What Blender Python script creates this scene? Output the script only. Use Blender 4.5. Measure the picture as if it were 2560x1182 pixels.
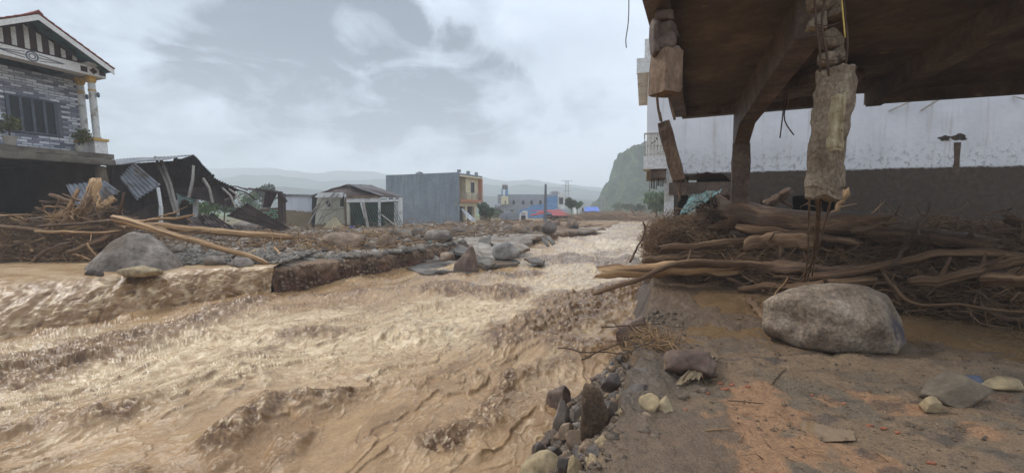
import bpy, math, random
import numpy as np
from mathutils import Vector, Matrix

# ------------------------------------------------------------------ camera, light, exposure
for o in list(bpy.data.objects):
    bpy.data.objects.remove(o)
SC = bpy.context.scene
COL = SC.collection
EYE = np.array([0.0, 0.0, 1.7]); FOC = 1100.0; PITCH = math.atan(66 / 1100)
cam = bpy.data.cameras.new('camera'); camo = bpy.data.objects.new('camera', cam); COL.objects.link(camo)
cam.sensor_width = 36; cam.lens = 36 * FOC / 2560; cam.clip_start = 0.05; cam.clip_end = 6000
camo.location = EYE; camo.rotation_euler = (math.pi / 2 - PITCH, 0, 0)
SC.camera = camo
SC.view_settings.view_transform = 'Standard'; SC.view_settings.look = 'None'
SC.view_settings.gamma = 1; SC.view_settings.exposure = 0.42; SC.view_settings.use_curve_mapping = False
SC.render.engine = 'CYCLES'
SC.cycles.use_denoising = True
SC.cycles.max_bounces = 6; SC.cycles.diffuse_bounces = 3; SC.cycles.glossy_bounces = 2
SC.cycles.transmission_bounces = 3; SC.cycles.volume_bounces = 2; SC.cycles.caustics_reflective = False
SC.cycles.caustics_refractive = False
SUN_EL, SUN_AZ = 50, -62          # elevation; azimuth from the view direction, negative = left
sun = bpy.data.lights.new('sun', 'SUN'); suno = bpy.data.objects.new('sun', sun); COL.objects.link(suno)
sun.energy = 1.5; sun.angle = math.radians(14); sun.color = (1.0, 0.96, 0.9)
_sd = Vector((math.sin(math.radians(SUN_AZ)) * math.cos(math.radians(SUN_EL)),
              math.cos(math.radians(SUN_AZ)) * math.cos(math.radians(SUN_EL)), math.sin(math.radians(SUN_EL))))
suno.rotation_euler = _sd.to_track_quat('Z', 'Y').to_euler(); suno.location = (-20, 5, 40)

def ray(px, py):
    cx = (px - 1280) / FOC; cy = -(py - 591) / FOC
    return np.array([cx, math.cos(PITCH) + cy * math.sin(PITCH), -math.sin(PITCH) + cy * math.cos(PITCH)])
def D(px, py, Y):                # the point of the place seen there, Y metres off
    r = ray(px, py); return EYE + r * (Y / r[1])
def G(px, py, z=0.0):            # ... on a level z
    r = ray(px, py); return EYE + r * ((z - EYE[2]) / r[2])

# world: overcast, cloud layer over a sky texture
W = bpy.data.worlds.new('World'); SC.world = W; W.use_nodes = True
def build_world():
    nt = W.node_tree; N = nt.nodes; L = nt.links
    N.clear()
    out = N.new('ShaderNodeOutputWorld'); bg = N.new('ShaderNodeBackground')
    L.new(bg.outputs[0], out.inputs[0]); bg.inputs[1].default_value = 1.08
    sky = N.new('ShaderNodeTexSky'); sky.sky_type = 'NISHITA'; sky.sun_disc = False
    sky.sun_elevation = math.radians(SUN_EL); sky.sun_rotation = math.radians(SUN_AZ)
    tc = N.new('ShaderNodeTexCoord')
    nrm = N.new('ShaderNodeVectorMath'); nrm.operation = 'NORMALIZE'; L.new(tc.outputs['Generated'], nrm.inputs[0])
    sep = N.new('ShaderNodeSeparateXYZ'); L.new(nrm.outputs[0], sep.inputs[0])
    def math_(op, a, b=None, clamp=False):
        m = N.new('ShaderNodeMath'); m.operation = op; m.use_clamp = clamp
        for i, v in enumerate((a, b)):
            if v is None: continue
            if isinstance(v, (int, float)): m.inputs[i].default_value = v
            else: L.new(v, m.inputs[i])
        return m.outputs[0]
    zz = math_('ADD', math_('MAXIMUM', sep.outputs[2], 0.0), 0.22)
    cmb = N.new('ShaderNodeCombineXYZ')
    L.new(math_('DIVIDE', sep.outputs[0], zz), cmb.inputs[0]); L.new(math_('DIVIDE', sep.outputs[1], zz), cmb.inputs[1])
    n1 = N.new('ShaderNodeTexNoise'); n1.inputs['Scale'].default_value = 0.75; n1.inputs['Detail'].default_value = 7
    n1.inputs['Roughness'].default_value = 0.52; n1.inputs['Distortion'].default_value = 0.3
    L.new(cmb.outputs[0], n1.inputs['Vector'])
    # distorted direction for the big dark banks
    n2 = N.new('ShaderNodeTexNoise'); n2.inputs['Scale'].default_value = 3.4; n2.inputs['Detail'].default_value = 8
    n2.inputs['Roughness'].default_value = 0.6
    L.new(nrm.outputs[0], n2.inputs['Vector'])
    s2 = N.new('ShaderNodeVectorMath'); s2.operation = 'MULTIPLY_ADD'
    L.new(n2.outputs['Color'], s2.inputs[0]); s2.inputs[1].default_value = (0.5,) * 3; s2.inputs[2].default_value = (-0.25,) * 3
    dd = N.new('ShaderNodeVectorMath'); dd.operation = 'ADD'; L.new(nrm.outputs[0], dd.inputs[0]); L.new(s2.outputs[0], dd.inputs[1])
    dn = N.new('ShaderNodeVectorMath'); dn.operation = 'NORMALIZE'; L.new(dd.outputs[0], dn.inputs[0])
    dark = None
    for (px, py, r, amp) in ((760, 110, 16, .95), (870, 190, 12, .95), (990, 275, 9, .85), (330, 230, 17, .5), (1150, 235, 9, .7),
                             (620, 250, 13, .6), (1180, 80, 9, .2), (430, 60, 14, .4), (1480, 330, 6, .2), (600, 400, 9, .5), (1250, 300, 7, .4)):
        c = ray(px, py); c = c / np.linalg.norm(c)
        dp = N.new('ShaderNodeVectorMath'); dp.operation = 'DOT_PRODUCT'; L.new(dn.outputs[0], dp.inputs[0]); dp.inputs[1].default_value = tuple(c)
        mr = N.new('ShaderNodeMapRange'); mr.interpolation_type = 'SMOOTHERSTEP'
        mr.inputs[1].default_value = math.cos(math.radians(r)); mr.inputs[2].default_value = 1.0
        mr.inputs[3].default_value = 0; mr.inputs[4].default_value = amp
        L.new(dp.outputs['Value'], mr.inputs[0])
        dark = mr.outputs[0] if dark is None else math_('MAXIMUM', dark, mr.outputs[0])
    nz = math_('MULTIPLY', math_('SUBTRACT', n1.outputs[0], 0.40), 1.5, clamp=True)
    n4 = N.new('ShaderNodeTexNoise'); n4.inputs['Scale'].default_value = 2.6; n4.inputs['Detail'].default_value = 8; n4.inputs['Roughness'].default_value = .58; n4.inputs['Distortion'].default_value = .6
    L.new(cmb.outputs[0], n4.inputs['Vector'])
    brk = N.new('ShaderNodeMapRange'); brk.inputs[1].default_value = .34; brk.inputs[2].default_value = .64; brk.inputs[3].default_value = .3; brk.inputs[4].default_value = 1.3; L.new(n4.outputs[0], brk.inputs[0])
    tot = math_('ADD', math_('MULTIPLY', nz, 0.8), math_('MULTIPLY', math_('MULTIPLY', dark, brk.outputs[0]), 1.25), clamp=True)
    tot = math_('ADD', tot, math_('MULTIPLY', math_('SUBTRACT', n4.outputs[0], .5), .3), clamp=True)
    ramp = N.new('ShaderNodeValToRGB'); e = ramp.color_ramp.elements
    e[0].position = 0; e[0].color = (0.68, 0.76, 0.88, 1)
    e[1].position = 1; e[1].color = (0.13, 0.165, 0.22, 1)
    m = e.new(0.3); m.color = (0.48, 0.555, 0.665, 1)
    L.new(tot, ramp.inputs[0])
    # overcast sky: brighter towards the zenith
    zr = N.new('ShaderNodeMapRange'); zr.inputs[1].default_value = 0.35; zr.inputs[2].default_value = 1.0
    zr.inputs[3].default_value = 1.0; zr.inputs[4].default_value = 1.7
    L.new(sep.outputs[2], zr.inputs[0])
    sc = N.new('ShaderNodeVectorMath'); sc.operation = 'SCALE'; L.new(ramp.outputs[0], sc.inputs[0]); L.new(zr.outputs[0], sc.inputs['Scale'])
    ns = N.new('ShaderNodeVectorMath'); ns.operation = 'SCALE'; L.new(sky.outputs[0], ns.inputs[0]); ns.inputs['Scale'].default_value = 0.06
    mx = N.new('ShaderNodeMix'); mx.data_type = 'RGBA'; mx.inputs[0].default_value = 0.92
    L.new(ns.outputs[0], mx.inputs[6]); L.new(sc.outputs[0], mx.inputs[7])
    L.new(mx.outputs[2], bg.inputs[0])
build_world()

# ------------------------------------------------------------------ noise
_rs = np.random.RandomState(7)
_g = _rs.normal(size=(256, 3)); _g /= np.linalg.norm(_g, axis=1)[:, None]; _g = _g.astype(np.float32)
_perm = np.tile(_rs.permutation(256), 3).astype(np.int64)
def pn(x, y, z=0.0, seed=0):
    x = np.asarray(x, np.float32); y = np.asarray(y, np.float32); z = np.zeros_like(x) + np.float32(z)
    x = x + 17.3 * seed; y = y - 9.7 * seed
    xi = np.floor(x); yi = np.floor(y); zi = np.floor(z)
    xf, yf, zf = x - xi, y - yi, z - zi
    xi = xi.astype(np.int64) & 255; yi = yi.astype(np.int64) & 255; zi = zi.astype(np.int64) & 255
    u, v, w = [t * t * t * (t * (t * 6 - 15) + 10) for t in (xf, yf, zf)]
    def c(a, b, d):
        g = _g[_perm[_perm[_perm[(xi + a)] + (yi + b)] + (zi + d)]]
        return g[..., 0] * (xf - a) + g[..., 1] * (yf - b) + g[..., 2] * (zf - d)
    def l(a, b, t): return a + t * (b - a)
    return 1.5 * l(l(l(c(0, 0, 0), c(1, 0, 0), u), l(c(0, 1, 0), c(1, 1, 0), u), v),
                   l(l(c(0, 0, 1), c(1, 0, 1), u), l(c(0, 1, 1), c(1, 1, 1), u), v), w)
def fbm(x, y, z=0.0, octv=4, seed=0, gain=0.5, lac=2.07):
    t = 0; a = 1; f = 1
    for i in range(octv):
        t = t + a * pn(np.asarray(x) * f, np.asarray(y) * f, np.asarray(z) * f, seed + i); a *= gain; f *= lac
    return t
def ridged(x, y, z=0.0, octv=3, seed=0, gain=0.5):
    t = 0; a = 1; f = 1
    for i in range(octv):
        t = t + a * (1 - np.abs(pn(np.asarray(x) * f, np.asarray(y) * f, np.asarray(z) * f, seed + i)) * 2.2); a *= gain; f *= 2.1
    return t
def sstep(a, b, x):
    t = np.clip((np.asarray(x) - a) / (b - a), 0, 1); return t * t * (3 - 2 * t)
def poly_dist(P, X, Y):          # distance to a polyline and side (+ = right of its direction)
    best = np.full(np.shape(X), 1e9); side = np.zeros(np.shape(X)); P = np.asarray(P, float)
    for (ax, ay), (bx, by) in zip(P[:-1], P[1:]):
        dx, dy = bx - ax, by - ay; L2 = dx * dx + dy * dy
        t = np.clip(((X - ax) * dx + (Y - ay) * dy) / L2, 0, 1)
        d = np.hypot(X - ax - t * dx, Y - ay - t * dy)
        s = np.sign((X - ax) * dy - (Y - ay) * dx)
        m = d < best - 1e-9
        best = np.where(m, d, best); side = np.where(m, s, side)
    return best, side

# ------------------------------------------------------------------ mesh helpers
def mesh_np(name, V, quads=None, tris=None, smooth=False, col=None, gv=None):
    V = np.asarray(V, np.float32).reshape(-1, 3)
    me = bpy.data.meshes.new(name); me.vertices.add(len(V)); me.vertices.foreach_set('co', V.ravel())
    idx = []; starts = []; tot = []; k = 0
    for F, n in ((quads, 4), (tris, 3)):
        if F is None or len(F) == 0: continue
        F = np.asarray(F, np.int32).reshape(-1, n)
        idx.append(F.ravel()); starts.append(k + n * np.arange(len(F))); tot.append(np.full(len(F), n)); k += n * len(F)
    idx = np.concatenate(idx); me.loops.add(len(idx)); me.loops.foreach_set('vertex_index', idx.astype(np.int32))
    st = np.concatenate(starts).astype(np.int32); me.polygons.add(len(st)); me.polygons.foreach_set('loop_start', st)
    if smooth: me.polygons.foreach_set('use_smooth', np.ones(len(st), bool))
    if col is not None:
        a = me.color_attributes.new('Col', 'FLOAT_COLOR', 'POINT'); c = np.ones((len(V), 4), np.float32); c[:, :3] = np.asarray(col).reshape(-1, 3)
        a.data.foreach_set('color', c.ravel())
    if gv is not None:
        a = me.attributes.new('gv', 'FLOAT_VECTOR', 'POINT'); a.data.foreach_set('vector', np.asarray(gv, np.float32).ravel())
    me.update(); me.validate()
    return me
class MB:
    def __init__(s): s.v = []; s.f = []
    def add(s, V, F):
        k = len(s.v); s.v += [tuple(map(float, p)) for p in V]; s.f += [tuple(i + k for i in q) for q in F]; return s
    def box(s, x0, x1, y0, y1, z0, z1):
        return s.add([(x0, y0, z0), (x1, y0, z0), (x1, y1, z0), (x0, y1, z0), (x0, y0, z1), (x1, y0, z1), (x1, y1, z1), (x0, y1, z1)],
                     [(3, 2, 1, 0), (4, 5, 6, 7), (0, 1, 5, 4), (1, 2, 6, 5), (2, 3, 7, 6), (3, 0, 4, 7)])
    def bar(s, a, b, w, h=None, up=(0, 0, 1), w2=None):
        h = h or w; a, b = Vector(a), Vector(b); t = (b - a).normalized(); u = Vector(up)
        if abs(t.dot(u)) > .95: u = Vector((0, 1, 0))
        x = t.cross(u).normalized(); y = x.cross(t); r = (w2 or w) / w
        V = [a + x * (i * w / 2) + y * (j * h / 2) for i, j in ((-1, -1), (1, -1), (1, 1), (-1, 1))] + \
            [b + x * (i * w / 2 * r) + y * (j * h / 2 * r) for i, j in ((-1, -1), (1, -1), (1, 1), (-1, 1))]
        return s.add(V, [(3, 2, 1, 0), (4, 5, 6, 7), (0, 1, 5, 4), (1, 2, 6, 5), (2, 3, 7, 6), (3, 0, 4, 7)])
    def prism(s, poly, off):     # poly: list of 3d points, off: extrusion vector
        n = len(poly); P = [Vector(p) for p in poly]; o = Vector(off)
        return s.add(P + [p + o for p in P], [tuple(range(n)), tuple(range(2 * n - 1, n - 1, -1))] +
                     [(i, i + n, (i + 1) % n + n, (i + 1) % n) for i in range(n)])
    def lathe(s, prof, cx=0, cy=0, n=12, tilt=None):
        V = []; F = []
        for r, z in prof:
            for k in range(n): V.append((cx + r * math.cos(2 * math.pi * k / n), cy + r * math.sin(2 * math.pi * k / n), z))
        for i in range(len(prof) - 1):
            for k in range(n): F.append((i * n + k, i * n + (k + 1) % n, (i + 1) * n + (k + 1) % n, (i + 1) * n + k))
        F.append(tuple(range(n - 1, -1, -1))); F.append(tuple((len(prof) - 1) * n + k for k in range(n)))
        return s.add(V, F)
    def mesh(s, name, smooth=False):
        me = bpy.data.meshes.new(name); me.from_pydata(s.v, [], s.f)
        if smooth: me.polygons.foreach_set('use_smooth', [True] * len(s.f))
        me.update(); return me
def link(name, me, mat=None, parent=None, loc=None, label=None, cat=None, group=None, kind=None):
    o = bpy.data.objects.new(name, me); COL.objects.link(o)
    if mat is not None and me is not None:
        if len(me.materials) == 0: me.materials.append(mat)
    if parent is not None: o.parent = parent
    if loc is not None: o.location = loc
    if label: o['label'] = label
    if cat: o['category'] = cat
    if group: o['group'] = group
    if kind: o['kind'] = kind
    return o
def thing(name, label, cat, loc=(0, 0, 0), rotz=0, group=None, lean=None):
    o = link(name, None, loc=tuple(map(float, loc)), label=label, cat=cat, group=group)
    o.rotation_euler = (lean[0] if lean else 0, lean[1] if lean else 0, rotz); o.empty_display_size = .2
    return o
def part(name, mb, mat, parent, smooth=False, label=None, kind=None, world=False):
    if world:
        p = parent; off = np.zeros(3)
        while p is not None: off = off + np.array(p.location); p = p.parent
        mb.v = [tuple(np.array(q) - off) for q in mb.v]
    return link(name, mb.mesh(name, smooth), mat, parent, label=label, kind=kind)
def solo(name, mb, mat, label, cat, group=None, smooth=False):     # one-mesh thing, origin at its base
    A = np.array(mb.v); c = np.array([A[:, 0].mean(), A[:, 1].mean(), A[:, 2].min()])
    mb.v = [tuple(q - c) for q in A]
    return link(name, mb.mesh(name, smooth), mat, loc=tuple(c), label=label, cat=cat, group=group)
def grid_faces(nr, nc, k0=0):
    i, j = np.meshgrid(np.arange(nr - 1), np.arange(nc - 1), indexing='ij'); a = (i * nc + j).ravel() + k0
    return np.stack([a, a + 1, a + nc + 1, a + nc], 1)

def tubes(P, R, S=6, seed=0, wob=0.0):
    """P (N,K,3) centre lines, R (N,K) radii -> verts, quads, caps, grain vectors"""
    P = np.asarray(P, float); R = np.asarray(R, float); N, K, _ = P.shape
    T = np.gradient(P, axis=1); T /= np.linalg.norm(T, axis=2)[..., None] + 1e-9
    up = np.where(np.abs(T[:, :1, 2:3]) > .85, np.array([[[1., .2, 0]]]), np.array([[[0, 0, 1.]]])); up = np.broadcast_to(up, T.shape)
    A = np.cross(T, up); A /= np.linalg.norm(A, axis=2)[..., None] + 1e-9; B = np.cross(A, T)
    th = 2 * np.pi * np.arange(S) / S
    rr = R[..., None] * np.ones(S)
    ln = np.concatenate([np.zeros((N, 1)), np.cumsum(np.linalg.norm(np.diff(P, axis=1), axis=2), 1)], 1)
    if wob:
        off = np.arange(N)[:, None, None] * 3.7 + seed
        lx = np.broadcast_to(ln[..., None], rr.shape) * 2.2
        rr = rr * (1 + wob * (pn(lx + off, np.cos(th) * 1.1 + off * .0, np.sin(th) * 1.1) + .5 * pn(lx * 3.1 + off, np.cos(th) * 2.3 + off * 0., np.sin(th) * 2.3, 3)))
    V = P[:, :, None, :] + rr[..., None] * (np.cos(th)[None, None, :, None] * A[:, :, None, :] + np.sin(th)[None, None, :, None] * B[:, :, None, :])
    n, i, j = np.meshgrid(np.arange(N), np.arange(K - 1), np.arange(S), indexing='ij')
    b = n * K * S; q = np.stack([b + i * S + j, b + i * S + (j + 1) % S, b + (i + 1) * S + (j + 1) % S, b + (i + 1) * S + j], -1).reshape(-1, 4)
    # caps as fans over ring vertices
    tr = []
    for e, flip in ((0, True), (K - 1, False)):
        base = np.arange(N) * K * S + e * S
        for k in range(1, S - 1):
            t = np.stack([base, base + k, base + k + 1], 1); tr.append(t[:, ::-1] if flip else t)
    gv = np.stack([np.broadcast_to((ln + np.arange(N)[:, None] * 7.3)[..., None], rr.shape) * .22,
                   np.broadcast_to(np.cos(th), rr.shape) * .55 + np.arange(N)[:, None, None] * 1.7, np.broadcast_to(np.sin(th), rr.shape) * .55], -1)
    return V.reshape(-1, 3), q, np.concatenate(tr), gv.reshape(-1, 3)
def curve(pts, K=14, jit=0.0, seed=0):
    pts = np.asarray(pts, float); d = np.concatenate([[0], np.cumsum(np.linalg.norm(np.diff(pts, axis=0), axis=1))])
    t = np.linspace(0, d[-1], K); C = np.stack([np.interp(t, d, pts[:, k]) for k in range(3)], 1)
    for _ in range(2): C[1:-1] = .25 * C[:-2] + .5 * C[1:-1] + .25 * C[2:]
    if jit:
        s = np.arange(K) * 6.0 / K
        for k in range(3): C[:, k] += jit * pn(s + seed * 3.1 + k * 11, s * 0 + seed * 1.3)
    return C
def log_mesh(pts, r0, r1, S=9, K=16, wob=.14, seed=0, jit=0.0, knots=0, knot_len=.25):
    """a driftwood log with broken branch stubs; returns (V, quads, tris, gv)"""
    C = curve(pts, K, jit, seed); R = np.linspace(r0, r1, K)
    R[0] *= .82; R[-1] *= .8
    out = [tubes(C[None], R[None], S, seed, wob)]
    rnd = np.random.RandomState(seed + 5); V0 = out[0][0]
    for e, t in ((0, C[0] - C[1]), (K - 1, C[-1] - C[-2])):
        t = t / (np.linalg.norm(t) + 1e-9); V0[e * S:(e + 1) * S] += t * (rnd.uniform(-.6, 1.3, (S, 1)) * R[e])
    for k in range(knots):
        i = rnd.randint(2, K - 2); d = rnd.normal(size=3); t = C[i + 1] - C[i]; t /= np.linalg.norm(t)
        d -= t * d.dot(t); d /= np.linalg.norm(d); d = d + t * rnd.uniform(.2, .9); l = knot_len * rnd.uniform(.5, 1.4)
        p = np.stack([C[i], C[i] + d * l * .5, C[i] + d * l + rnd.normal(size=3) * l * .2])
        out.append(tubes(curve(p, 5)[None], np.linspace(R[i] * .5, R[i] * .22, 5)[None], max(5, S - 3), seed + k, wob))
    V, Q, T, A = [], [], [], []; n = 0
    for v, q, t, g in out:
        V.append(v); Q.append(q + n); T.append(t + n); A.append(g); n += len(v)
    return np.concatenate(V), np.concatenate(Q), np.concatenate(T), np.concatenate(A)
def log(name, pts, r0, r1, mat, label, cat='log', group=None, parent=None, **kw):
    V, q, t, g = log_mesh(pts, r0, r1, **kw)
    c = np.array([V[:, 0].mean(), V[:, 1].mean(), V[:, 2].min()])
    if parent is not None: c = np.array(parent.location)
    return link(name, mesh_np(name, V - c, q, t, True, gv=g), mat, parent=parent, loc=None if parent is not None else tuple(c), label=label, cat=cat, group=group)
def join_tubes(name, P, R, mat, S=4, parent=None, loc=(0, 0, 0), wob=0., **kw):
    V, q, t, g = tubes(P, R, S, 3, wob)
    return link(name, mesh_np(name, V - np.array(loc), q, t, True, gv=g), mat, parent, loc if parent is None else None, **kw)

import bmesh as _bm
_ico = {}
def ico(n):
    if n not in _ico:
        b = _bm.new(); _bm.ops.create_icosphere(b, subdivisions=n, radius=1)
        _ico[n] = (np.array([v.co[:] for v in b.verts]), np.array([[v.index for v in f.verts] for f in b.faces])); b.free()
    return _ico[n]
def rock_verts(sx, sy, sz, seed=0, n=3, ang=.85, rough=.07, cuts=11, hr=(.5, .88)):
    V, F = ico(n); V = V.copy(); rnd = np.random.RandomState(seed * 13 + 1)
    d = 1 + .3 * fbm(V[:, 0] * .9 + seed, V[:, 1] * .9, V[:, 2] * .9, 2, seed)
    V = V * d[:, None]
    for k in range(cuts):            # flat facets
        nrm = rnd.normal(size=3); nrm[2] *= .8; nrm /= np.linalg.norm(nrm); h = rnd.uniform(*hr)
        e = V @ nrm - h; V = V - np.where(e > 0, e * ang, 0)[:, None] * nrm
    if n > 2:
        r = fbm(V[:, 0] * 2.4 + seed * 2, V[:, 1] * 2.4, V[:, 2] * 2.4, 4 if n > 3 else 2, seed + 3, gain=.55) - .5 * np.clip(ridged(V[:, 0] * 1.3 + seed, V[:, 1] * 1.3, V[:, 2] * 2.6, 2, seed + 9) - 1.15, 0, 1)
        V = V * (1 + rough * r)[:, None]
    zc = V[:, 2].min() * .35; V[:, 2] = np.where(V[:, 2] < zc, zc + (V[:, 2] - zc) * .3, V[:, 2])
    V = V - (V.max(0) + V.min(0)) / 2
    V /= np.abs(V).max(0)
    return V * np.array([sx, sy, sz]) / 2, F
def rock(name, c, sx, sy, sz, mat, label, seed=0, n=3, rot=0, sink=.12, tilt=(0, 0), group=None, cat='boulder', smooth=True, **kw):
    V, F = rock_verts(sx, sy, sz, seed, n, **kw)
    m = np.array(Matrix.Rotation(rot, 3, 'Z') @ Matrix.Rotation(tilt[0], 3, 'X') @ Matrix.Rotation(tilt[1], 3, 'Y')); V = V @ m.T
    V[:, 2] -= V[:, 2].min() + sink * sz
    return link(name, mesh_np(name, V, None, F, smooth), mat, loc=tuple(map(float, c)), label=label, cat=cat, group=group)

# ------------------------------------------------------------------ materials
def srgb(r, g, b): return tuple(((c / 255) / 12.92 if c / 255 <= .04045 else (((c / 255) + .055) / 1.055) ** 2.4) for c in (r, g, b))
def MAT(name, cols, scale=3.0, rough=.85, bump=.3, bscale=None, detail=6, spec=.25, src='obj', stretch=(1, 1, 1), stops=None,
        rand=True, spots=None, spot_scale=4.0, spot_th=(.55, .62), metallic=0, rough2=None, dist=.02, nrough=.6, fine=.22, fscale=None, spot_stretch=(1, 1, 1)):
    """cols: 2-4 albedo colours spread by fractal noise; src: obj / gv (along the grain) / col (vertex colour zones)"""
    m = bpy.data.materials.new(name); m.use_nodes = True; nt = m.node_tree; N = nt.nodes; L = nt.links
    bs = N['Principled BSDF']; bs.inputs['Specular IOR Level'].default_value = spec; bs.inputs['Metallic'].default_value = metallic
    tc = N.new('ShaderNodeTexCoord'); vec = tc.outputs['Object']
    if src == 'gv':
        a = N.new('ShaderNodeAttribute'); a.attribute_name = 'gv'; vec = a.outputs['Vector']
    if rand:
        oi = N.new('ShaderNodeObjectInfo'); ad = N.new('ShaderNodeVectorMath'); ad.operation = 'MULTIPLY_ADD'
        cb = N.new('ShaderNodeCombineXYZ')
        for i in range(3): L.new(oi.outputs['Random'], cb.inputs[i])
        L.new(cb.outputs[0], ad.inputs[0]); ad.inputs[1].default_value = (37, 23, 51); L.new(vec, ad.inputs[2]); vec = ad.outputs[0]
    mp = N.new('ShaderNodeMapping'); mp.inputs['Scale'].default_value = stretch; L.new(vec, mp.inputs[0]); vs = mp.outputs[0]
    n1 = N.new('ShaderNodeTexNoise'); n1.inputs['Scale'].default_value = scale; n1.inputs['Detail'].default_value = detail; n1.inputs['Roughness'].default_value = nrough
    L.new(vs, n1.inputs['Vector'])
    r = N.new('ShaderNodeValToRGB'); e = r.color_ramp.elements
    st = stops or list(np.linspace(.28, .72, len(cols)))
    e[0].position = st[0]; e[0].color = (*cols[0], 1); e[1].position = st[-1]; e[1].color = (*cols[-1], 1)
    for p, c in list(zip(st, cols))[1:-1]: q = e.new(p); q.color = (*c, 1)
    L.new(n1.outputs[0], r.inputs[0]); cout = r.outputs[0]
    if src == 'col':
        a = N.new('ShaderNodeVertexColor'); a.layer_name = 'Col'
        mx = N.new('ShaderNodeMix'); mx.data_type = 'RGBA'; mx.blend_type = 'MULTIPLY'; mx.inputs[0].default_value = 1
        L.new(a.outputs[0], mx.inputs[6]); L.new(cout, mx.inputs[7]); cout = mx.outputs[2]
    if spots:
        n3 = N.new('ShaderNodeTexNoise'); n3.inputs['Scale'].default_value = spot_scale; n3.inputs['Detail'].default_value = 5
        mp3 = N.new('ShaderNodeMapping'); mp3.inputs['Scale'].default_value = spot_stretch; L.new(vec, mp3.inputs[0]); L.new(mp3.outputs[0], n3.inputs['Vector'])
        mr = N.new('ShaderNodeMapRange'); mr.inputs[1].default_value = spot_th[0]; mr.inputs[2].default_value = spot_th[1]
        L.new(n3.outputs[0], mr.inputs[0])
        mx = N.new('ShaderNodeMix'); mx.data_type = 'RGBA'; L.new(mr.outputs[0], mx.inputs[0]); L.new(cout, mx.inputs[6]); mx.inputs[7].default_value = (*spots, 1)
        cout = mx.outputs[2]
    if fine:
        nf = N.new('ShaderNodeTexNoise'); nf.inputs['Scale'].default_value = fscale or scale * 9; nf.inputs['Detail'].default_value = 4; nf.inputs['Roughness'].default_value = .7
        L.new(vs, nf.inputs['Vector']); mf = N.new('ShaderNodeMapRange'); mf.inputs[1].default_value = .3; mf.inputs[2].default_value = .7
        mf.inputs[3].default_value = 1 - fine * 1.2; mf.inputs[4].default_value = 1 + fine; L.new(nf.outputs[0], mf.inputs[0])
        mx = N.new('ShaderNodeMix'); mx.data_type = 'RGBA'; mx.blend_type = 'MULTIPLY'; mx.inputs[0].default_value = 1; L.new(cout, mx.inputs[6]); L.new(mf.outputs[0], mx.inputs[7]); cout = mx.outputs[2]
    L.new(cout, bs.inputs['Base Color'])
    if rough2 is not None:
        mr = N.new('ShaderNodeMapRange'); mr.inputs[1].default_value = .35; mr.inputs[2].default_value = .65; mr.inputs[3].default_value = rough; mr.inputs[4].default_value = rough2
        L.new(n1.outputs[0], mr.inputs[0]); L.new(mr.outputs[0], bs.inputs['Roughness'])
    else: bs.inputs['Roughness'].default_value = rough
    if bump:
        n2 = N.new('ShaderNodeTexNoise'); n2.inputs['Scale'].default_value = bscale or scale * 3; n2.inputs['Detail'].default_value = 5; n2.inputs['Roughness'].default_value = .65
        L.new(vs, n2.inputs['Vector'])
        bp = N.new('ShaderNodeBump'); bp.inputs['Strength'].default_value = bump; bp.inputs['Distance'].default_value = dist
        L.new(n2.outputs[0], bp.inputs['Height']); L.new(bp.outputs[0], bs.inputs['Normal'])
    return m

m_wood_mud = MAT('muddy_wood', [srgb(50, 35, 25), srgb(98, 72, 51), srgb(142, 112, 84)], 3.0, .6, .9, 9, src='gv', spec=.35, dist=.04, fine=.4, fscale=24)
m_wood_tan = MAT('stripped_wood', [srgb(120, 88, 58), srgb(168, 132, 92), srgb(198, 166, 124)], 2.4, .7, .45, 9, src='gv', spec=.25, dist=.02, spots=srgb(92, 64, 42), spot_scale=2.6, spot_th=(.54, .6), fine=.35, fscale=24)
m_wood_grey = MAT('weathered_wood', [srgb(70, 51, 37), srgb(120, 92, 67), srgb(162, 132, 101)], 3.0, .7, .9, 9, src='gv', dist=.04, fine=.4, fscale=24)
m_twig = MAT('wet_twigs', [srgb(64, 47, 33), srgb(118, 91, 66), srgb(158, 128, 97)], 4.0, .75, 0, src='gv')
m_twig_tan = MAT('dry_twigs', [srgb(84, 62, 42), srgb(136, 106, 74), srgb(170, 140, 102)], 4.0, .8, 0, src='gv')
m_rock_grey = MAT('grey_rock', [srgb(80, 71, 63), srgb(120, 109, 98), srgb(152, 141, 128)], 1.3, .75, .5, 7, spec=.3, spots=srgb(92, 76, 62), spot_scale=1.1, spot_th=(.52, .66), fine=.42, fscale=7)
m_rock_brown = MAT('brown_rock', [srgb(78, 61, 47), srgb(122, 101, 81), srgb(156, 134, 110)], 1.6, .75, .5, 7, spec=.3, spots=srgb(70, 66, 70), spot_scale=1.3, spot_th=(.55, .65), fine=.42, fscale=7)
m_rock_tan = MAT('tan_rock', [srgb(110, 92, 68), srgb(150, 130, 98), srgb(172, 154, 122)], 1.6, .75, .4, 8, spec=.3, fine=.42, fscale=7)
m_rock_dark = MAT('dark_wet_rock', [srgb(48, 41, 36), srgb(80, 69, 61), srgb(110, 97, 86)], 1.6, .6, .5, 7, spec=.4, fine=.42, fscale=7)
m_rock_purple = MAT('purple_brown_rock', [srgb(68, 51, 44), srgb(102, 82, 70), srgb(134, 114, 98)], 2.2, .7, .5, 8, spec=.3, fine=.42, fscale=7)
m_gravel = MAT('gravel_stones', [srgb(78, 72, 66), srgb(116, 108, 98), srgb(152, 142, 128)], 1.2, .7, .3, 14, spec=.3, rand=False)
m_concrete = MAT('muddy_concrete', [srgb(96, 86, 76), srgb(134, 124, 112), srgb(160, 152, 142)], 1.4, .85, .4, 12, spots=srgb(104, 80, 58), spot_scale=.9, spot_th=(.52, .66))
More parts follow.
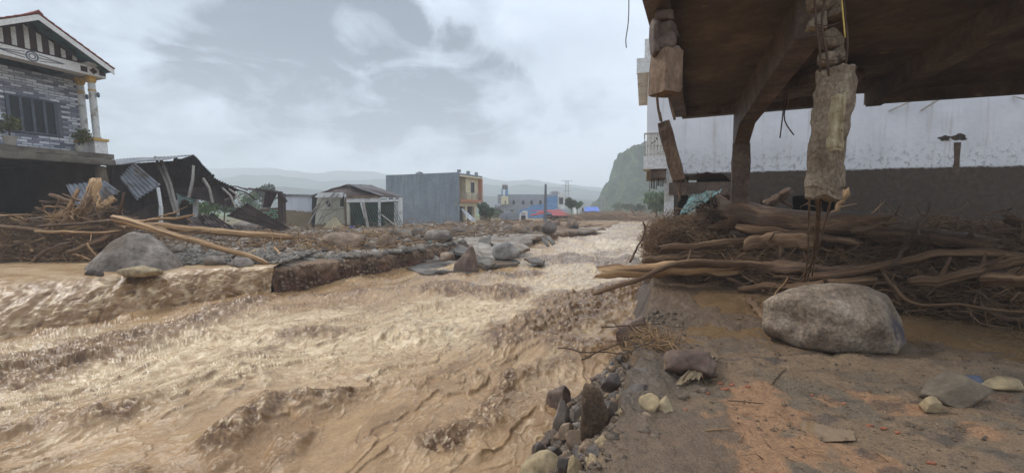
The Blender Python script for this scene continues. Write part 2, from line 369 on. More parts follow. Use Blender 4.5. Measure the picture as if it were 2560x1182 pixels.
m_asphalt = MAT('broken_asphalt', [srgb(74, 69, 64), srgb(104, 98, 91), srgb(130, 122, 112)], 1.2, .85, .5, 26, dist=.015, spots=srgb(110, 88, 66), spot_scale=.8, spot_th=(.55, .68))
m_steel = MAT('rusty_rebar', [srgb(60, 44, 36), srgb(96, 72, 56)], 6, .7, 0, metallic=.2)

def NB(m):                        # node shortcuts for the hand-made wall materials
    nt = m.node_tree; N = nt.nodes; L = nt.links
    def noise(vec, scale, detail=6, stretch=(1, 1, 1), rough=.6):
        mp = N.new('ShaderNodeMapping'); mp.inputs['Scale'].default_value = stretch; L.new(vec, mp.inputs[0])
        n = N.new('ShaderNodeTexNoise'); n.inputs['Scale'].default_value = scale; n.inputs['Detail'].default_value = detail; n.inputs['Roughness'].default_value = rough
        L.new(mp.outputs[0], n.inputs['Vector']); return n.outputs[0]
    def mth(op, a, b, clamp=False):
        n = N.new('ShaderNodeMath'); n.operation = op; n.use_clamp = clamp
        for i, v in enumerate((a, b)):
            if isinstance(v, (int, float)): n.inputs[i].default_value = v
            else: L.new(v, n.inputs[i])
        return n.outputs[0]
    def rng(v, a, b, c=0, d=1, smooth=True):
        n = N.new('ShaderNodeMapRange'); n.interpolation_type = 'SMOOTHSTEP' if smooth else 'LINEAR'
        for i, q in enumerate((a, b, c, d)): n.inputs[i + 1].default_value = q
        L.new(v, n.inputs[0]); return n.outputs[0]
    def mix(f, a, b, mode='MIX'):
        n = N.new('ShaderNodeMix'); n.data_type = 'RGBA'; n.blend_type = mode
        for i, v in ((0, f), (6, a), (7, b)):
            if isinstance(v, tuple): n.inputs[i].default_value = (*v, 1)
            elif isinstance(v, (int, float)): n.inputs[i].default_value = v
            else: L.new(v, n.inputs[i])
        return n.outputs[2]
    def bump(h, st, dist):
        b = N.new('ShaderNodeBump'); b.inputs['Strength'].default_value = st; b.inputs['Distance'].default_value = dist
        L.new(h, b.inputs['Height']); L.new(b.outputs[0], N['Principled BSDF'].inputs['Normal'])
    return noise, mth, rng, mix, bump

def hull_rock(name, pts, c, size, mat, label, cat='boulder', seed=0, rough=.03, levels=4, rot=0.0):
    """an angular boulder: hull of a few corner points, refined and weathered"""
    b = _bm.new()
    for p in pts: b.verts.new(p)
    _bm.ops.convex_hull(b, input=b.verts); _bm.ops.triangulate(b, faces=b.faces)
    _bm.ops.bevel(b, geom=list(b.edges), offset=.05, segments=1, affect='EDGES')
    _bm.ops.triangulate(b, faces=b.faces); _bm.ops.subdivide_edges(b, edges=b.edges, cuts=levels, use_grid_fill=True); _bm.ops.triangulate(b, faces=b.faces)
    V = np.array([v.co[:] for v in b.verts]); b.verts.index_update(); F = np.array([[v.index for v in f.verts] for f in b.faces]); b.free()
    n = fbm(V[:, 0] * 2.5 + seed, V[:, 1] * 2.5, V[:, 2] * 2.5, 4, seed); d = V - np.array([0, 0, .35]); d /= np.linalg.norm(d, axis=1)[:, None] + 1e-6
    cr = np.clip(ridged(V[:, 0] * 1.5 + seed, V[:, 1] * 1.5, V[:, 2] * 3, 2, seed + 4) - 1.2, 0, 1)
    V = (V + d * (rough * n - rough * 1.2 * cr)[:, None]) * np.array(size)
    m = np.array(Matrix.Rotation(rot, 3, 'Z')); V = V @ m.T
    return link(name, mesh_np(name, V, None, F, True), mat, loc=tuple(map(float, c)), label=label, cat=cat)
# ------------------------------------------------------------------ the lie of the land
LB = [(-60, -8), (-30, 3), (-16, 8.7), (-12.6, 10.9), (-10.0, 12.3), (-7.15, 12.9), (-5.6, 15.6), (-4.1, 18.5), (-2.9, 21.5), (-1.2, 25.2), (1.0, 28.8), (4.0, 34.5), (7.5, 40), (14, 58), (20, 80), (30, 125)]
RB = [(-8, -30), (-1.6, -3), (0.28, 2.2), (.80, 3.4), (1.15, 4.07), (1.45, 5), (2.13, 6.8), (3.14, 9.6), (4.0, 12.5), (4.9, 16), (9, 29), (15.5, 47), (31, 95), (40, 125)]
def water_level(Y):
    return np.interp(Y, [-30, 2, 6, 9, 13, 21, 29, 45, 80, 125], [-1.6, -1.15, -1.02, -.95, -.8, -.63, -.52, -.42, -.32, -.28])
def edge_x(P, Y):
    P = np.asarray(P, float); return np.interp(Y, P[:, 1], P[:, 0])

# --- ground: one sheet out to the horizon, with the river's bed cut into it
def build_ground():
    th = np.concatenate([np.linspace(-180, -70, 40, endpoint=False), np.linspace(-70, 70, 470), np.linspace(70, 180, 41)[1:]])
    th = np.radians(th); rad = 3.0 * np.exp(np.linspace(0, math.log(2600 / 3.0), 210))
    R, T = np.meshgrid(rad, th, indexing='ij'); X = R * np.sin(T); Y = R * np.cos(T)
    dl, sl = poly_dist(LB, X, Y); dr, sr = poly_dist(RB, X, Y)
    inside = (sl > 0) & (sr < 0) & (Y < 118)
    sd = np.where(inside, -np.minimum(dl, dr), np.minimum(dl, dr))
    m = np.where(Y < 46, 2.2, .4)
    z = -3.2 + 3.05 * sstep(m - .9, m, sd + .5 * fbm(X * .5, Y * .5, 0, 2))
    z = z + np.where(sd > 2, .12 * fbm(X * .25, Y * .25, 0, 3), 0) - np.where(Y < 46, .12, 0)
    # gently rising valley floor far off
    z = z + 10 * sstep(180, 900, R) * (1 + .4 * fbm(X * .006, Y * .006, 0, 3))
    n = fbm(X * .02, Y * .02, 0, 4, 5); n2 = fbm(X * .12, Y * .12, 0, 3, 9)
    green = sstep(70, 150, R + 40 * n)
    mud = np.array(srgb(132, 108, 82)); gr = np.array(srgb(70, 94, 50)); gr2 = np.array(srgb(106, 122, 68)); bush = np.array(srgb(46, 66, 38))
    c = gr + (gr2 - gr) * sstep(-.2, .4, n)[..., None]; c = c + (bush - c) * sstep(.05, .35, n2)[..., None]
    lg = sstep(.0, .25, fbm(X * .18, Y * .18, 0, 3, 31)) * (X < -8) * (Y > 24)      # grass behind the shed
    c = mud + (c - mud) * np.maximum(green, lg)[..., None]
    q = grid_faces(*X.shape)
    m = MAT('ground_cover', [(.7, .7, .7), (1, 1, 1), (1.25, 1.22, 1.15)], .9, .95, .6, 5, src='col', rand=False, dist=.1)
    link('ground', mesh_np('ground', np.stack([X, Y, z], -1), q[:, ::-1], None, True, col=c.reshape(-1, 3)), m, kind='structure')
build_ground()

# --- the flood: choppy, foam-laced brown water running towards the camera
TURB = [  # pixel line of each rough patch (x0,y0,x1,y1), radius along / across in metres, strength
    ((1300, 840), (1480, 775), 1.0, 1.0), ((1395, 760), (1590, 725), .9, 1.0), ((1330, 800), (1420, 870), .6, .7), ((1090, 722), (1260, 735), .9, 1.0), ((1180, 700), (1330, 690), .6, .7),
    ((0, 950), (330, 860), 1.0, .95), ((330, 860), (640, 770), .7, 1.0), ((640, 745), (900, 735), .5, .6), ((540, 1110), (690, 1010), .32, .9), ((690, 1000), (880, 985), .3, .8),
    ((1080, 1100), (1240, 1045), .28, .8), ((1230, 1040), (1300, 930), .25, .7), ((250, 1035), (300, 1020), .35, .8), ((0, 1080), (330, 1010), .5, .5), ((30, 1160), (560, 1130), .35, .35),
    ((1340, 930), (1500, 870), .4, .6), ((1480, 650), (1560, 640), 1.2, .5), ((1290, 665), (1400, 655), 1.0, .6), ((1540, 610), (1600, 600), 1.6, .5),
    ((700, 850), (860, 830), .5, .55), ((560, 900), (640, 880), .4, .5), ((1040, 850), (1130, 820), .3, .35)]
def water_mat():
    m = bpy.data.materials.new('silty_floodwater'); m.use_nodes = True; N = m.node_tree.nodes; L = m.node_tree.links; bs = N['Principled BSDF']
    noise, mth, rng, mix, bump = NB(m)
    v = N.new('ShaderNodeTexCoord').outputs['Object']; mp = N.new('ShaderNodeMapping'); mp.inputs['Rotation'].default_value = (0, 0, math.radians(-58)); L.new(v, mp.inputs[0]); v = mp.outputs[0]
    wn = N.new('ShaderNodeTexNoise'); wn.inputs['Scale'].default_value = 1.6; wn.inputs['Detail'].default_value = 3; L.new(v, wn.inputs['Vector'])
    w2 = N.new('ShaderNodeVectorMath'); w2.operation = 'MULTIPLY_ADD'; L.new(wn.outputs['Color'], w2.inputs[0]); w2.inputs[1].default_value = (.3, .3, .1); L.new(v, w2.inputs[2]); v = w2.outputs[0]
    def veins(sc, st, wd, det=3):
        n = noise(v, sc, det, st); return rng(mth('ABSOLUTE', mth('SUBTRACT', n, .5), 0), wd, 0.0)
    v1 = veins(2.6, (1, 1.4, 1), .03); v2 = veins(6.5, (1, 1.35, 1), .045); v3 = veins(14.0, (1, 1.3, 1), .07)
    d1 = noise(v, 4.5, 8, (1, 1.35, 1), .72); d2 = noise(v, 26, 4, (1, 1.2, 1), .7)
    a = N.new('ShaderNodeVertexColor'); a.layer_name = 'Col'
    c = mix(1.0, a.outputs[0], rng(d1, .3, .7, .82, 1.14, False), 'MULTIPLY'); c = mix(1.0, c, rng(d2, .3, .7, .8, 1.16, False), 'MULTIPLY')
    lines = mth('ADD', mth('MULTIPLY', v1, .5), mth('ADD', mth('MULTIPLY', v2, .32), mth('MULTIPLY', v3, .22)), True)
    msk = rng(noise(v, .9, 4), .38, .62)
    c = mix(mth('MULTIPLY', mth('MULTIPLY', lines, msk), .4), c, mix(1.0, c, (1.5, 1.52, 1.55), 'MULTIPLY'))
    L.new(c, bs.inputs['Base Color']); bs.inputs['Roughness'].default_value = .25; bs.inputs['Specular IOR Level'].default_value = .3
    h = mth('ADD', mth('MULTIPLY', lines, .55), mth('ADD', mth('MULTIPLY', d1, 1.5), mth('MULTIPLY', d2, .35)))
    bump(h, .28, .03)
    return m
def worley(x, y, seed=0):
    """distance to the nearest cell point and gap to the second one"""
    xi, yi = np.floor(x), np.floor(y); f1 = np.full(x.shape, 9., np.float32); f2 = f1.copy()
    for dx in (-1, 0, 1):
        for dy in (-1, 0, 1):
            cx, cy = xi + dx, yi + dy; h = _perm[(_perm[(cx.astype(np.int64) + seed) & 255] + cy.astype(np.int64)) & 255]; h2 = _perm[h + 31]
            d = np.hypot(cx + .1 + .8 * h / 255. - x, cy + .1 + .8 * h2 / 255. - y)
            f2 = np.where(d < f1, f1, np.minimum(f2, d)); f1 = np.minimum(f1, d)
    return f1, f2 - f1
def crestline(n, w): return np.where(n > 0, np.exp(-np.clip(n, 0, 9) / w), np.exp(np.clip(n, -9, 0) / (w * .22)))          # steep front, long back
def mixc(c, col, f): return c + (np.array(col) - c) * np.clip(f, 0, 1)[..., None]
W_DK, W_BR, W_MD, W_FO = srgb(84, 54, 26), srgb(128, 96, 62), srgb(158, 126, 89), srgb(214, 190, 152)
def build_river():
    nc, nr = 1300, 560
    tx = np.linspace(-1.75, 1.2, nc)                                    # fan of lines, evenly fine as seen on foot
    Yr = 1 / np.linspace(1 / 3.0, 1 / 120.0, nr)
    Y = np.repeat(Yr[:, None], nc, 1); X = tx[None, :] * Y
    base = water_level(Y)
    fl = np.array([-.52, -.85]); s = X * fl[0] + Y * fl[1]; t = -X * fl[1] + Y * fl[0]
    wx = .5 * fbm(X * .35, Y * .35, 0, 2, 41); wy = .5 * fbm(X * .35, Y * .35, 0, 2, 47)
    s1 = s + wx; t1 = t + wy
    turb = np.zeros_like(X)
    for a, b, r, st in TURB:
        A = G(*a, z=float(water_level(9 if a[1] > 760 else 14))); B = G(*b, z=float(water_level(9 if b[1] > 760 else 14)))
        d, _ = poly_dist([A[:2], B[:2]], X + .5 * wx, Y + .5 * wy)
        turb = np.maximum(turb, st * np.exp(-(d / r) ** 2))
    far_t = sstep(.18, .5, fbm(X * .28, Y * .16, 0, 3, 61)) * sstep(12, 22, Y) * .8
    near_t = sstep(.3, .6, fbm(X * .9, Y * .6, 0, 3, 63)) * sstep(14, 7, Y) * .4
    turb = np.clip(np.maximum(turb, np.maximum(far_t, near_t)), 0, 1)
    rag = fbm(X * 2.4, Y * 2.4, 0, 4, 71, .6)
    hum = turb
    turb = sstep(.2, .65, turb + .3 * rag) * np.clip(turb * 1.6, 0, 1)
    wx2 = .14 * fbm(X * 1.5, Y * 1.5, 0, 3, 43); wy2 = .14 * fbm(X * 1.5, Y * 1.5, 0, 3, 49)
    s2, t2 = s1 + wx2, t1 + wy2
    calm = 1 - turb
    agi = .2 + .8 * sstep(-.25, .35, fbm(s1 * .4, t1 * .7, 0, 3, 55)); agi = agi * (.5 + .5 * sstep(5.8, 8.4, Y - .3 * X))
    n1 = fbm(s2 * .5, t2 * 1.3, 0, 3, 11); n2 = fbm(s2 * 1.5, t2 * 3.2, 0, 3, 13); n3 = fbm(s2 * 4.5, t2 * 8.0, 0, 2, 15)
    c1, c2, c3 = crestline(n1, .12), crestline(n2, .14), crestline(n3, .2)
    ch = ridged(X * 2.2 + wx * 2, Y * 2.2 + wy * 2, 0, 2, 23, .5); ch3 = fbm(X * 9, Y * 9, 0, 3, 29, .6)
    z = base + .16 * fbm(s1 * .45, t1 * .8, 0, 2, 3) + .07 * c1 * (.4 + .6 * agi) + .038 * c2 * (.3 + .8 * agi) + .016 * c3 * (.25 + agi) + \
        hum * (.2 + .085 * (ch - .8) + .014 * ch3 + .06 * rag)
    # foam web: cell walls of bright foam round darker eyes
    f1, gap = worley(s2 * 1.5 + 2.2 * wx2, t2 * 3.1 + 2.2 * wy2, 3); web = sstep(.34, .05, gap) ; eye = sstep(.42, .12, f1)
    f1b, gapb = worley(s2 * 5.0, t2 * 7.0, 9); web2 = sstep(.3, .06, gapb)
    lf = fbm(s1 * .35, t1 * .6, 0, 4, 91)
    tongue, _ = poly_dist([G(1560, 600, -.5)[:2], G(1420, 690, -.7)[:2], G(1270, 770, -1)[:2], G(1000, 860, -1.2)[:2], G(560, 950, -1.5)[:2], G(200, 1010, -1.6)[:2]], X + .8 * wx, Y + .8 * wy)
    zone = np.clip(1.1 * np.exp(-(tongue / 1.9) ** 2) + .55 * sstep(.0, .5, lf) * sstep(5.6, 8.5, Y) + .25 * sstep(14, 24, Y), 0, 1) * calm
    fine = fbm(s2 * 6, t2 * 10, 0, 3, 95, .6)
    c = np.zeros(X.shape + (3,)) + np.array(W_MD)
    c = mixc(c, W_BR, .75 * sstep(-.1, .45, fbm(s1 * .5, t1 * 1.1, 0, 4, 97)) * (1 - .6 * zone))
    c = mixc(c, W_FO, zone * (.42 + .36 * web * sstep(-.3, .3, rag) + .25 * web2 - .2 * eye + .4 * fine))
    c = mixc(c, W_FO, calm * (.45 * sstep(.25, .75, c2) * sstep(-.1, .3, fine + .5 * lf) + .3 * sstep(.35, .8, c3) * sstep(0, .4, lf + fine)) * (.5 + .5 * agi))
    crease = np.maximum(np.exp(-np.abs(n1 + .015) / .018) * sstep(.0, .3, rag + .12), .8 * np.exp(-np.abs(n2 + .02) / .03) * sstep(.05, .35, fbm(X * 1.7, Y * 1.7, 0, 2, 99)))
    c = mixc(c, W_DK, calm * crease * .85)
    c = mixc(c, W_DK, turb * (.72 + .6 * ch3 - .4 * (ch - .8)))
    c = mixc(c, W_MD, turb * sstep(.15, .5, ch3) * .8); c = mixc(c, W_FO, turb * sstep(.3, .55, fbm(X * 13, Y * 13, 0, 2, 101)) * .5)
    # keep only the river's own bed (a metre under the banks)
    dl, sl = poly_dist(LB, X, Y); dr, sr = poly_dist(RB, X, Y)
    ok = ((sl > 0) | (dl < .9)) & ((sr < 0) | (dr < .9)) & (Y < 120)
    ok = ok & ~((sl <= 0) & (X < -7.3) & (dl > .1))
    q = grid_faces(nr, nc); keep = ok.ravel()[q].all(1); q = q[keep]
    used = np.unique(q); mp = np.full(nr * nc, -1); mp[used] = np.arange(len(used))
    V = np.stack([X, Y, z], -1).reshape(-1, 3)[used]
    m = water_mat()
    link('river', mesh_np('river', V, mp[q], None, True, col=c.reshape(-1, 3)[used]), m, kind='structure')
    return m
m_water = build_river()

def build_waterfall():
    # sheet of water over the broken road edge: a = along the lip, b = down the flow
    lip = curve([(-26, 4.6, 0), (-16, 8.9, .02), (-12.6, 11.0, .03), (-10.2, 12.25, .02), (-8.4, 12.75, .0), (-7.05, 13.0, -.02)], 520)
    na, nb = len(lip), 190
    tan = np.gradient(lip, axis=0); tan /= np.linalg.norm(tan, axis=1)[:, None]; 
    for _ in range(400): tan[1:-1] = (tan[:-2] + 2 * tan[1:-1] + tan[2:]) / 4
    nrm = np.stack([tan[:, 1], -tan[:, 0], tan[:, 2] * 0], 1)
    b = np.linspace(-1, 1, nb)                                           # <0 upstream on the road, >0 falling
    A = np.linspace(0, 1, na)[:, None] * 24.0; B = b[None, :]
    up = np.minimum(B, 0); dn = np.maximum(B, 0)
    reach = (3.1 + .6 * fbm(A * .5, B * 0, 0, 3, 5)) * sstep(25.0, 16.5, A) + .3
    back = 7.0
    out = up * back + dn ** .75 * reach
    foot = water_level(lip[:, 1] - 1.2)[:, None] - .35
    zz = np.where(B < 0, .04 + .05 * -B, .04 + (foot - .04) * dn ** 1.75)
    P = lip[:, None, :] + nrm[:, None, :] * out[..., None]
    P[..., 2] = zz
    x, y = P[..., 0], P[..., 1]
    flow = sstep(.04, .3, dn)
    wA = A + .35 * fbm(A * 1.2, B * 3, 0, 2, 2)
    str_ = fbm(wA * 3.2, B * 1.3, 0, 4, 7, .6); chop = ridged(wA * 2.6 + .6 * fbm(A * 2, B * 5, 0, 2, 44), B * 4.6 + .4 * str_, 0, 4, 9, .6) - .85
    rough = flow * (.07 * str_ + (.015 + .05 * sstep(.15, .8, dn)) * chop + .014 * fbm(A * 8, B * 12, 0, 3, 13, .6)) + \
        (1 - flow) * (.02 * ridged(x * .9, y * 2.2, 0, 3, 15) + .012 * ridged(x * 3, y * 6, 0, 2, 19) - .02)
    P = P + (nrm[:, None, :] * .8 + np.array([0, 0, .6])) * rough[..., None]
    fw, gw = worley(wA * 2.4, B * 4.5 + .3 * str_, 5); fine = fbm(A * 6, B * 10, 0, 3, 3, .6)
    la = fbm(wA * 2.2, B * 1.6, 0, 4, 51, .6); lb = fbm(wA * 4.5, B * 6, 0, 3, 53, .6)
    c = np.zeros(A.shape[:1] + B.shape[1:] + (3,)) + np.array(W_MD)
    c = mixc(c, W_FO, (1 - flow) * (.18 + .4 * fbm(x * .7, y * 1.6, 0, 3, 33)) + flow * sstep(.1, .5, la + .4 * fine) * .55)
    c = mixc(c, W_BR, flow * (.35 + .6 * sstep(-.1, .4, -la)))
    c = mixc(c, W_DK, flow * sstep(.1, .6, dn) * (np.exp(-np.abs(lb) / .07) * .55 + sstep(.0, .35, -chop - .1) * .6))
    c = mixc(c, W_MD, flow * sstep(.2, .5, fine) * .6); c = mixc(c, W_FO, flow * sstep(.35, .6, fine + .2 * chop) * .5)
    link('waterfall', mesh_np('waterfall', P, grid_faces(na, nb)[:, ::-1], None, True, col=c.reshape(-1, 3)), m_water, kind='structure')
build_waterfall()

# --- left bank: the torn road edge and the gravel behind it
def bank_height(X, Y, t):
    h = .22 * sstep(.8, 3.5, t) * (1 + 1.0 * fbm(X * .35, Y * .35, 0, 3, 3)) + .07 * fbm(X * 1.3, Y * 1.3, 0, 3, 8) * sstep(.6, 2, t)
    h = h + .25 * sstep(2.5, 5, t) * sstep(-6, -3, X) * sstep(16, 20, Y)
    return h
def build_left_bank():
    P = curve([(x, y, 0) for x, y in LB[5:13]], 560); P[:, :2] = P[:, :2]
    na = len(P); tan = np.gradient(P, axis=0); tan /= np.linalg.norm(tan, axis=1)[:, None]
    for _ in range(30): tan[1:-1] = (tan[:-2] + tan[1:-1] * 2 + tan[2:]) / 4
    nrm = np.stack([-tan[:, 1], tan[:, 0], tan[:, 2] * 0], 1)            # away from the water
    s = np.linspace(0, 1, na)[:, None] * 40
    jag = .3 * fbm(s * .8, s * 0, 0, 3, 4) + .1 * fbm(s * 3, s * 0, 0, 2, 6)
    down = np.linspace(1, 0, 26)[:-1]; land = np.concatenate([np.linspace(0, 3, 40), np.linspace(3, 15, 60)[1:]])
    t = np.concatenate([np.zeros(25), land])[None, :]; dd = np.concatenate([down, np.zeros(len(land))])[None, :]
    X = P[:, 0:1] + nrm[:, 0:1] * (t + jag); Y = P[:, 1:2] + nrm[:, 1:2] * (t + jag)
    z = np.where(dd > 0, -1.5 * dd, bank_height(X, Y, t) - .06 * sstep(.25, 0, t) - .3 * sstep(11, 15, t))
    under = dd * (.15 + .4 * fbm(s * .9, dd * 2.5, 0, 3, 14)) + .09 * fbm(s * 4, dd * 8, 0, 4, 15, .6) * sstep(0, .15, dd) + .14 * sstep(0, .12, dd) * (ridged(s * 1.5, dd * 0, 0, 2, 18) - .5) * .5
    X = X - nrm[:, 0:1] * under * 1.2; Y = Y - nrm[:, 1:2] * under * 1.2
    z = z + .04 * fbm(s * 4, dd * 6 + t, 0, 3, 17) * (dd > 0)
    soil = np.array(srgb(108, 84, 66)); red = np.array(srgb(112, 70, 56)); gv = np.array(srgb(128, 104, 82)); top = np.array(srgb(112, 98, 84)); dark = np.array(srgb(74, 58, 50))
    n = fbm(s * .8, dd * 3, 0, 4, 21)
    c = gv + (soil - gv) * sstep(.12, .25, dd + .08 * n)[..., None]
    c = c + (red - c) * (sstep(.22, .34, dd + .1 * n) * sstep(.62, .45, dd + .1 * n))[..., None] * .5
    c = c + (dark - c) * sstep(.5, .75, dd + .12 * n)[..., None]
    c = np.where((dd > 0)[..., None], c, top + (gv - top) * sstep(-.2, .4, fbm(X * .6, Y * .6, 0, 3, 24))[..., None])
    m = MAT('torn_earth', [(.6, .6, .6), (1, 1, 1), (1.35, 1.3, 1.25)], 5, .9, 1.0, 20, src='col', rand=False, dist=.06)
    link('left_bank', mesh_np('left_bank', np.stack([X, Y, z], -1), grid_faces(na, t.shape[1])[:, ::-1], None, True, col=c.reshape(-1, 3)), m, kind='structure')
    return m
m_earth = build_left_bank()
def build_shore():                # flat land behind the waterfall and under the left house
    xs = np.linspace(-34, -5, 140); ys = np.linspace(0, 1, 110)
    X = np.repeat(xs[:, None], 110, 1); y0 = np.interp(xs, [-34, -26, -16, -12.6, -10, -7.2, -5], [.5, 4.6, 8.9, 11.2, 12.6, 13.3, 16.4])[:, None] + .4
    Y = y0 + ys[None, :] ** 1.3 * (34 - y0)
    t = Y - y0
    z = -.25 + .38 * sstep(2.2, 4.2, t + .8 * fbm(X * .5, Y * .5, 0, 3, 5)) + .1 * fbm(X * .5, Y * .5, 0, 3, 6) * sstep(2, 4, t) - .35 * sstep(24, 33, Y) - .2 * sstep(-7.5, -5, X)
    c = np.array(srgb(96, 76, 58)) + 0 * X[..., None]
    link('shore', mesh_np('shore', np.stack([X, Y, z], -1), grid_faces(140, 110), None, True, col=c.reshape(-1, 3)), m_earth, kind='structure')
build_shore()

# --- right ground: mud, clay smears, an asphalt remnant and puddles
def ground_z(X, Y):
    e = edge_x(RB, Y); t = X - e
    z = .045 * fbm(X * 1.2, Y * 1.2, 0, 3, 2) + .02 * fbm(X * 5, Y * 5, 0, 4, 4, .6) + .010 * np.clip(ridged(X * 2.2, Y * 3.2, 0, 3, 12) - .9, 0, 1)
    z = z + .03 * sstep(.55, 1.0, ridged(X * .9 + Y * .5, Y * 2.4, 0, 3, 6)) * sstep(3.5, 5, Y)
    a, b = poly_dist([G(1790, 745)[:2], G(2250, 800)[:2], G(2560, 850)[:2], (12, 5)], X, Y)
    z = z - .10 * np.exp(-(a / 1.25) ** 2)
    a, b = poly_dist([G(1750, 835)[:2], G(1860, 830)[:2]], X, Y)
    z = z - .06 * np.exp(-(a / .55) ** 2)
    a, b = poly_dist([G(2040, 1060)[:2], G(2085, 1075)[:2]], X, Y)
    z = z - .05 * np.exp(-(a / .15) ** 2)
    lip, _ = poly_dist([G(1900, 905)[:2], G(2250, 905)[:2], G(2560, 925)[:2]], X, Y)
    z = z + .035 * np.exp(-(lip / .12) ** 2)
    return z
def bank_slope(Y): return .9 + .85 * sstep(5.6, 7.6, Y)
def bank_surf(X, Y):
    t = X - edge_x(RB, Y); return ground_z(X, Y) + np.minimum(t, 0) * bank_slope(Y) - .05 * (t < 0)
def on_bank(px, py):              # where the line of sight meets the broken bank
    z = -.2
    for _ in range(40): p = G(px, py, z); z += .35 * (float(bank_surf(p[0], p[1])) - z)
    return max(z, -1.0)
def build_right_ground():
    nr, nc = 460, 520
    Y = (1 / np.linspace(1 / 1.1, 1 / 17.0, nr))[:, None]
    t = np.concatenate([np.linspace(-1.7, 0, 70), 16 * (np.linspace(0, 1, nc - 70) ** 1.7)[1:], [18]])[None, :]
    e = edge_x(RB, Y) + .10 * fbm(Y * 2.5, Y * 0, 0, 3, 3) + .04 * fbm(Y * 9, Y * 0, 0, 2, 3)
    X = e + t; Y = Y + 0 * t
    dn = np.maximum(-t, 0)
    z = ground_z(X, Y) - dn * bank_slope(Y) - .06 * sstep(0, .06, dn) + (dn > 0) * (.09 * fbm(X * 3, Y * 3, 0, 4, 7))
    z = z - .3 * sstep(14, 17, Y)
    n = fbm(X * 1.3, Y * 1.3, 0, 4, 31); n2 = fbm(X * 4, Y * 4, 0, 4, 33); n3 = fbm(X * .5 + 3, Y * .9, 0, 3, 37)
    mud = np.array(srgb(128, 104, 78)); grey = np.array(srgb(110, 94, 74)); wet = np.array(srgb(100, 76, 52)); clay = np.array(srgb(160, 118, 82)); asp = np.array(srgb(112, 91, 70)); brick = np.array(srgb(160, 88, 62)); black = np.array(srgb(66, 58, 52))
    c = mud + (grey - mud) * sstep(-.25, .35, n + .3 * n2)[..., None]
    c = c + (wet - c) * (sstep(4.6, 6.0, Y + .5 * n) * .7)[..., None]
    # clay patches
    cl = np.zeros_like(X)
    for (px, py, r) in ((1870, 1080, .30), (1920, 1030, .33), (1880, 1160, .28), (1800, 1170, .16), (1990, 1120, .22), (2200, 1000, .22), (2450, 1075, .13), (2190, 1165, .2), (1900, 985, .25), (2060, 1000, .12)):
        p = G(px, py); d = np.hypot((X - p[0]), (Y - p[1]) * .8); cl = np.maximum(cl, sstep(1.1, .75, d / r + .5 * n2 + .3 * n))
    c = c + (clay - c) * (cl * .8)[..., None]
    # asphalt remnant in the near corner
    ap = [G(*p)[:2] for p in ((1500, 1300), (1545, 1075), (1690, 1048), (1815, 1040), (1830, 1100), (1845, 1182), (1900, 1300))]
    dpl, _ = poly_dist(ap + [ap[0]], X, Y)
    from_in = np.zeros(X.shape, bool); j = len(ap) - 1
    for i in range(len(ap)):
        (xi, yi), (xj, yj) = ap[i], ap[j]
        from_in ^= ((yi > Y) != (yj > Y)) & (X < (xj - xi) * (Y - yi) / (yj - yi + 1e-9) + xi); j = i
    a = sstep(-.05, .05, np.where(from_in, dpl, -dpl) + .16 * n2 + .12 * n)
    a = np.maximum(a, sstep(.9, .7, Y / 3.0 + .2 * n + np.maximum(X - 1.6, 0) * .3) * (X < 2.0))
    c = c + (asp - c) * a[..., None]
    z = z + .022 * a * (t > 0)
    # brick dust streaks and black silt
    bs = sstep(.34, .5, fbm(X * 2.2, Y * 5, 0, 3, 43)) * sstep(.1, .4, n3) * (Y < 4.6)
    c = c + (brick - c) * (bs * .25)[..., None]
    bl = sstep(.12, .4, fbm(X * 1.5, Y * 5, 0, 4, 47)) * np.exp(-((Y - 4.85 - .1 * (X - 3)) / .45) ** 2) + .8 * sstep(.2, .45, fbm(X * 2.5, Y * 4, 0, 4, 48)) * (Y < 4) * (X > 2.4)
    c = c + (black - c) * np.clip(bl * .8, 0, 1)[..., None]
    bank = np.array(srgb(92, 74, 60)); rub = sstep(.02, .12, dn) * 1.0 * (t < 0)
    c = c + (bank - c) * rub[..., None]
    rub2 = sstep(.75, .2, t) * sstep(3.2, 3.7, Y) * sstep(6.6, 5.4, Y) * (t >= 0)
    c = c + (np.array(srgb(98, 84, 70)) - c) * (rub2 * .8)[..., None]
    z = z + rub2 * (.10 * sstep(.6, .1, t) + .05 * n2)
    m = MAT('mud_ground', [(.66, .64, .62), (1, 1, 1), (1.28, 1.26, 1.22)], 11, .28, 1.0, 40, src='col', rand=False, dist=.03, spec=.45, rough2=.65, detail=10, fine=.4, fscale=70, nrough=.72)
    link('muddy_ground', mesh_np('muddy_ground', np.stack([X, Y, z], -1), grid_faces(nr, t.shape[1]), None, True, col=c.reshape(-1, 3)), m, kind='structure')
build_right_ground()
m_puddle = MAT('muddy_puddle', [srgb(116, 92, 64), srgb(134, 108, 78)], 1.2, .06, .12, 5, spec=.45, dist=.01, rand=False)
def puddle(name, pts, z, label=None):
    mb = MB(); mb.add([(p[0], p[1], z) for p in pts], [tuple(range(len(pts)))])
    me = mb.mesh(name); me.materials.append(m_puddle); o = link(name, me, kind='structure')
puddle('puddle', [(12, 3.9), (12, 9), G(2100, 690), G(1790, 705), G(1730, 740), G(1770, 780), G(1900, 800), G(1950, 860), G(2250, 885), G(2560, 905)][::1], -.03)
puddle('puddle', [G(1990, 1035), G(2130, 1040), G(2140, 1090), G(2020, 1095)][::-1], -.03)
puddle('puddle', [G(1680, 815), G(1800, 805), G(1930, 815), G(1930, 880), G(1720, 880)][::-1], -.015)

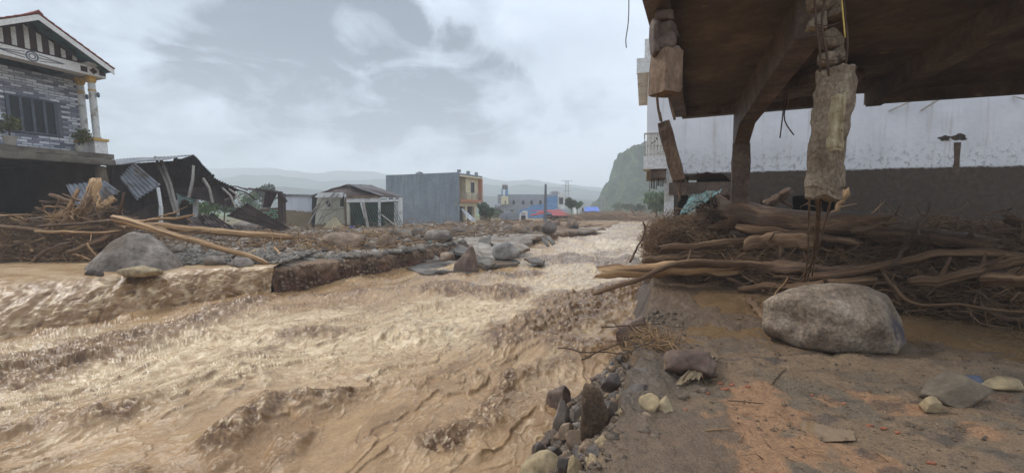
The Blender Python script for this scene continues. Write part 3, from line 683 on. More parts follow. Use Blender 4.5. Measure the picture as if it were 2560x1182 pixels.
# --- hills
def leafy(name, scale): return MAT(name, [srgb(14, 24, 13), srgb(36, 54, 26), srgb(66, 86, 42)], scale, .95, 1.0, scale * 3, src='col', rand=False, dist=1.6, fine=.5, fscale=.9)
def build_hills():
    # karst hill at the right
    Yr = 215.0
    sil = [(1450, 527), (1485, 522), (1500, 505), (1515, 480), (1532, 445), (1546, 424), (1550, 395), (1556, 378), (1568, 366), (1592, 360), (1640, 342), (1700, 315), (1800, 290), (1950, 320), (2200, 440), (2400, 525)]
    sx = np.array([(p[0] - 1280) / FOC * Yr for p in sil]); sz = np.array([(525 - p[1]) / FOC * Yr + 1.7 for p in sil])
    xs = np.linspace(sx[0], sx[-1], 520); ys = np.linspace(-75, 60, 170)
    X, O = np.meshgrid(xs, ys, indexing='ij'); Y = Yr + O
    H = np.interp(X + 2.0 * fbm(X * .1, Y * .1, 0, 3), sx, sz)
    tt = np.clip(1 - np.abs(O) / np.where(O < 0, 75., 60.), 0, 1)
    sh = np.where(O < 0, .10 * tt + .55 * tt ** 1.6 + .35 * sstep(.72, .97, tt), sstep(0, .9, tt))
    z = (H - 1) * sh + 4.2 * fbm(X * .07, Y * .07, 0, 4, 3) * sstep(0, .3, tt) * sstep(0, 12, H) + 1.9 * np.abs(fbm(X * .4, Y * .4, 0, 3, 6)) * sstep(0, 4, H) - .6
    n = fbm(X * .12, Y * .12, z * .05, 4, 8); n2 = fbm(X * .5, Y * .5, z * .3, 3, 9)
    g1 = np.array((.75, .8, .72)); g2 = np.array((1.35, 1.4, 1.2)); c = g1 + (g2 - g1) * sstep(-.5, .5, n + .6 * n2)[..., None]
    gx = np.gradient(z, axis=0); slope = np.hypot(gx / (xs[1] - xs[0]), np.gradient(z, axis=1) / (ys[1] - ys[0]))
    rk = sstep(.12, .45, fbm(X * .16, Y * .1, z * .03, 4, 18) + .15) * sstep(9, 16, z) * sstep(70, 56, X)
    c = c + (np.array((2.9, 2.5, 3.6)) * .75 - c) * (rk * .75)[..., None]
    link('karst_hill', mesh_np('karst_hill', np.stack([X, Y, z], -1), grid_faces(len(xs), len(ys))[:, ::-1], None, True, col=c.reshape(-1, 3)), leafy('hill_forest', .22), kind='structure')
    # ridges fading back into the cloud
    mm = MAT('mountain_forest', [srgb(12, 20, 18), srgb(26, 40, 30), srgb(52, 68, 44)], .05, .95, 0, rand=False, fine=.4, fscale=.35)
    for i, (Yr, prof, amp) in enumerate((
            (290, [(-200, 500), (300, 508), (520, 504), (640, 498), (800, 500), (960, 505), (1100, 508), (1240, 510), (1420, 518), (1480, 514), (1600, 512), (2000, 508), (2800, 500)], 2.5),
            (450, [(-400, 470), (200, 490), (500, 484), (620, 472), (720, 466), (840, 474), (960, 480), (1100, 486), (1230, 482), (1350, 492), (1420, 492), (1500, 497), (1700, 500), (2200, 490), (3000, 470)], 5),
            (680, [(-600, 430), (200, 448), (460, 460), (580, 446), (660, 440), (740, 444), (820, 452), (930, 452), (1060, 460), (1160, 456), (1240, 462), (1350, 474), (1450, 482), (1560, 488), (1800, 480), (2400, 450), (3200, 430)], 7),
            (950, [(-800, 420), (0, 425), (400, 436), (600, 424), (760, 430), (900, 436), (1040, 444), (1200, 446), (1300, 456), (1500, 472), (1800, 466), (2600, 440), (3400, 420)], 9))):
        px = np.array([p[0] for p in prof], float); pz = np.array([(525 - p[1]) / FOC * Yr + 1.7 for p in prof]); pX = (px - 1280) / FOC * Yr
        xs = np.linspace(pX[0], pX[-1], 420); ys = np.linspace(-.3 * Yr, .12 * Yr, 60)
        X, O = np.meshgrid(xs, ys, indexing='ij'); H = np.interp(X, pX, pz)
        sh = np.where(O < 0, np.clip(1 + O / (.3 * Yr), 0, 1) ** 1.3, np.clip(1 - O / (.12 * Yr), 0, 1))
        z = H * sh + amp * fbm(X / (14 * amp), O / (14 * amp), 0, 5, 10 + i) * sh - 2 + 10 * sstep(180, 900, Yr) * .6
        link('mountain', mesh_np('mountain', np.stack([X, Yr + O, z], -1), grid_faces(420, 60)[:, ::-1], None, True), mm, kind='structure')
build_hills()
def build_haze():
    b = MB().box(-1500, 1500, -60, 1120, -6, 124)
    m = bpy.data.materials.new('damp_air'); m.use_nodes = True; nt = m.node_tree; nt.nodes.clear()
    o = nt.nodes.new('ShaderNodeOutputMaterial'); v = nt.nodes.new('ShaderNodeVolumePrincipled')
    v.inputs['Color'].default_value = (.96, .98, 1, 1); v.inputs['Density'].default_value = HAZE
    v.inputs['Anisotropy'].default_value = 0.0
    nt.links.new(v.outputs[0], o.inputs['Volume'])
    link('haze', b.mesh('haze'), m, kind='stuff')
HAZE = 1 / 580.0
build_haze()
# ------------------------------------------------------------------ right side: ruined floor slab on its columns
def flood_wall(name, z0, clean=(222, 222, 224), low=(96, 84, 76), edge=.12, mould=True, streak=(150, 130, 104), amt=.35):
    """painted render, mud-stained below the height the flood reached"""
    m = bpy.data.materials.new(name); m.use_nodes = True; N = m.node_tree.nodes; L = m.node_tree.links; bs = N['Principled BSDF']
    noise, mth, rng, mix, bump = NB(m)
    v = N.new('ShaderNodeTexCoord').outputs['Object']; sp = N.new('ShaderNodeSeparateXYZ'); L.new(v, sp.inputs[0]); z = sp.outputs[2]
    n1 = noise(v, .8, 5); n2 = noise(v, 7, 8, rough=.7); n3 = noise(v, 1.6, 6, (3.5, 3.5, .25))
    c = mix(rng(n1, .35, .7), srgb(*clean), tuple(x * .86 for x in srgb(*clean)))
    c = mix(mth('MULTIPLY', rng(n3, .52, .75), amt), c, srgb(*streak))
    zz = mth('ADD', z, mth('MULTIPLY', mth('SUBTRACT', n2, .5), edge * 2.2)); zz = mth('ADD', zz, mth('MULTIPLY', mth('SUBTRACT', n1, .5), edge * 2))
    if mould:
        sp2 = mth('MULTIPLY', rng(n2, .5, .62), rng(zz, z0 + 1.1, z0 + .1))
        c = mix(mth('MULTIPLY', sp2, .5), c, srgb(90, 84, 76))
    lowc = mix(rng(n2, .35, .7), tuple(x * .62 for x in srgb(*low)), srgb(*low)); lowc = mix(rng(n1, .4, .7), lowc, tuple(x * .7 for x in srgb(*low)))
    c = mix(rng(zz, z0 + .03, z0 - .03), c, lowc)
    L.new(c, bs.inputs['Base Color']); bs.inputs['Roughness'].default_value = .85; bs.inputs['Specular IOR Level'].default_value = .2
    bump(n2, .5, .03)
    return m
m_soffit = MAT('stained_slab_concrete', [srgb(62, 50, 43), srgb(96, 80, 68), srgb(124, 107, 92)], .9, .8, .5, 9, spots=srgb(128, 112, 90), spot_scale=2.2, spot_th=(.66, .72), spot_stretch=(1, 3, 1), rand=False)
m_beam = MAT('muddy_beam', [srgb(66, 52, 44), srgb(102, 84, 72), srgb(130, 112, 98)], 1.6, .6, .9, 14, spec=.35, dist=.03, fine=.35)
m_chunk = MAT('raw_concrete', [srgb(96, 83, 68), srgb(130, 114, 95), srgb(152, 137, 118)], 3, .9, 1.0, 26, dist=.03, stretch=(1, 1, .7), fine=.4, fscale=30)
m_flake = MAT('old_plaster', [srgb(112, 96, 76), srgb(156, 142, 112), srgb(184, 174, 144)], 5, .85, .5, 20, stretch=(3, 3, .4))
m_brownpost = MAT('muddy_post', [srgb(76, 58, 46), srgb(112, 90, 72), srgb(140, 118, 98)], 2.2, .8, .9, 16, dist=.03, fine=.35, stretch=(1, 1, .4))
m_white = MAT('white_paint', [srgb(196, 194, 190), srgb(222, 221, 218)], 1.2, .8, .2, 12, spots=srgb(150, 136, 116), spot_scale=1.0, spot_th=(.58, .74))
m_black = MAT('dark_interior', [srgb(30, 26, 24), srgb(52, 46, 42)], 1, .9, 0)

def rough_box(x0, x1, y0, y1, z0, z1, n=(4, 4, 8), amp=.03, seed=0, fr=3.0, taper=0):
    """a box whose faces are chipped and uneven"""
    V = []; F = []
    def face(o, a, b, na, nb):
        k0 = len(V)
        for i in range(na + 1):
            for j in range(nb + 1): V.append(o + a * (i / na) + b * (j / nb))
        for i in range(na):
            for j in range(nb): q = k0 + i * (nb + 1) + j; F.append((q, q + 1, q + nb + 2, q + nb + 1))
    O = np.array([x0, y0, z0]); dx = np.array([x1 - x0, 0, 0.]); dy = np.array([0, y1 - y0, 0.]); dz = np.array([0, 0, z1 - z0])
    face(O, dz, dx, n[2], n[0]); face(O + dy, dx, dz, n[0], n[2]); face(O, dy, dz, n[1], n[2]); face(O + dx, dz, dy, n[2], n[1]); face(O, dx, dy, n[0], n[1]); face(O + dz, dy, dx, n[1], n[0])
    A = np.array(V); c = (A.max(0) + A.min(0)) / 2
    nx = pn(A[:, 0] * fr, A[:, 1] * fr, A[:, 2] * fr, seed) + .5 * pn(A[:, 0] * fr * 2.7, A[:, 1] * fr * 2.7, A[:, 2] * fr * 2.7, seed + 1)
    ny = pn(A[:, 0] * fr, A[:, 1] * fr, A[:, 2] * fr, seed + 2); nz = pn(A[:, 0] * fr, A[:, 1] * fr, A[:, 2] * fr, seed + 4)
    d = (A - c) / (A.max(0) - A.min(0)) * 2
    corner = np.clip((np.abs(d) > .85).sum(1) - 1, 0, 2)[:, None]
    A = A - np.sign(d) * (np.abs(d) > .8) * (amp * .5 * corner * (.5 + np.abs(nx[:, None]))) + amp * np.stack([nx, ny, nz], 1)
    mb = MB(); mb.add(A, F); return mb
def place(mb, M4):
    mb.v = [tuple(M4 @ Vector(p)) for p in mb.v]; return mb
def between(a, b, twist=0.0):     # local z from a to b
    a, b = Vector(a), Vector(b); z = (b - a).normalized(); q = z.to_track_quat('Z', 'Y')
    return Matrix.Translation(a) @ q.to_matrix().to_4x4() @ Matrix.Rotation(twist, 4, 'Z'), (b - a).length

RU = thing('ruined_house', 'undercut concrete floor slab on one brown column, hanging columns dangling over the mud', 'ruin', (4.18, 11.5, 0))
def wpart(name, mb, mat, parent=RU, **kw): return part(name, mb, mat, parent, world=True, **kw)
_far = [(4.18, 11.5), (5.0, 11.2), (5.9, 10.75), (6.6, 10.5), (7.0, 10.3), (7.3, 10.02), (7.68, 9.94), (8.2, 9.75), (9.2, 9.5), (10.55, 9.07), (13, 8.1), (17, 6.6)]
_near = [(17, 3.5), (12, 4.0), (8, 4.25), (5.5, 4.4), (4.2, 4.5), (3.4, 4.6), (3.05, 4.75), (2.62, 4.86), (2.2, 4.96), (1.85, 4.9), (1.46, 5.05)]
wpart('floor_slab', MB().prism([(x, y, 4.27) for x, y in _far + _near], (0, 0, .2)), m_soffit)
mb = MB(); mb.prism([(1.42, 5.0, 4.06), (1.68, 4.95, 4.06), (4.42, 11.3, 4.06), (4.16, 11.4, 4.06)], (0, 0, .45)); wpart('edge_beam', mb, m_beam)
mb = MB(); mb.prism([(4.3, 11.3, 4.04), (4.4, 11.52, 4.04), (7.1, 10.35, 4.06), (7.0, 10.12, 4.06)][::-1], (0, 0, .22)); wpart('far_beam', mb, m_beam)
mb = MB(); mb.prism([(7.72, 9.7, 4.0), (7.8, 9.92, 4.02), (16.8, 6.6, 4.0), (16.7, 6.4, 4.0)][::-1], (0, 0, .26)); wpart('far_beam', mb, m_soffit)
# main beam with the haunch at its column
A, B = np.array([5.58, 10.85]), np.array([3.55, 5.35]); dv = (B - A) / np.linalg.norm(B - A); pv = np.array([-dv[1], dv[0]]) * -.16
def at(s, side, z): q = A + dv * s + pv * side; return (q[0], q[1], z)
prof = [(-.15, 4.26), (-.15, 3.3), (.22, 3.3), (.95, 3.62), (2.5, 3.66), (4.2, 3.72), (5.85, 3.75), (5.85, 4.26)]
mb = MB(); mb.prism([at(s, -1, z) for s, z in prof], tuple(np.array(at(0, 1, 0)) - np.array(at(0, -1, 0)))); wpart('main_beam', mb, m_beam)
mb = rough_box(-.2, .2, -.17, .17, -.3, 3.32, (3, 3, 16), .02, 3); place(mb, Matrix.Translation((5.6, 10.86, 0)) @ Matrix.Rotation(math.atan2(-.395, .919), 4, 'Z')); wpart('column', mb, m_beam, label='brown muddy concrete column still standing under the slab')
for (xa, ya, xb, yb) in ((7.75, 9.6, 5.75, 4.7), (11.6, 8.3, 9.8, 3.8)):
    d = np.array([xb - xa, yb - ya]); d /= np.linalg.norm(d); n = np.array([-d[1], d[0]]) * .13
    mb = MB(); mb.prism([(xa + n[0], ya + n[1], 3.92), (xb + n[0], yb + n[1], 3.92), (xb - n[0], yb - n[1], 3.92), (xa - n[0], ya - n[1], 3.92)], (0, 0, .34)); wpart('beam', mb, m_soffit)
# broken patch: lump of slab hanging right of the main beam
mb = rough_box(-.9, .9, -.5, .5, -.18, .12, (10, 6, 2), .08, 8, 2.0); place(mb, Matrix.Translation((5.55, 8.6, 4.12)) @ Matrix.Rotation(-1.2, 4, 'Z')); wpart('torn_concrete', mb, m_beam)
# upper floor remains above the slab's near edge
wpart('fascia', MB().prism([(1.5, 5.05, 4.48), (1.9, 4.93, 4.48), (2.25, 4.98, 4.48), (2.66, 4.88, 4.48), (2.7, 5.0, 4.48), (1.55, 5.2, 4.48)], (0, 0, .5)), m_white, label='white painted strip of the broken upper wall')

def rebar(parent, pts, r=.011, mat=None, S=5, name='rebar', K=12):
    V, q, t, g = tubes(curve(pts, K)[None], np.full((1, K), r), S)
    off = np.zeros(3); p = parent
    while p is not None: off = off + np.array(p.location); p = p.parent
    return link(name, mesh_np(name, V - off, q, t, True, gv=g), mat or m_steel, parent)
def lump(parent, c, s, seed, mat=None, name='concrete_lump'):
    V, F = rock_verts(s[0], s[1], s[2], seed, 3, ang=1.0, rough=.1, cuts=14)
    off = np.zeros(3); p = parent
    while p is not None: off = off + np.array(p.location); p = p.parent
    return link(name, mesh_np(name, V + np.array(c) - off, None, F, False), mat or m_chunk, parent)
# hanging column in front
a, b = D(2062, 497, 5.0), D(2090, 172, 5.0); M4, ln = between(a, b, math.radians(32))
mb = rough_box(-.17, .17, -.14, .14, 0, ln, (8, 6, 34), .038, 11, 5); 
mb.v = [(x + (.05 * math.sin(z * 3) if x < 0 else 0) + (.10 * max(0, z / ln - .72) if x < 0 else 0), y, z + (.06 * pn(x * 9, y * 9, 0) if z < .1 or z > ln - .1 else 0)) for x, y, z in mb.v]
mb.v = [tuple(map(float, p)) for p in mb.v]
HC = wpart('hanging_column', place(mb, M4), m_chunk, label='broken concrete column dangling from the slab by its reinforcing bars')
mb = rough_box(-.19, -.03, .125, .158, .5, ln - .3, (8, 2, 26), .03, 21, 9); wpart('plaster', place(mb, M4), m_flake, HC)
for i, (px, py, sx, sz) in enumerate(((2040, 55, .24, .22), (2078, 100, .27, .23), (2088, 135, .26, .17), (2066, 150, .24, .16), (2050, 5, .26, .2), (2090, 20, .2, .22))):
    lump(HC, D(px, py, 5.02), (sx, .22, sz), 40 + i)
for i, pts in enumerate(([(2075, -60), (2058, 20), (2052, 70), (2068, 130), (2072, 190)], [(2105, -60), (2112, 40), (2122, 110), (2112, 180)], [(2035, -40), (2040, 60), (2052, 130), (2050, 180)])):
    rebar(HC, [D(x, y, 4.86) for x, y in pts], .012)
for i, (y, x0, x1) in enumerate(((22, 2030, 2100), (88, 2045, 2118), (112, 2060, 2118), (148, 2050, 2115), (60, 2035, 2108))):
    rebar(HC, [D(x0, y, 4.88), D((x0 + x1) / 2, y + 9, 4.84), D(x1, y - 8, 4.9)], .006, name='stirrup', K=6)
rebar(HC, [D(2100, -60, 4.85), D(2106, 20, 4.85), D(2113, 95, 4.86)], .008, MAT('yellow_conduit', [srgb(196, 170, 84), srgb(214, 190, 110)], 2, .6, 0), name='conduit')
for pts in ([(2024, 492), (2021, 560), (2020, 640), (2012, 700)], [(2046, 495), (2040, 560), (2034, 640), (2010, 705)], [(2052, 495), (2048, 570), (2032, 650), (2018, 700)], [(2078, 495), (2062, 560), (2040, 640), (2000, 700)], [(2040, 495), (2044, 540), (2044, 600), (2030, 690)]):
    rebar(HC, [D(x, y, 5.0 + max(0, (y - 495)) / 200 * 2.2) for x, y in pts], .012, m_brownpost)
# stub at the near left corner
a, b = D(1662, 238, 5.35), D(1667, 128, 5.35); M4, ln = between(a, b, math.radians(20)); mb = rough_box(-.15, .15, -.13, .13, 0, ln, (5, 4, 10), .018, 31, 4)
ST = wpart('column_stub', place(mb, M4), m_brownpost, label='short broken column stub hanging at the slab edge')
for i, (px, py, sx, sz) in enumerate(((1662, 40, .26, .17), (1668, 78, .27, .2), (1658, 105, .28, .22), (1672, 125, .24, .16), (1640, 90, .14, .5))): lump(ST, D(px, py, 5.35), (sx, .2, sz), 60 + i, m_beam)
for pts in ([(1642, 236), (1645, 270), (1652, 303)], [(1672, 236), (1678, 268), (1687, 300)]): rebar(ST, [D(x, y, 5.35) for x, y in pts], .016, m_brownpost)
# post hanging at the far left corner
a, b = D(1697, 452, 11.3), D(1659, 306, 11.45); M4, ln = between(a, b, 0); mb = rough_box(-.2, .2, -.16, .16, 0, ln, (4, 3, 14), .025, 36, 3)
FP = wpart('hanging_post', place(mb, M4), m_brownpost, label='leaning brown post hanging from the far corner of the slab')
for pts in ([(1690, 450), (1696, 470), (1700, 500)], [(1702, 445), (1704, 475), (1696, 505)], [(1710, 440), (1716, 460), (1712, 485)], [(1655, 308), (1650, 280)]): rebar(FP, [D(x, y, 11.3) for x, y in pts], .022, m_brownpost)
# loose wires off the edges
for i, pts in enumerate(([(1572, -20), (1572, 40), (1568, 85), (1562, 95), (1566, 120)], [(1964, 170), (1962, 230), (1958, 280), (1950, 345)], [(1966, 180), (1968, 250), (1956, 300), (1985, 338)])):
    rebar(RU, [D(x, y, 5.2 if i == 0 else 8.5) for x, y in pts], .006 if i == 0 else .012, name='wire')

# ------------------------------------------------------------------ white house behind the pile
WR = math.atan2(-.3, 1); WH = thing('white_house', 'tall white plastered house with mud-dark base behind the driftwood pile', 'house', (5.2, 15, 0), WR)
_wi = Matrix.Translation((5.2, 15, 0)) @ Matrix.Rotation(WR, 4, 'Z'); _winv = _wi.inverted()
def WP(px, py, y=0):             # ray onto the wall plane -> local x, z
    o = _winv @ Vector(EYE); d = _winv.to_3x3() @ Vector(ray(px, py)); t = (y - o.y) / d.y; p = o + d * t; return p.x, p.z
m_wwall = flood_wall('flooded_white_wall', 2.93, edge=.08, amt=.45, low=(92, 81, 71))
m_stain2 = MAT('chipped_hole', [srgb(44, 38, 34), srgb(96, 86, 76)], 9, .9, .3)
m_balc = MAT('spattered_white_wall', [srgb(190, 186, 178), srgb(210, 206, 200)], 1, .85, .2, 12, spots=srgb(66, 56, 48), spot_scale=9, spot_th=(.6, .63))
rnd = random.Random(5)
def jag(pts, n=4, a=.05):
    out = []
    for (x0, z0), (x1, z1) in zip(pts[:-1], pts[1:]):
        for i in range(n): t = i / n; out.append((x0 + (x1 - x0) * t + rnd.uniform(-a, a), z0 + (z1 - z0) * t + rnd.uniform(-a, a)))
    out.append(pts[-1]); return out
hole1 = jag([WP(*p) for p in ((1688, 560), (1687, 452), (1708, 444), (1740, 433), (1770, 432), (1815, 440), (1850, 458), (1866, 478), (1872, 505), (1872, 560))])
hole2 = jag([WP(*p) for p in ((1975, 565), (1984, 492), (2035, 488), (2092, 487), (2098, 565))], 3, .03)
out = [(-.61, 6.6), (-.61, 3.05), (-.02, 3.05), (-.02, -.3)] + [(hole1[0][0], -.3)] + hole1 + [(hole1[-1][0], -.3), (hole2[0][0], -.3)] + hole2 + [(hole2[-1][0], -.3), (15, -.3), (15, 6.6)]
part('wall', MB().prism([(x, 0, z) for x, z in out], (0, .22, 0)), m_wwall, WH)
part('post', MB().box(-.03, .28, -.03, -.004, 1.2, 3.04), m_white, WH)
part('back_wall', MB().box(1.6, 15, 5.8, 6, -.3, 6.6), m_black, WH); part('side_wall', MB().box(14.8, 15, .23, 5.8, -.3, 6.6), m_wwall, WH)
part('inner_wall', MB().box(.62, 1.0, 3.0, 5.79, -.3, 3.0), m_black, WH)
part('upper_floor', MB().box(-.6, 14.7, .23, 6.1, 3.06, 3.25), m_beam, WH); part('roof_slab', MB().box(-1.0, 15.1, -.1, 6.1, 6.61, 6.8), m_white, WH)
part('parapet', MB().box(-.75, 15, 0, .15, 6.81, 7.45), m_white, WH)
part('river_wall', MB().box(-.62, -.42, .225, 6, 3.26, 6.6), m_white, WH)
BA = part('balcony', MB().box(-.72, .02, -.9, -.003, 3.02, 3.42), m_white, WH, label='small balcony with a metal railing above the river')
part('soffit', MB().prism([(-.5, -.8, 3.015), (-.02, -.8, 3.015), (-.02, -.05, 3.015), (-.5, -.05, 3.015)], (0, 0, -.28)), m_beam, BA)
for i in range(11):
    x = -.52 + .05 * i; part('hanging_batten', MB().box(x, x + .022 + .008 * (i % 3), -.6 + .05 * (i % 4), -.56 + .05 * (i % 4), 2.3 + .09 * ((i * 7) % 4) / 3 + .02 * i, 2.734), m_black if i % 2 else m_beam, BA)
mr = MAT('railing_metal', [srgb(150, 140, 128), srgb(186, 178, 164)], 4, .5, 0, metallic=.5)
for bx in ((-.72, .02, -.9, -.86, 4.12, 4.17), (-.72, .02, -.89, -.87, 3.47, 3.5), (-.72, -.68, -.855, -.01, 4.12, 4.17)): part('rail', MB().box(*bx), mr, BA)
for i in range(8):
    x = -.70 + .1 * i; part('baluster', MB().lathe([(.012, 3.42), (.012, 3.7), (.03, 3.76), (.012, 3.83), (.012, 4.12)], x, -.88, 6), mr, BA)
part('panel', MB().box(-.56, -.03, -.02, -.004, 3.43, 4.3), m_balc, BA)
part('sill', MB().box(-1.0, 15, -.14, -.004, 6.3, 6.6), m_white, WH)
part('lintel', MB().box(.12, 2.2, -.06, -.004, 2.2, 2.62), m_beam, WH)
for (px, py, w) in ((2362, 346, .14), (2398, 343, .17)):
    x, z = WP(px, py); pts = [(x + w * math.cos(t) * (1 + .25 * math.sin(3 * t + px) + .15 * math.sin(7 * t)), -.012, z + .55 * w * math.sin(t) * (1 + .2 * math.sin(5 * t))) for t in np.linspace(0, 2 * math.pi, 22, endpoint=False)]
    part('pipe_opening', MB().prism(pts[::-1], (0, .011, 0)), m_stain2, WH)
m_stain = MAT('drip_stain', [srgb(74, 60, 50), srgb(104, 88, 74)], 5, .9, .2)
x, z = WP(2394, 356); part('drip_stain', MB().prism([(x - .09, -.006, z), (x + .08, -.006, z), (x + .07, -.006, z - .5), (x + .09, -.006, z - .95), (x - .1, -.006, z - .95), (x - .06, -.006, z - .5)][::-1], (0, .004, 0)), m_stain, WH)
for (x0, y0, x1, y1) in ((2222, 278, 2280, 252), (2300, 278, 2332, 254), (2530, 242, 2562, 262)):
    a, b = WP(x0, y0), WP(x1, y1); part('bracket', MB().bar((a[0], -.03, a[1]), (b[0], -.35, b[1]), .035), mr, WH)

m_dummy = None
def corr(name, P, mat, label=None, cat='roof sheet', waves=12, amp=.03, parent=None, nb=10, seed=0, crumple=.04, group=None, jagged=0.0, thick=.004):
    """corrugated sheet over four corners P00,P10,P11,P01; the waves run along the 0->3 side"""
    P = [np.array(p, float) for p in P]; na = waves * 6 + 1; u = np.linspace(0, 1, na)[:, None, None]; v = np.linspace(0, 1, nb)[None, :, None]
    if jagged:
        j = jagged * (pn(np.arange(na) * .35, np.zeros(na), 0, seed))[:, None, None]; v = v * (1 + j) ; 
    Q = P[0] * (1 - u) * (1 - v) + P[1] * u * (1 - v) + P[2] * u * v + P[3] * (1 - u) * v
    n = np.cross(P[1] - P[0], P[3] - P[0]); n /= np.linalg.norm(n)
    h = amp * np.sin(2 * np.pi * waves * u[..., 0]) + crumple * fbm(u[..., 0] * 3 + seed * 5 + 0 * v[..., 0], v[..., 0] * 3, 0, 3, seed)
    Q = Q + n * h[..., None]; Q2 = Q - n * thick
    V = np.concatenate([Q.reshape(-1, 3), Q2.reshape(-1, 3)]); k0 = na * nb; q = grid_faces(na, nb); q2 = q[:, ::-1] + k0
    rim = []
    idx = np.arange(na * nb).reshape(na, nb); loop = np.concatenate([idx[:, 0], idx[-1, 1:], idx[-2::-1, -1], idx[0, -2:0:-1]])
    for a, b in zip(loop, np.roll(loop, -1)): rim.append((a, a + k0, b + k0, b))
    c = np.array([V[:, 0].mean(), V[:, 1].mean(), V[:, 2].min()]) if parent is None else np.array(parent.location)
    return link(name, mesh_np(name, V - c, np.concatenate([q, q2, rim]), None, True), mat, parent, None if parent is not None else tuple(c), label=label, cat=cat if parent is None else None, group=group)
m_teal = MAT('teal_roof_sheet', [srgb(92, 116, 112), srgb(132, 156, 150)], 1.5, .5, .1, 8, spots=srgb(112, 96, 76), spot_scale=1.4, spot_th=(.55, .7))
corr('roof_sheet', [D(1690, 545, 12.9), D(1770, 500, 12.7), D(1806, 474, 13.6), D(1730, 488, 13.9)][::-1], m_teal, 'crumpled teal corrugated roof sheet beside the standing brown column', waves=9, amp=.03, crumple=.12)
# ------------------------------------------------------------------ right driftwood pile
PF = np.array([(3.75, 11.7), (3.72, 10.8), (5.1, 9.7), (6.4, 7.7), (7.5, 6.35), (9.5, 5.2), (12, 4.2)])
_pd = np.concatenate([[0], np.cumsum(np.linalg.norm(np.diff(PF, axis=0), axis=1))]); _pd /= _pd[-1]
PBK = np.array([.36, .93])
def pile_pt(t, b):
    x = np.interp(t, _pd, PF[:, 0]); y = np.interp(t, _pd, PF[:, 1]); dep = np.interp(t, [0, .1, .3, .6, 1], [1.2, 2.0, 2.8, 3.4, 4.0])
    h = np.interp(t, [0, .06, .14, .2, .3, .45, .6, .8, 1], [1.0, 1.35, 1.5, 1.42, 1.35, 1.3, 1.32, 1.45, 1.5])
    return np.stack([x + PBK[0] * dep * b, y + PBK[1] * dep * b, -.1 + h * np.clip(b, 0, 1) ** .62 + 0 * x], -1)
def build_pile_core():
    t, b = np.meshgrid(np.linspace(0, 1, 240), np.linspace(0, 1.15, 60), indexing='ij')
    P = pile_pt(t, b); n = fbm(P[..., 0] * 2.2, P[..., 1] * 2.2, P[..., 2] * 4, 4, 3)
    P[..., 2] += .16 * n - .12; P[..., 1] += .12 * fbm(P[..., 0] * 3, P[..., 1] * 3, P[..., 2] * 3, 3, 6)
    P += np.array([.12, .3, -.14]); P[:, -1, 2] = -.4
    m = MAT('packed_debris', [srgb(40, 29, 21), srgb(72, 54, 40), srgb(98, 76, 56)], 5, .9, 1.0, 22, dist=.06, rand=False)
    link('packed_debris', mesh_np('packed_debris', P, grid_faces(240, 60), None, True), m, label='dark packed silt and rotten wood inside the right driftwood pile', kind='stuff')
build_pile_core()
def RP(px, py, off=0.0):
    Yf = np.interp(px, [1480, 1640, 1850, 2100, 2250, 2560, 2700], [10.9, 10.6, 9.5, 8.1, 7.4, 6.2, 5.8])
    return D(px, py, Yf + np.clip((715 - py) / 190, -.2, 1.2) * 1.9 - .12 + off)
def px_r(n, px, py): return n / FOC * RP(px, py)[1]
GP = 'branches in the driftwood pile under the ruined slab'
def plog(pts, w0, w1, label, mat=m_wood_mud, off=0.0, cat='log', name='log', **kw):
    P = [RP(*p[:2], off=off) if len(p) == 2 else D(*p) for p in pts]; kw.setdefault('wob', .34); kw.setdefault('jit', .07); kw.setdefault('knots', 2)
    Y = P[0][1]; return log(name, P, w0 / 2 / FOC * Y, w1 / 2 / FOC * P[-1][1], mat, label, cat=cat, **kw)
# the ones that can be told apart
plog([(1800, 545), (1845, 540), (1960, 556), (2080, 560), (2200, 562)], 74, 62, 'thickest muddy trunk lying along the top of the right pile, roots at its left end', name='trunk', S=14, K=24, knots=3, seed=4, wob=.12, off=-.25)
plog([(2150, 568), (2280, 590), (2400, 600), (2480, 612)], 52, 40, 'thick dark trunk continuing right along the top of the pile below the mud-stained wall', name='trunk', S=12, K=20, knots=3, seed=5, off=-.2)
plog([(1500, 678, 10.2), (1600, 676, 10.0), (1720, 670, 9.7), (1850, 668, 9.6)], 34, 36, 'pale tan log poking left out of the pile over the river, splintered end', m_wood_tan, S=12, K=20, seed=6, knots=2)
plog([(1612, 650, 10.5), (1690, 645, 10.3), (1760, 640, 10.4)], 20, 22, 'shorter brown log poking out just above the pale tan log', m_wood_grey, S=10, seed=7)
plog([(1488, 736, 10.0), (1580, 705, 9.8), (1680, 662, 9.5), (1740, 650, 9.4), (1850, 660, 9.3), (1960, 668, 9.0)], 10, 20, 'long bent branch sweeping from the river up across the lower pile', m_wood_grey, S=9, K=26, seed=8, name='branch', cat='branch')
plog([(1655, 620, 10.4), (1740, 616, 10.3), (1830, 600, 10.3), (1960, 592, 10.1)], 17, 14, 'straight pale branch across the left middle of the right pile', m_wood_grey, S=8, seed=9, name='branch', cat='branch')
plog([(1872, 612), (1920, 600), (1990, 602), (2030, 606)], 38, 44, 'swollen smooth brown log bulging from the middle of the right pile', m_wood_grey, S=12, seed=10, off=-.35, wob=.2)
plog([(2015, 695), (2110, 688), (2200, 664), (2330, 632), (2440, 628), (2560, 640)], 20, 22, 'long curved tan branch arching across the right half of the pile', m_wood_grey, S=9, K=28, seed=11, off=-.3, name='branch', cat='branch')
plog([(1850, 722), (1960, 716), (2060, 712), (2190, 700)], 14, 26, 'flat split board floating along the foot of the pile behind the round boulder', m_wood_grey, S=6, seed=12, off=-.15)
plog([(2290, 705), (2380, 695), (2470, 668), (2600, 640)], 26, 24, 'forked light brown log at the right end of the pile', m_wood_grey, S=10, K=20, seed=13, off=-.3, knots=3)
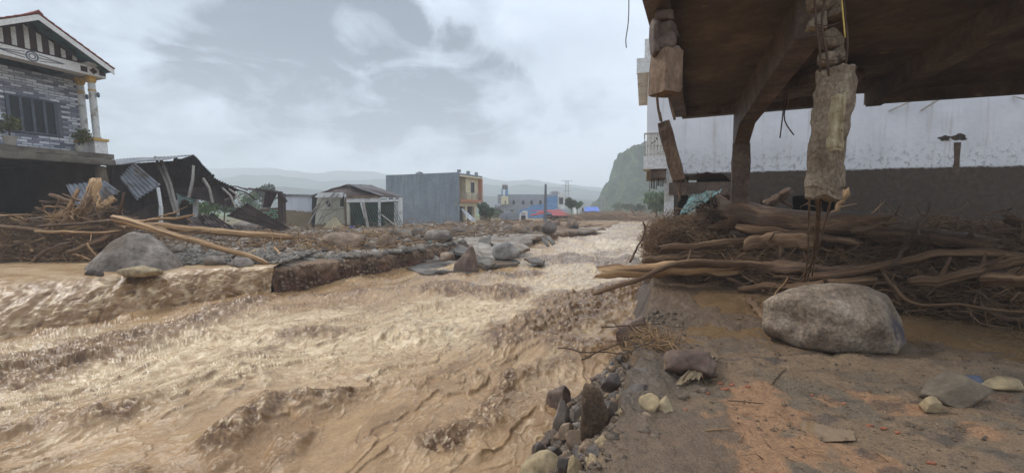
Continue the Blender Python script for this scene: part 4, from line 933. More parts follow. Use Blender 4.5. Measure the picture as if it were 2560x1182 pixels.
plog([(2460, 700), (2530, 700), (2640, 690)], 34, 30, 'ochre splintered log cut by the right edge of the pile', m_wood_grey, S=9, seed=14, off=-.35)
plog([(2210, 690), (2255, 745), (2300, 765), (2400, 762), (2520, 775), (2620, 790)], 8, 7, 'thin whip-like branch curving down over the puddle at the pile foot', m_wood_grey, S=6, K=24, seed=15, off=-.45, name='branch', cat='branch')
plog([(1895, 525), (1935, 500), (1972, 478)], 20, 22, 'dark stub leaning up against the wall beside the standing column', m_wood_mud, S=8, seed=16, off=.3)
plog([(2075, 545), (2100, 510), (2118, 478)], 8, 14, 'upright yellowish stick leaning behind the hanging column', m_wood_tan, S=6, seed=17, off=.1, name='stick', cat='stick')
plog([(1900, 668), (2010, 672), (2080, 676), (2160, 670)], 36, 24, 'broad brown log low in the pile behind the hanging bars', m_wood_mud, S=10, seed=18, off=-.3, knots=2)
plog([(1850, 568), (1960, 582), (2060, 590), (2150, 610)], 22, 18, 'light-barked log under the thick trunk, left of the hanging bars', m_wood_grey, S=9, seed=19, off=-.35)
plog([(2130, 580), (2210, 560), (2240, 545)], 12, 8, 'pale bent branch lying over the trunk right of the hanging column', m_wood_grey, S=7, seed=20, off=-.6, name='branch', cat='branch')
plog([(2230, 665), (2290, 600), (2300, 570), (2318, 520), (2330, 500)], 10, 6, 'thin dark sapling standing up out of the pile against the grey wall', m_wood_mud, S=6, seed=21, off=-.5, name='sapling', cat='branch')
plog([(1574, 657, 10.3), (1590, 630, 10.4), (1607, 600, 10.5), (1616, 575, 10.5), (1610, 550, 10.5)], 6, 4, 'dark bare twig rising over the river left of the pile', m_wood_mud, S=5, seed=22, name='twig', cat='branch')
plog([(1720, 860, 6.3), (1820, 835, 6.6), (1900, 790, 7.4), (1960, 710, 8.6), (2005, 650, 9.2)], 5, 4, 'long thin pale cane arching from the mud up into the pile', m_wood_tan, S=5, K=26, wob=.03, seed=23, name='cane', cat='stick')
plog([(1870, 745, 8.0), (1890, 770, 7.4), (1920, 800, 6.8)], 16, 22, 'short muddy log sunk in the puddle left of the round boulder', m_wood_grey, S=8, seed=24)
# the rest of the pile, one by one
def where_pile(p):
    px = 1280 + FOC * p[0] / p[1]; py = 525 - FOC * (p[2] - 1.7) / p[1]
    h = 'high in' if py < 590 else ('midway up' if py < 650 else 'low in')
    return h, ('at its river end' if px < 1700 else 'below the teal roof sheet' if px < 1800 else 'below the standing column' if px < 1920 else 'left of the hanging bars' if px < 2010 else 'right of the hanging bars' if px < 2140 else 'behind the round boulder' if px < 2300 else 'near its right end')
R_ = np.random.RandomState(12)
for i in range(290):
    t = R_.uniform(.0, .9); b = R_.uniform(.02, 1.0); p = pile_pt(t, b); p2 = pile_pt(min(t + .03, 1), b)
    tg = p2 - p; tg /= np.linalg.norm(tg); ln = np.exp(R_.normal(-.15, .5)) * (.9 if t < .08 else 1.3)
    yaw = R_.normal(0, .3); up = R_.normal(0, .14); d = np.array([tg[0] * math.cos(yaw) - tg[1] * math.sin(yaw), tg[0] * math.sin(yaw) + tg[1] * math.cos(yaw), up]); d /= np.linalg.norm(d)
    r = min(.09, max(.010, np.exp(R_.normal(-3.8, .6)))) * (1.25 if ln > 1.2 else 1)
    o = p + np.array([-.1, -.22, .04]) * R_.uniform(.3, 1.4) + np.array([0, 0, R_.uniform(-.08, .1)])
    bow = R_.normal(0, .10, 3) * ln; pts = [o - d * ln / 2, o + bow * np.array([.5, .5, .6]), o + d * ln / 2]
    if min(q[2] for q in pts) < -.08: continue
    if min(q[0] / q[1] for q in pts) < .318: continue
    log('branch', pts, r * R_.uniform(.8, 1.2), r * R_.uniform(.45, .95), (m_wood_mud, m_wood_mud, m_wood_grey)[i % 3],
        '%s %s branch %s the right driftwood pile, %s' % (('thin', 'thick')[int(r > .03)], ('wet brown', 'dark muddy', 'greyish tan')[i % 3], *where_pile(o)), cat='branch', group=GP, S=7, K=10, seed=i, jit=.11 * min(ln, 1.2), wob=.26, knots=int(R_.rand() < .35), knot_len=.16)
for i in range(130):
    t = R_.uniform(.0, .9); b = R_.uniform(.02, .95); o = pile_pt(t, b) + np.array([-.12, -.3, .06]) * R_.uniform(.6, 1.5); d = R_.normal(size=3) * np.array([1, .6, .55]); d /= np.linalg.norm(d); ln = R_.uniform(.35, 1.0); e = R_.normal(size=3) * .25 * ln
    pts = [o - d * ln / 2, o + e * .6, o + d * ln / 2 + e * .5]
    if min(q[2] for q in pts) < -.05: continue
    log('root', pts, R_.uniform(.008, .018), .005, (m_wood_grey, m_wood_mud)[i % 2], '%s crooked root %s the right driftwood pile, %s' % (('tan', 'dark')[i % 2], *where_pile(o)), cat='root', group='crooked roots in the right driftwood pile', S=5, K=9, seed=1500 + i, jit=.12, wob=.25)
def twig_field(name, n, f, mat, label, seed, ln=(.15, .6), r=.005, K=5, S=3, kind='stuff', parent=None, flat=.25, loc=(0, 0, 0)):
    q = np.random.RandomState(seed); O, T = f(q, n); L = q.uniform(ln[0], ln[1], (n, 1)); s = np.linspace(-.5, .5, K)[None, :, None]
    dirs = T + q.normal(size=(n, 3)) * np.array([.55, .55, flat]); dirs /= np.linalg.norm(dirs, axis=1)[:, None]
    bow = q.normal(size=(n, 3)) * .22 * L; P = O[:, None] + dirs[:, None] * L[:, None] * s + bow[:, None] * (1 - 4 * s ** 2) + .06 * L[:, None] * q.normal(size=(n, K, 3))
    R = (r * np.exp(q.normal(0, .35, (n, 1)))) * np.linspace(1, .5, K)[None]
    return join_tubes(name, P, R, mat, S, parent, loc, label=label, kind=kind)
def f_pile(q, n):
    t = q.uniform(0, .95, n); b = q.uniform(0, 1.05, n); P = pile_pt(t, b); T = pile_pt(np.minimum(t + .02, 1), b) - P; T /= np.linalg.norm(T, axis=1)[:, None]
    return P + np.array([-.1, -.25, .05]) * q.uniform(0, 1.3, (n, 1)), T
twig_field('twig_litter', 9000, f_pile, m_twig, 'fine twigs, roots and straw matted over the right driftwood pile', 3, (.2, 1.1), .0085, K=7)
twig_field('straw_litter', 2500, f_pile, m_twig_tan, 'pale straw caught in the right driftwood pile', 33, (.15, .6), .0045)
def f_left_stack(q, n):
    P = np.stack([q.uniform(3.6, 4.15, n), q.uniform(10.8, 11.7, n), q.uniform(-.2, 1.25, n)], 1); return P, np.tile([.3, -.2, .1], (n, 1))
twig_field('root_tangle', 900, f_left_stack, m_twig, 'dark tangle of roots packed against the house post at the river edge', 4, (.15, .7), .008)
def root_ball(name, c, rad, n, mat, label, seed, axis=(-1, -.3, .2), ln=.7, r=.022, cat='roots', parent=None):
    q = np.random.RandomState(seed); ax = np.array(axis, float); ax /= np.linalg.norm(ax); K = 9; P = np.zeros((n, K, 3)); R = np.zeros((n, K))
    for i in range(n):
        d = q.normal(size=3); d = d + ax * 1.1; d /= np.linalg.norm(d); p = np.array(c) + q.normal(size=3) * rad * .35; L = ln * q.uniform(.5, 1.3)
        for k_ in range(K):
            P[i, k_] = p; d = d + q.normal(size=3) * .32 + np.array([0, 0, -.05]); d /= np.linalg.norm(d); p = p + d * L / K
        R[i] = r * q.uniform(.35, 1.1) * np.linspace(1, .25, K)
    V, qd, t, g = tubes(P, R, 5, seed, .15); c0 = np.array(parent.location) if parent else np.array([V[:, 0].mean(), V[:, 1].mean(), V[:, 2].min()])
    return link(name, mesh_np(name, V - c0, qd, t, True, gv=g), mat, parent, None if parent else tuple(c0), label=label, cat=None if parent else cat, kind='stuff' if parent else None)
trunk = [o for o in COL.objects if o.name == 'trunk'][0]
root_ball('roots', RP(1790, 535, -.2), .22, 110, m_wood_mud, 'torn root mass at the left end of the thick trunk', 5, (-.8, -.5, .1), .75, .022, parent=trunk)
root_ball('roots', RP(1830, 505, -.1), .16, 70, m_wood_mud, None, 6, (-.5, -.3, .6), .45, .02, parent=trunk)
log('root_flare', [RP(1795, 492, -.1), RP(1815, 515, -.2), RP(1850, 540, -.25)], .07, .27, m_wood_mud, None, cat=None, parent=trunk, S=12, seed=31)
log('root_flare', [RP(1770, 520, -.3), RP(1800, 535, -.3), RP(1860, 548, -.25)], .05, .25, m_wood_mud, None, cat=None, parent=trunk, S=12, seed=32)
root_ball('root_clump', RP(2285, 600, -.6), .12, 46, m_wood_mud, 'spidery root clump hanging on the trunk in the right half of the pile', 8, (0, -.6, -.5), .6, .016)

# ------------------------------------------------------------------ stones on the right ground
def rk(px0, px1, py0, py1, mat, label, seed, z=0.0, dy=.8, n=4, name='boulder', cat='boulder', rot=0., sink=.08, **kw):
    """a stone whose near foot meets level z at the given place"""
    g = G((px0 + px1) / 2, py1, z); Y = g[1]; w = (px1 - px0) / FOC * Y; h = (py1 - py0) / FOC * Y * .97; d = w * dy
    Yc = Y + d * .42; x = ((px0 + px1) / 2 - 1280) / FOC * Yc; w *= Yc / Y; h *= Yc / Y
    return rock(name, (x, Yc, z), w, d, h * (1 + sink), mat, label, seed, n, rot, sink, cat=cat, **kw)
m_rock_big = MAT('river_boulder', [srgb(84, 70, 58), srgb(132, 114, 96), srgb(164, 148, 128)], 2.6, .75, .9, 9, spec=.3, spots=srgb(70, 64, 70), spot_scale=1.5, spot_th=(.56, .66), dist=.04, nrough=.7, fine=.45, fscale=22)
rk(1928, 2282, 728, 890, m_rock_big, 'largest rounded brown boulder sitting in the mud in front of the right pile', 4, n=5, dy=.75, ang=.6, rough=.035, cuts=9, sink=.1)
rk(1655, 1805, 882, 952, m_rock_purple, 'mid-sized reddish grey rock with a rag draped on it, left of the big boulder', 8, n=4)
rk(2335, 2492, 948, 1018, MAT('muddy_slab_stone', [srgb(92, 80, 66), srgb(120, 106, 88)], 2, .8, .6, 16), 'flat muddy stone slab on the mud at the right edge', 12, n=4, dy=.6, ang=1.0, cuts=10, rough=.03, rot=.15, name='stone', cat='stone')
rk(2320, 2386, 996, 1030, m_rock_tan, 'small tan stone just left of the flat stone slab', 13, name='stone', cat='stone', dy=.7)
rk(2430, 2486, 942, 968, MAT('blue_grey_stone', [srgb(56, 60, 72), srgb(84, 90, 104)], 2, .6, .4, 14), 'small blue-grey stone behind the flat stone slab', 14, name='stone', cat='stone', dy=.7)
rk(2495, 2590, 948, 985, m_rock_tan, 'flat tan stone cut by the right edge behind the stone slab', 15, name='stone', cat='stone', dy=.6)
# the rubble edge above the water
_zb = on_bank(1490, 1098); _g0 = G(1490, 1098, _zb)
hull_rock('boulder', [(-.5, -.3, 0), (.5, -.3, 0), (.45, .4, 0), (-.45, .4, 0), (-.42, -.25, .75), (-.3, -.1, 1.0), (.05, -.2, .95), (.42, -.25, .55), (.3, .2, .8), (-.3, .3, .9), (.5, 0, .3)], ((1490 - 1280) / FOC * (_g0[1] + .12), _g0[1] + .12, _zb - .04), (76 / FOC * _g0[1], .3, 150 / FOC * _g0[1]), MAT('dark_earth_block', [srgb(52, 40, 32), srgb(86, 68, 53), srgb(112, 92, 72)], 3, .9, 1.0, 20, dist=.03, fine=.45, fscale=30), 'tall dark upright slab of earth and rock at the broken ground edge', seed=21, rough=.05)
rk(1540, 1628, 792, 872, m_rock_purple, 'dark purplish rock at the water edge under thin dead twigs', 22, z=on_bank(1584, 872), dy=.7)
for i, a in enumerate((
        (1366, 1432, 968, 1030, m_rock_purple, 'angular purplish stone nearest the rough water at the bank foot', -.55), (1384, 1432, 1000, 1082, m_rock_grey, 'long grey stone leaning beside the dark upright slab', -.45),
        (1428, 1462, 1010, 1058, m_rock_grey, 'smooth grey stone wedged behind the dark upright slab', -.35), (1416, 1480, 1072, 1134, m_rock_brown, 'round brown cobble in front of the dark upright slab', -.42),
        (1396, 1440, 1058, 1105, m_rock_brown, 'brown stone between the long grey stone and the round cobble', -.5), (1455, 1484, 1054, 1092, m_rock_grey, 'small round stone resting against the dark upright slab', -.25),
        (1548, 1594, 1022, 1060, m_rock_tan, 'pale dirty cobble on the asphalt corner', -.03), (1600, 1660, 988, 1042, m_rock_tan, 'rounded ochre-grey cobble at the asphalt edge', -.02),
        (1648, 1692, 992, 1038, m_rock_tan, 'small yellowish stone touching the ochre-grey cobble', 0.0), (1590, 1640, 1036, 1056, m_rock_brown, 'flat thin stone lying at the asphalt edge', 0.0),
        (1300, 1412, 1146, 1215, m_rock_tan, 'pale broad stone in the bottom corner of the bank', -.7), (1372, 1424, 1116, 1166, m_rock_dark, 'dark angular stone above the pale broad stone', -.6),
        (1420, 1470, 1142, 1200, m_rock_tan, 'tan cobble under the asphalt corner at the bottom', -.4), (1395, 1445, 1140, 1200, m_rock_dark, 'dark wet stone between the pale broad stone and the tan cobble', -.5),
        (1505, 1560, 935, 985, m_rock_dark, 'dark slaty rock above the red brick crumbs', -.04), (1560, 1640, 968, 1018, m_rock_dark, 'blackish lump of rubble in the grey bank debris', -.02),
        (1580, 1640, 925, 968, m_rock_grey, 'grey rubble slab below the clump of straw', -.05), (1520, 1560, 1005, 1045, m_rock_dark, 'dark stone just behind the pale dirty cobble', -.08),
        (1545, 1590, 880, 915, m_rock_dark, 'wet dark rock below the purplish rock at the water edge', -.15), (1330, 1372, 1105, 1145, m_rock_dark, 'small dark stone half drowned at the bank foot', -.85))):
    rk(*a[:4], a[4], a[5], 70 + i, z=a[6] if a[6] > -.1 else on_bank((a[0] + a[1]) / 2, a[3]) - .02, n=4, dy=.85, name='stone', cat='stone', sink=.05, ang=1.0, cuts=15, rough=.05)
R_ = np.random.RandomState(61); _bs = []
for i in range(6): V, F = rock_verts(1, R_.uniform(.6, .95), R_.uniform(.5, .8), 950 + i, 3, ang=1.0, cuts=14, rough=.05); me = mesh_np('bank_stone', V, None, F, True); me.materials.append((m_rock_grey, m_rock_brown, m_rock_dark, m_rock_brown, m_rock_purple, m_rock_tan)[i]); _bs.append(me)
for i in range(190):
    Y = R_.uniform(2.9, 6.6); t = -abs(R_.normal(.1, .38)); X = float(edge_x(RB, Y)) + t; z = float(bank_surf(X, Y)) + .01; sz = np.exp(R_.uniform(np.log(.07), np.log(.2)))
    o = link('bank_stone', _bs[i % 6], loc=(X, Y, z), label='%s stone packed in the crumbling bank %s' % (('grey', 'brown', 'dark', 'warm brown', 'reddish', 'tan')[i % 6], 'below the asphalt corner' if Y < 3.4 else 'beside the dark upright slab' if Y < 4.1 else 'below the mid-sized rock' if Y < 5.2 else 'under the straw clump'), cat='stone', group='stones packed in the crumbling bank'); o.scale = (sz, sz, sz); o.rotation_euler = (R_.normal(0, .5), R_.normal(0, .5), R_.uniform(0, 6))
# loose rubble and brick crumbs of the bank: too many and small to tell apart
def crumbs(name, n, f, mat, label, seed, size=(.02, .06), ang=1.0, col=None, parent=None):
    q = np.random.RandomState(seed); O = f(q, n); S = np.exp(q.uniform(np.log(size[0]), np.log(size[1]), n)); Vs = []; Fs = []; nv = 0
    base = []
    for s_ in range(10):
        V, F = rock_verts(1, 1, 1, s_ + 77, 1, ang=1, rough=.1, cuts=16) if s_ % 4 == 1 else (None, None)
        if V is None:
            V = np.array([(x, y, z) for x in (-.5, .5) for y in (-.5, .5) for z in (-.5, .5)]) * (1 - .35 * q.rand(8, 1)) + q.normal(0, .06, (8, 3))
            F = np.array([(0, 1, 3), (0, 3, 2), (4, 6, 7), (4, 7, 5), (0, 4, 5), (0, 5, 1), (2, 3, 7), (2, 7, 6), (0, 2, 6), (0, 6, 4), (1, 5, 7), (1, 7, 3)])
        base.append((V, F))
    for i in range(n):
        V, F = base[i % 10]; m = np.array(Matrix.Rotation(q.uniform(0, 6.28), 3, 'Z') @ Matrix.Rotation(q.normal(0, .4), 3, 'X'))
        Vs.append((V * np.array([1, q.uniform(.5, 1), q.uniform(.3, .75)]) * S[i] * 1.7) @ m.T + O[i]); Fs.append(F + nv); nv += len(V)
    me = mesh_np(name, np.concatenate(Vs), None, np.concatenate(Fs), False)
    return link(name, me, mat, parent, label=label, kind='stuff')
def f_bank(q, n):
    Y = q.uniform(2.6, 7.2, n) ; t = q.normal(-.35, .32, n); X = edge_x(RB, Y) + t; z = bank_surf(X, Y) + .01; return np.stack([X, Y, z], 1)
crumbs('bank_rubble', 3800, f_bank, MAT('muddy_rubble', [srgb(70, 58, 48), srgb(104, 90, 76), srgb(136, 120, 102)], 2.5, .8, .4, 20, rand=False, fine=.35, fscale=30), 'broken stones and muddy rubble along the torn ground edge', 3, (.008, .06))
def f_brick(q, n):
    c = G(1525, 985, -.05); X, Y = q.normal(c[0], .12, n), q.normal(c[1], .18, n); return np.stack([X, Y, bank_surf(X, Y) + .015], 1)
m_brick = MAT('brick_crumbs', [srgb(104, 66, 50), srgb(144, 90, 68)], 4, .9, .3)
crumbs('brick_crumbs', 170, f_brick, m_brick, 'orange red brick crumbs at the torn ground edge', 4, (.012, .035))
def f_scat(q, n):
    Y = 1 / q.uniform(1 / 9.0, 1 / 2.3, n); X = edge_x(RB, Y) + .2 + q.uniform(0, 1, n) ** 1.2 * 7; return np.stack([X, Y, ground_z(X, Y) + .004], 1)
crumbs('scattered_grit', 1300, f_scat, m_rock_brown, 'small pebbles and grit scattered over the mud', 6, (.004, .018))
m_brick2 = MAT('brick_piece', [srgb(126, 80, 60), srgb(158, 98, 72)], 3, .9, .4, 20)
for i, (px, py, w) in enumerate(((1800, 958, .09), (1830, 962, .08), (1812, 974, .12), (1870, 970, .07), (1770, 985, .05), (2175, 1058, .09), (2210, 1068, .07), (2245, 1080, .06), (1715, 1028, .05), (2030, 990, .05), (2110, 1012, .06), (2330, 1155, .09))):
    p = G(px, py); V, F = rock_verts(w * .8, w * .4, .022, 300 + i, 2, ang=1, cuts=8, rough=.05)
    link('brick_fragment', mesh_np('brick_fragment', V + np.array([0, 0, .008]), None, F), m_brick2, loc=(p[0], p[1], float(ground_z(p[0], p[1]))), label=('brick fragment leftmost of the row right of the rag', 'brick fragment second in the row right of the rag', 'longest brick fragment in the row right of the rag', 'brick fragment rightmost of the row right of the rag', 'small brick fragment below the rag', 'brick fragment left of the streak right of the small puddle', 'brick fragment in the middle of the streak right of the small puddle', 'brick fragment at the right end of the streak', 'brick fragment beside the yellowish stone on the asphalt', 'brick fragment above the small round puddle', 'brick fragment above and right of the small round puddle', 'brick fragment nearest the bottom right corner')[i], cat='brick', group='brick fragments in the mud')
def f_litter(q, n):
    Y = 1 / q.uniform(1 / 9.5, 1 / 2.2, n); X = edge_x(RB, Y) + .1 + q.uniform(0, 1, n) * 7.5; return np.stack([X, Y, ground_z(X, Y) + .008], 1), q.normal(size=(n, 3)) * np.array([1, 1, 0])
twig_field('ground_litter', 900, f_litter, m_twig, 'splinters, straw and leaf scraps strewn over the mud', 35, (.03, .16), .0025, flat=.06)
def f_mud(q, n):
    Y = 1 / q.uniform(1 / 9.5, 1 / 3.2, n); X = edge_x(RB, Y) + .1 + q.uniform(0, 1, n) * 7.5; return np.stack([X, Y, ground_z(X, Y)], 1)
crumbs('mud_clods', 900, f_mud, MAT('mud_clod', [srgb(84, 68, 52), srgb(118, 98, 76)], 3, .7, .5, 20, rand=False), 'small clods of mud lying on the ground', 37, (.008, .03))
def f_straw(q, n):
    c = G(1625, 880); X, Y = q.normal(c[0], .16, n), q.normal(c[1], .32, n); P = np.stack([X, Y, bank_surf(X, Y) + q.uniform(0, .2, n)], 1); return P, np.tile([.2, -.6, -.1], (n, 1))
twig_field('straw_clump', 420, f_straw, m_twig_tan, 'clump of brown straw and grass at the torn ground edge', 9, (.12, .4), .004)
for i, pts in enumerate(([(1395, 870), (1460, 878), (1560, 885), (1640, 850)], [(1455, 898), (1540, 860), (1625, 835), (1660, 815)], [(1500, 820), (1580, 812), (1660, 812), (1720, 818)], [(1530, 800), (1560, 835), (1590, 870)], [(1590, 820), (1600, 840), (1590, 862), (1560, 868)])):
    z0 = .12; log('dead_twig', [G(*p, z=z0 + .05 * j) for j, p in enumerate(pts)], .009, .004, m_wood_mud, ('lowest dead twig stretched over the water from the bank', 'rising dead twig crossing the others at the bank', 'uppermost dead twig level with the mud at the bank', 'short dead twig hanging down in front of the purplish rock', 'hooked dead twig beside the purplish rock')[i], cat='branch', S=5, K=14, seed=90 + i, jit=.03, wob=.05)
for i, (pts, lab) in enumerate((([(1610, 935), (1640, 965), (1690, 985)], 'curved pale straw on the black bank rubble'), ([(1990, 1100), (2030, 1125), (2060, 1130)], 'short straw on the clay patch'), ([(1820, 1000), (1870, 1004), (1910, 1008)], 'thin dark stick on the clay patch'),
                             ([(2390, 890), (2430, 905), (2455, 903)], 'pale bent straw on the black silt at the right'), ([(1765, 1075), (1800, 1072), (1830, 1070)], 'thin pale straw on the asphalt'), ([(1930, 960), (1950, 935), (1965, 922)], 'thin brown stick propped on the mud lip below the boulder'), ([(2500, 760), (2530, 855), (2580, 860)], 'straw floating on the puddle at the right edge'))):
    log('straw', [G(*p, z=.03) for p in pts], .006, .004, m_wood_tan if 'pale' in lab or 'short' in lab else m_wood_mud, lab, cat='straw', S=5, K=10, seed=120 + i, wob=.05)
# rag over the mid-sized rock
def build_rag():
    u, v = np.meshgrid(np.linspace(0, 1, 40), np.linspace(0, 1, 24), indexing='ij')
    a, b, c_, d = D(1782, 895, 4.55), D(1800, 900, 4.75), D(1690, 965, 4.15), D(1752, 948, 4.2)
    P = (a * (1 - u[..., None]) + c_ * u[..., None]) * (1 - v[..., None]) + (b * (1 - u[..., None]) + d * u[..., None]) * v[..., None]
    P[..., 2] += .05 * np.sin(3.1 * u) + .035 * ridged(u * 1.2, v * 3.5, 0, 2, 5) - .01; P[..., 1] += .04 * fbm(u * 2, v * 5, 0, 3, 6)
    P2 = P + np.array([0, .006, -.006]); n = u.size; V = np.concatenate([P.reshape(-1, 3), P2.reshape(-1, 3)]); q = grid_faces(40, 24); c0 = V.mean(0); c0[2] = V[:, 2].min()
    link('rag', mesh_np('rag', V - c0, np.concatenate([q, q[:, ::-1] + n]), None, True), MAT('muddy_cloth', [srgb(112, 94, 72), srgb(148, 130, 104)], 3, .95, .3, 30), loc=tuple(c0), label='muddy tan rag draped over the mid-sized rock', cat='rag')
build_rag()
# ------------------------------------------------------------------ left house with the striped gable
HA = math.atan2(-1, -.29)          # local x runs from the far right corner towards the camera along the front
LH = thing('gabled_house', 'two-storey house with striped gable, grey stone cladding and twin white columns', 'house', (-20.0, 22.0, 0), HA)
LH.rotation_euler = (Matrix.Rotation(-.045, 3, 'Y') @ Matrix.Rotation(HA, 3, 'Z')).to_euler()
# local y: left of travel -> points towards the river; the body lies on negative y
m_roof = MAT('red_roof_tile', [srgb(112, 52, 40), srgb(150, 76, 58)], 3, .8, .4, 16)
m_trimw = MAT('white_trim', [srgb(206, 202, 194), srgb(226, 224, 220)], 2, .7, .1)
m_brownp = MAT('brown_paint', [srgb(58, 40, 38), srgb(78, 56, 52)], 2, .8, .1)
m_teals = MAT('teal_soffit', [srgb(62, 92, 98), srgb(86, 118, 122)], 1.4, .8, .2, spots=srgb(54, 62, 60), spot_scale=2, spot_th=(.5, .65))
m_clad = MAT('grey_cladding', [srgb(86, 88, 100), srgb(140, 144, 156), srgb(188, 192, 200)], .01, .7, .3, 18)
m_clad_dark = MAT('cladding_joint', [srgb(96, 96, 104), srgb(120, 120, 128)], 3, .9, .2)
m_gold = MAT('gold_trim', [srgb(172, 132, 58), srgb(198, 160, 84)], 3, .6, .1)
m_colw = MAT('marbled_column', [srgb(168, 166, 160), srgb(208, 206, 200)], 2.2, .5, .1, spots=srgb(150, 140, 128), spot_scale=2, spot_th=(.56, .62))
m_frame = MAT('dark_window_frame', [srgb(78, 82, 92), srgb(100, 105, 116)], 3, .5, 0)
m_glass = MAT('dark_glass', [srgb(10, 11, 13), srgb(18, 20, 24)], 2, .2, 0, spec=.3)
m_slabg = MAT('mossy_slab', [srgb(72, 66, 58), srgb(104, 97, 86), srgb(128, 120, 106)], 1.6, .9, .5, 10)
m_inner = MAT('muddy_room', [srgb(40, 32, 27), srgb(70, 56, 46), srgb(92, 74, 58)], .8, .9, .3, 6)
W_, S1, EV = 4.9, 4.35, 8.45; AX = 2.42; AP = 10.0
part('floor_slab', MB().prism([(-.35, .12, S1 - .1), (W_ + 1.5, .12, S1 - .1), (W_ + 1.5, -9, S1 - .1), (-.35, -9, S1 - .1)], (0, 0, .22)), m_slabg, LH)
part('slab_edge', rough_box(-.38, W_ + 1.5, -.3, .16, S1 - .44, S1 - .104, (30, 3, 3), .03, 4, 2), m_slabg, LH)
part('side_wall', MB().box(-.25, -.05, -8.8, -.75, -.3, S1 - .102), m_inner, LH); part('pillar', rough_box(-.3, .08, -.7, -.32, -.3, S1 - .45, (4, 4, 16), .04, 5, 3), m_chunk, LH)
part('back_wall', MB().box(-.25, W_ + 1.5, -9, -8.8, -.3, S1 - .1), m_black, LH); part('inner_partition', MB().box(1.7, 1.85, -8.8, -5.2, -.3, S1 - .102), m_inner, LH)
part('upper_body', MB().box(.05, W_ + 1.4, -8.9, -1.4, S1 + .13, EV - .25), m_clad_dark, LH)
# cladding stones on the recessed upper wall
q = np.random.RandomState(3); CW = thing
clad = part('cladding_wall', MB().box(.06, W_ + 1.4, -1.396, -1.37, S1 + .13, EV - .25), m_clad_dark, LH)
cm = []
for i in range(5):
    c = [srgb(128, 130, 142), srgb(170, 172, 182), srgb(206, 208, 214), srgb(230, 231, 235), srgb(146, 146, 156)][i]
    me = rough_box(-.19, .19, -.02, .02, -.055, .055, (3, 1, 1), .012, i + 50, 6).mesh('cladding_stone'); me.materials.append(MAT('cladding_%s' % ['slate', 'grey', 'pale', 'white', 'dark'][i], [tuple(x * .8 for x in c), c], 5, .75, .3, 20)); cm.append(me)
win = (.95, 2.75, S1 + .95, S1 + 2.6); win2 = (3.85, 5.0, S1 + .95, S1 + 2.6); cnt = 0
for r_ in range(31):
    z = S1 + .22 + r_ * .122; x = .22 + (r_ % 2) * .16
    while x < W_ + .1:
        hit = any(w[0] - .2 < x < w[1] + .2 and w[2] - .05 < z < w[3] + .05 for w in (win, win2))
        if not hit and z < EV - .3 and cnt < 300:
            wv = int((math.sin(x * 3.1 + r_ * .9) + math.sin(r_ * 1.7 + x) + 2) * 1.1 + q.uniform(0, 1)) % 5
            o = link('cladding_stone', cm[wv], parent=clad); o.location = (x, -1.362 + q.uniform(-.006, .006), z); cnt += 1
        x += .39
def window(parent, x0, x1, z0, z1, y, n=4, mf=None, mg=None, t=.07, name='window', dep=.06):
    mf = mf or m_frame; mg = mg or m_glass
    w = part(name, MB().box(x0, x1, y, y + dep, z1 - t, z1).box(x0, x1, y, y + dep, z0, z0 + t).box(x0, x0 + t, y, y + dep, z0 + t, z1 - t).box(x1 - t, x1, y, y + dep, z0 + t, z1 - t), mf, parent)
    s = (x1 - x0 - 2 * t) / n
    for i in range(n):
        a = x0 + t + i * s; part('pane', MB().box(a + .05, a + s - .05, y + .004, y + .02, z0 + t + .01, z1 - t - .01), mg, w)
        part('sash', MB().box(a + .002, a + .05, y + .002, y + dep * .8, z0 + t, z1 - t), mf, w)
        part('sash', MB().box(a + s - .05, a + s - .002, y + .002, y + dep * .8, z0 + t, z1 - t), mf, w)
    return w
window(LH, *win, -1.366, 4); window(LH, *win2, -1.366, 2)
# columns on their pedestals
for (x, y) in ((.15, -.15), (.15, -.95), (4.75, -.15)):
    pd = part('pedestal', MB().box(x - .27, x + .27, y - .25, y + .25, S1 + .125, S1 + .72), m_trimw, LH); part('cap', MB().box(x - .33, x + .33, y - .31, y + .31, S1 + .723, S1 + .84), m_gold, pd)
    mb = MB(); prof = []
    cl = part('column', MB().lathe([(.17, S1 + .845), (.17, S1 + .95), (.14, S1 + 1.0)] + [(.14 + .008 * (i % 2), S1 + 1.0 + i * .13) for i in range(1, 20)] + [(.13, EV - .56)], x, y, 14), m_colw, LH, smooth=True)
    part('capital', MB().lathe([(.14, EV - .555), (.2, EV - .45), (.17, EV - .4), (.25, EV - .25)], x, y, 10), m_gold, cl); part('collar', MB().lathe([(.16, EV - .95), (.16, EV - .88)], x, y, 12), m_gold, cl)
    part('wall_lamp', MB().lathe([(.03, EV - 1.25), (.07, EV - 1.2), (.07, EV - 1.05), (.03, EV - 1.0)], x - .1, y + .22, 6), m_frame, LH)
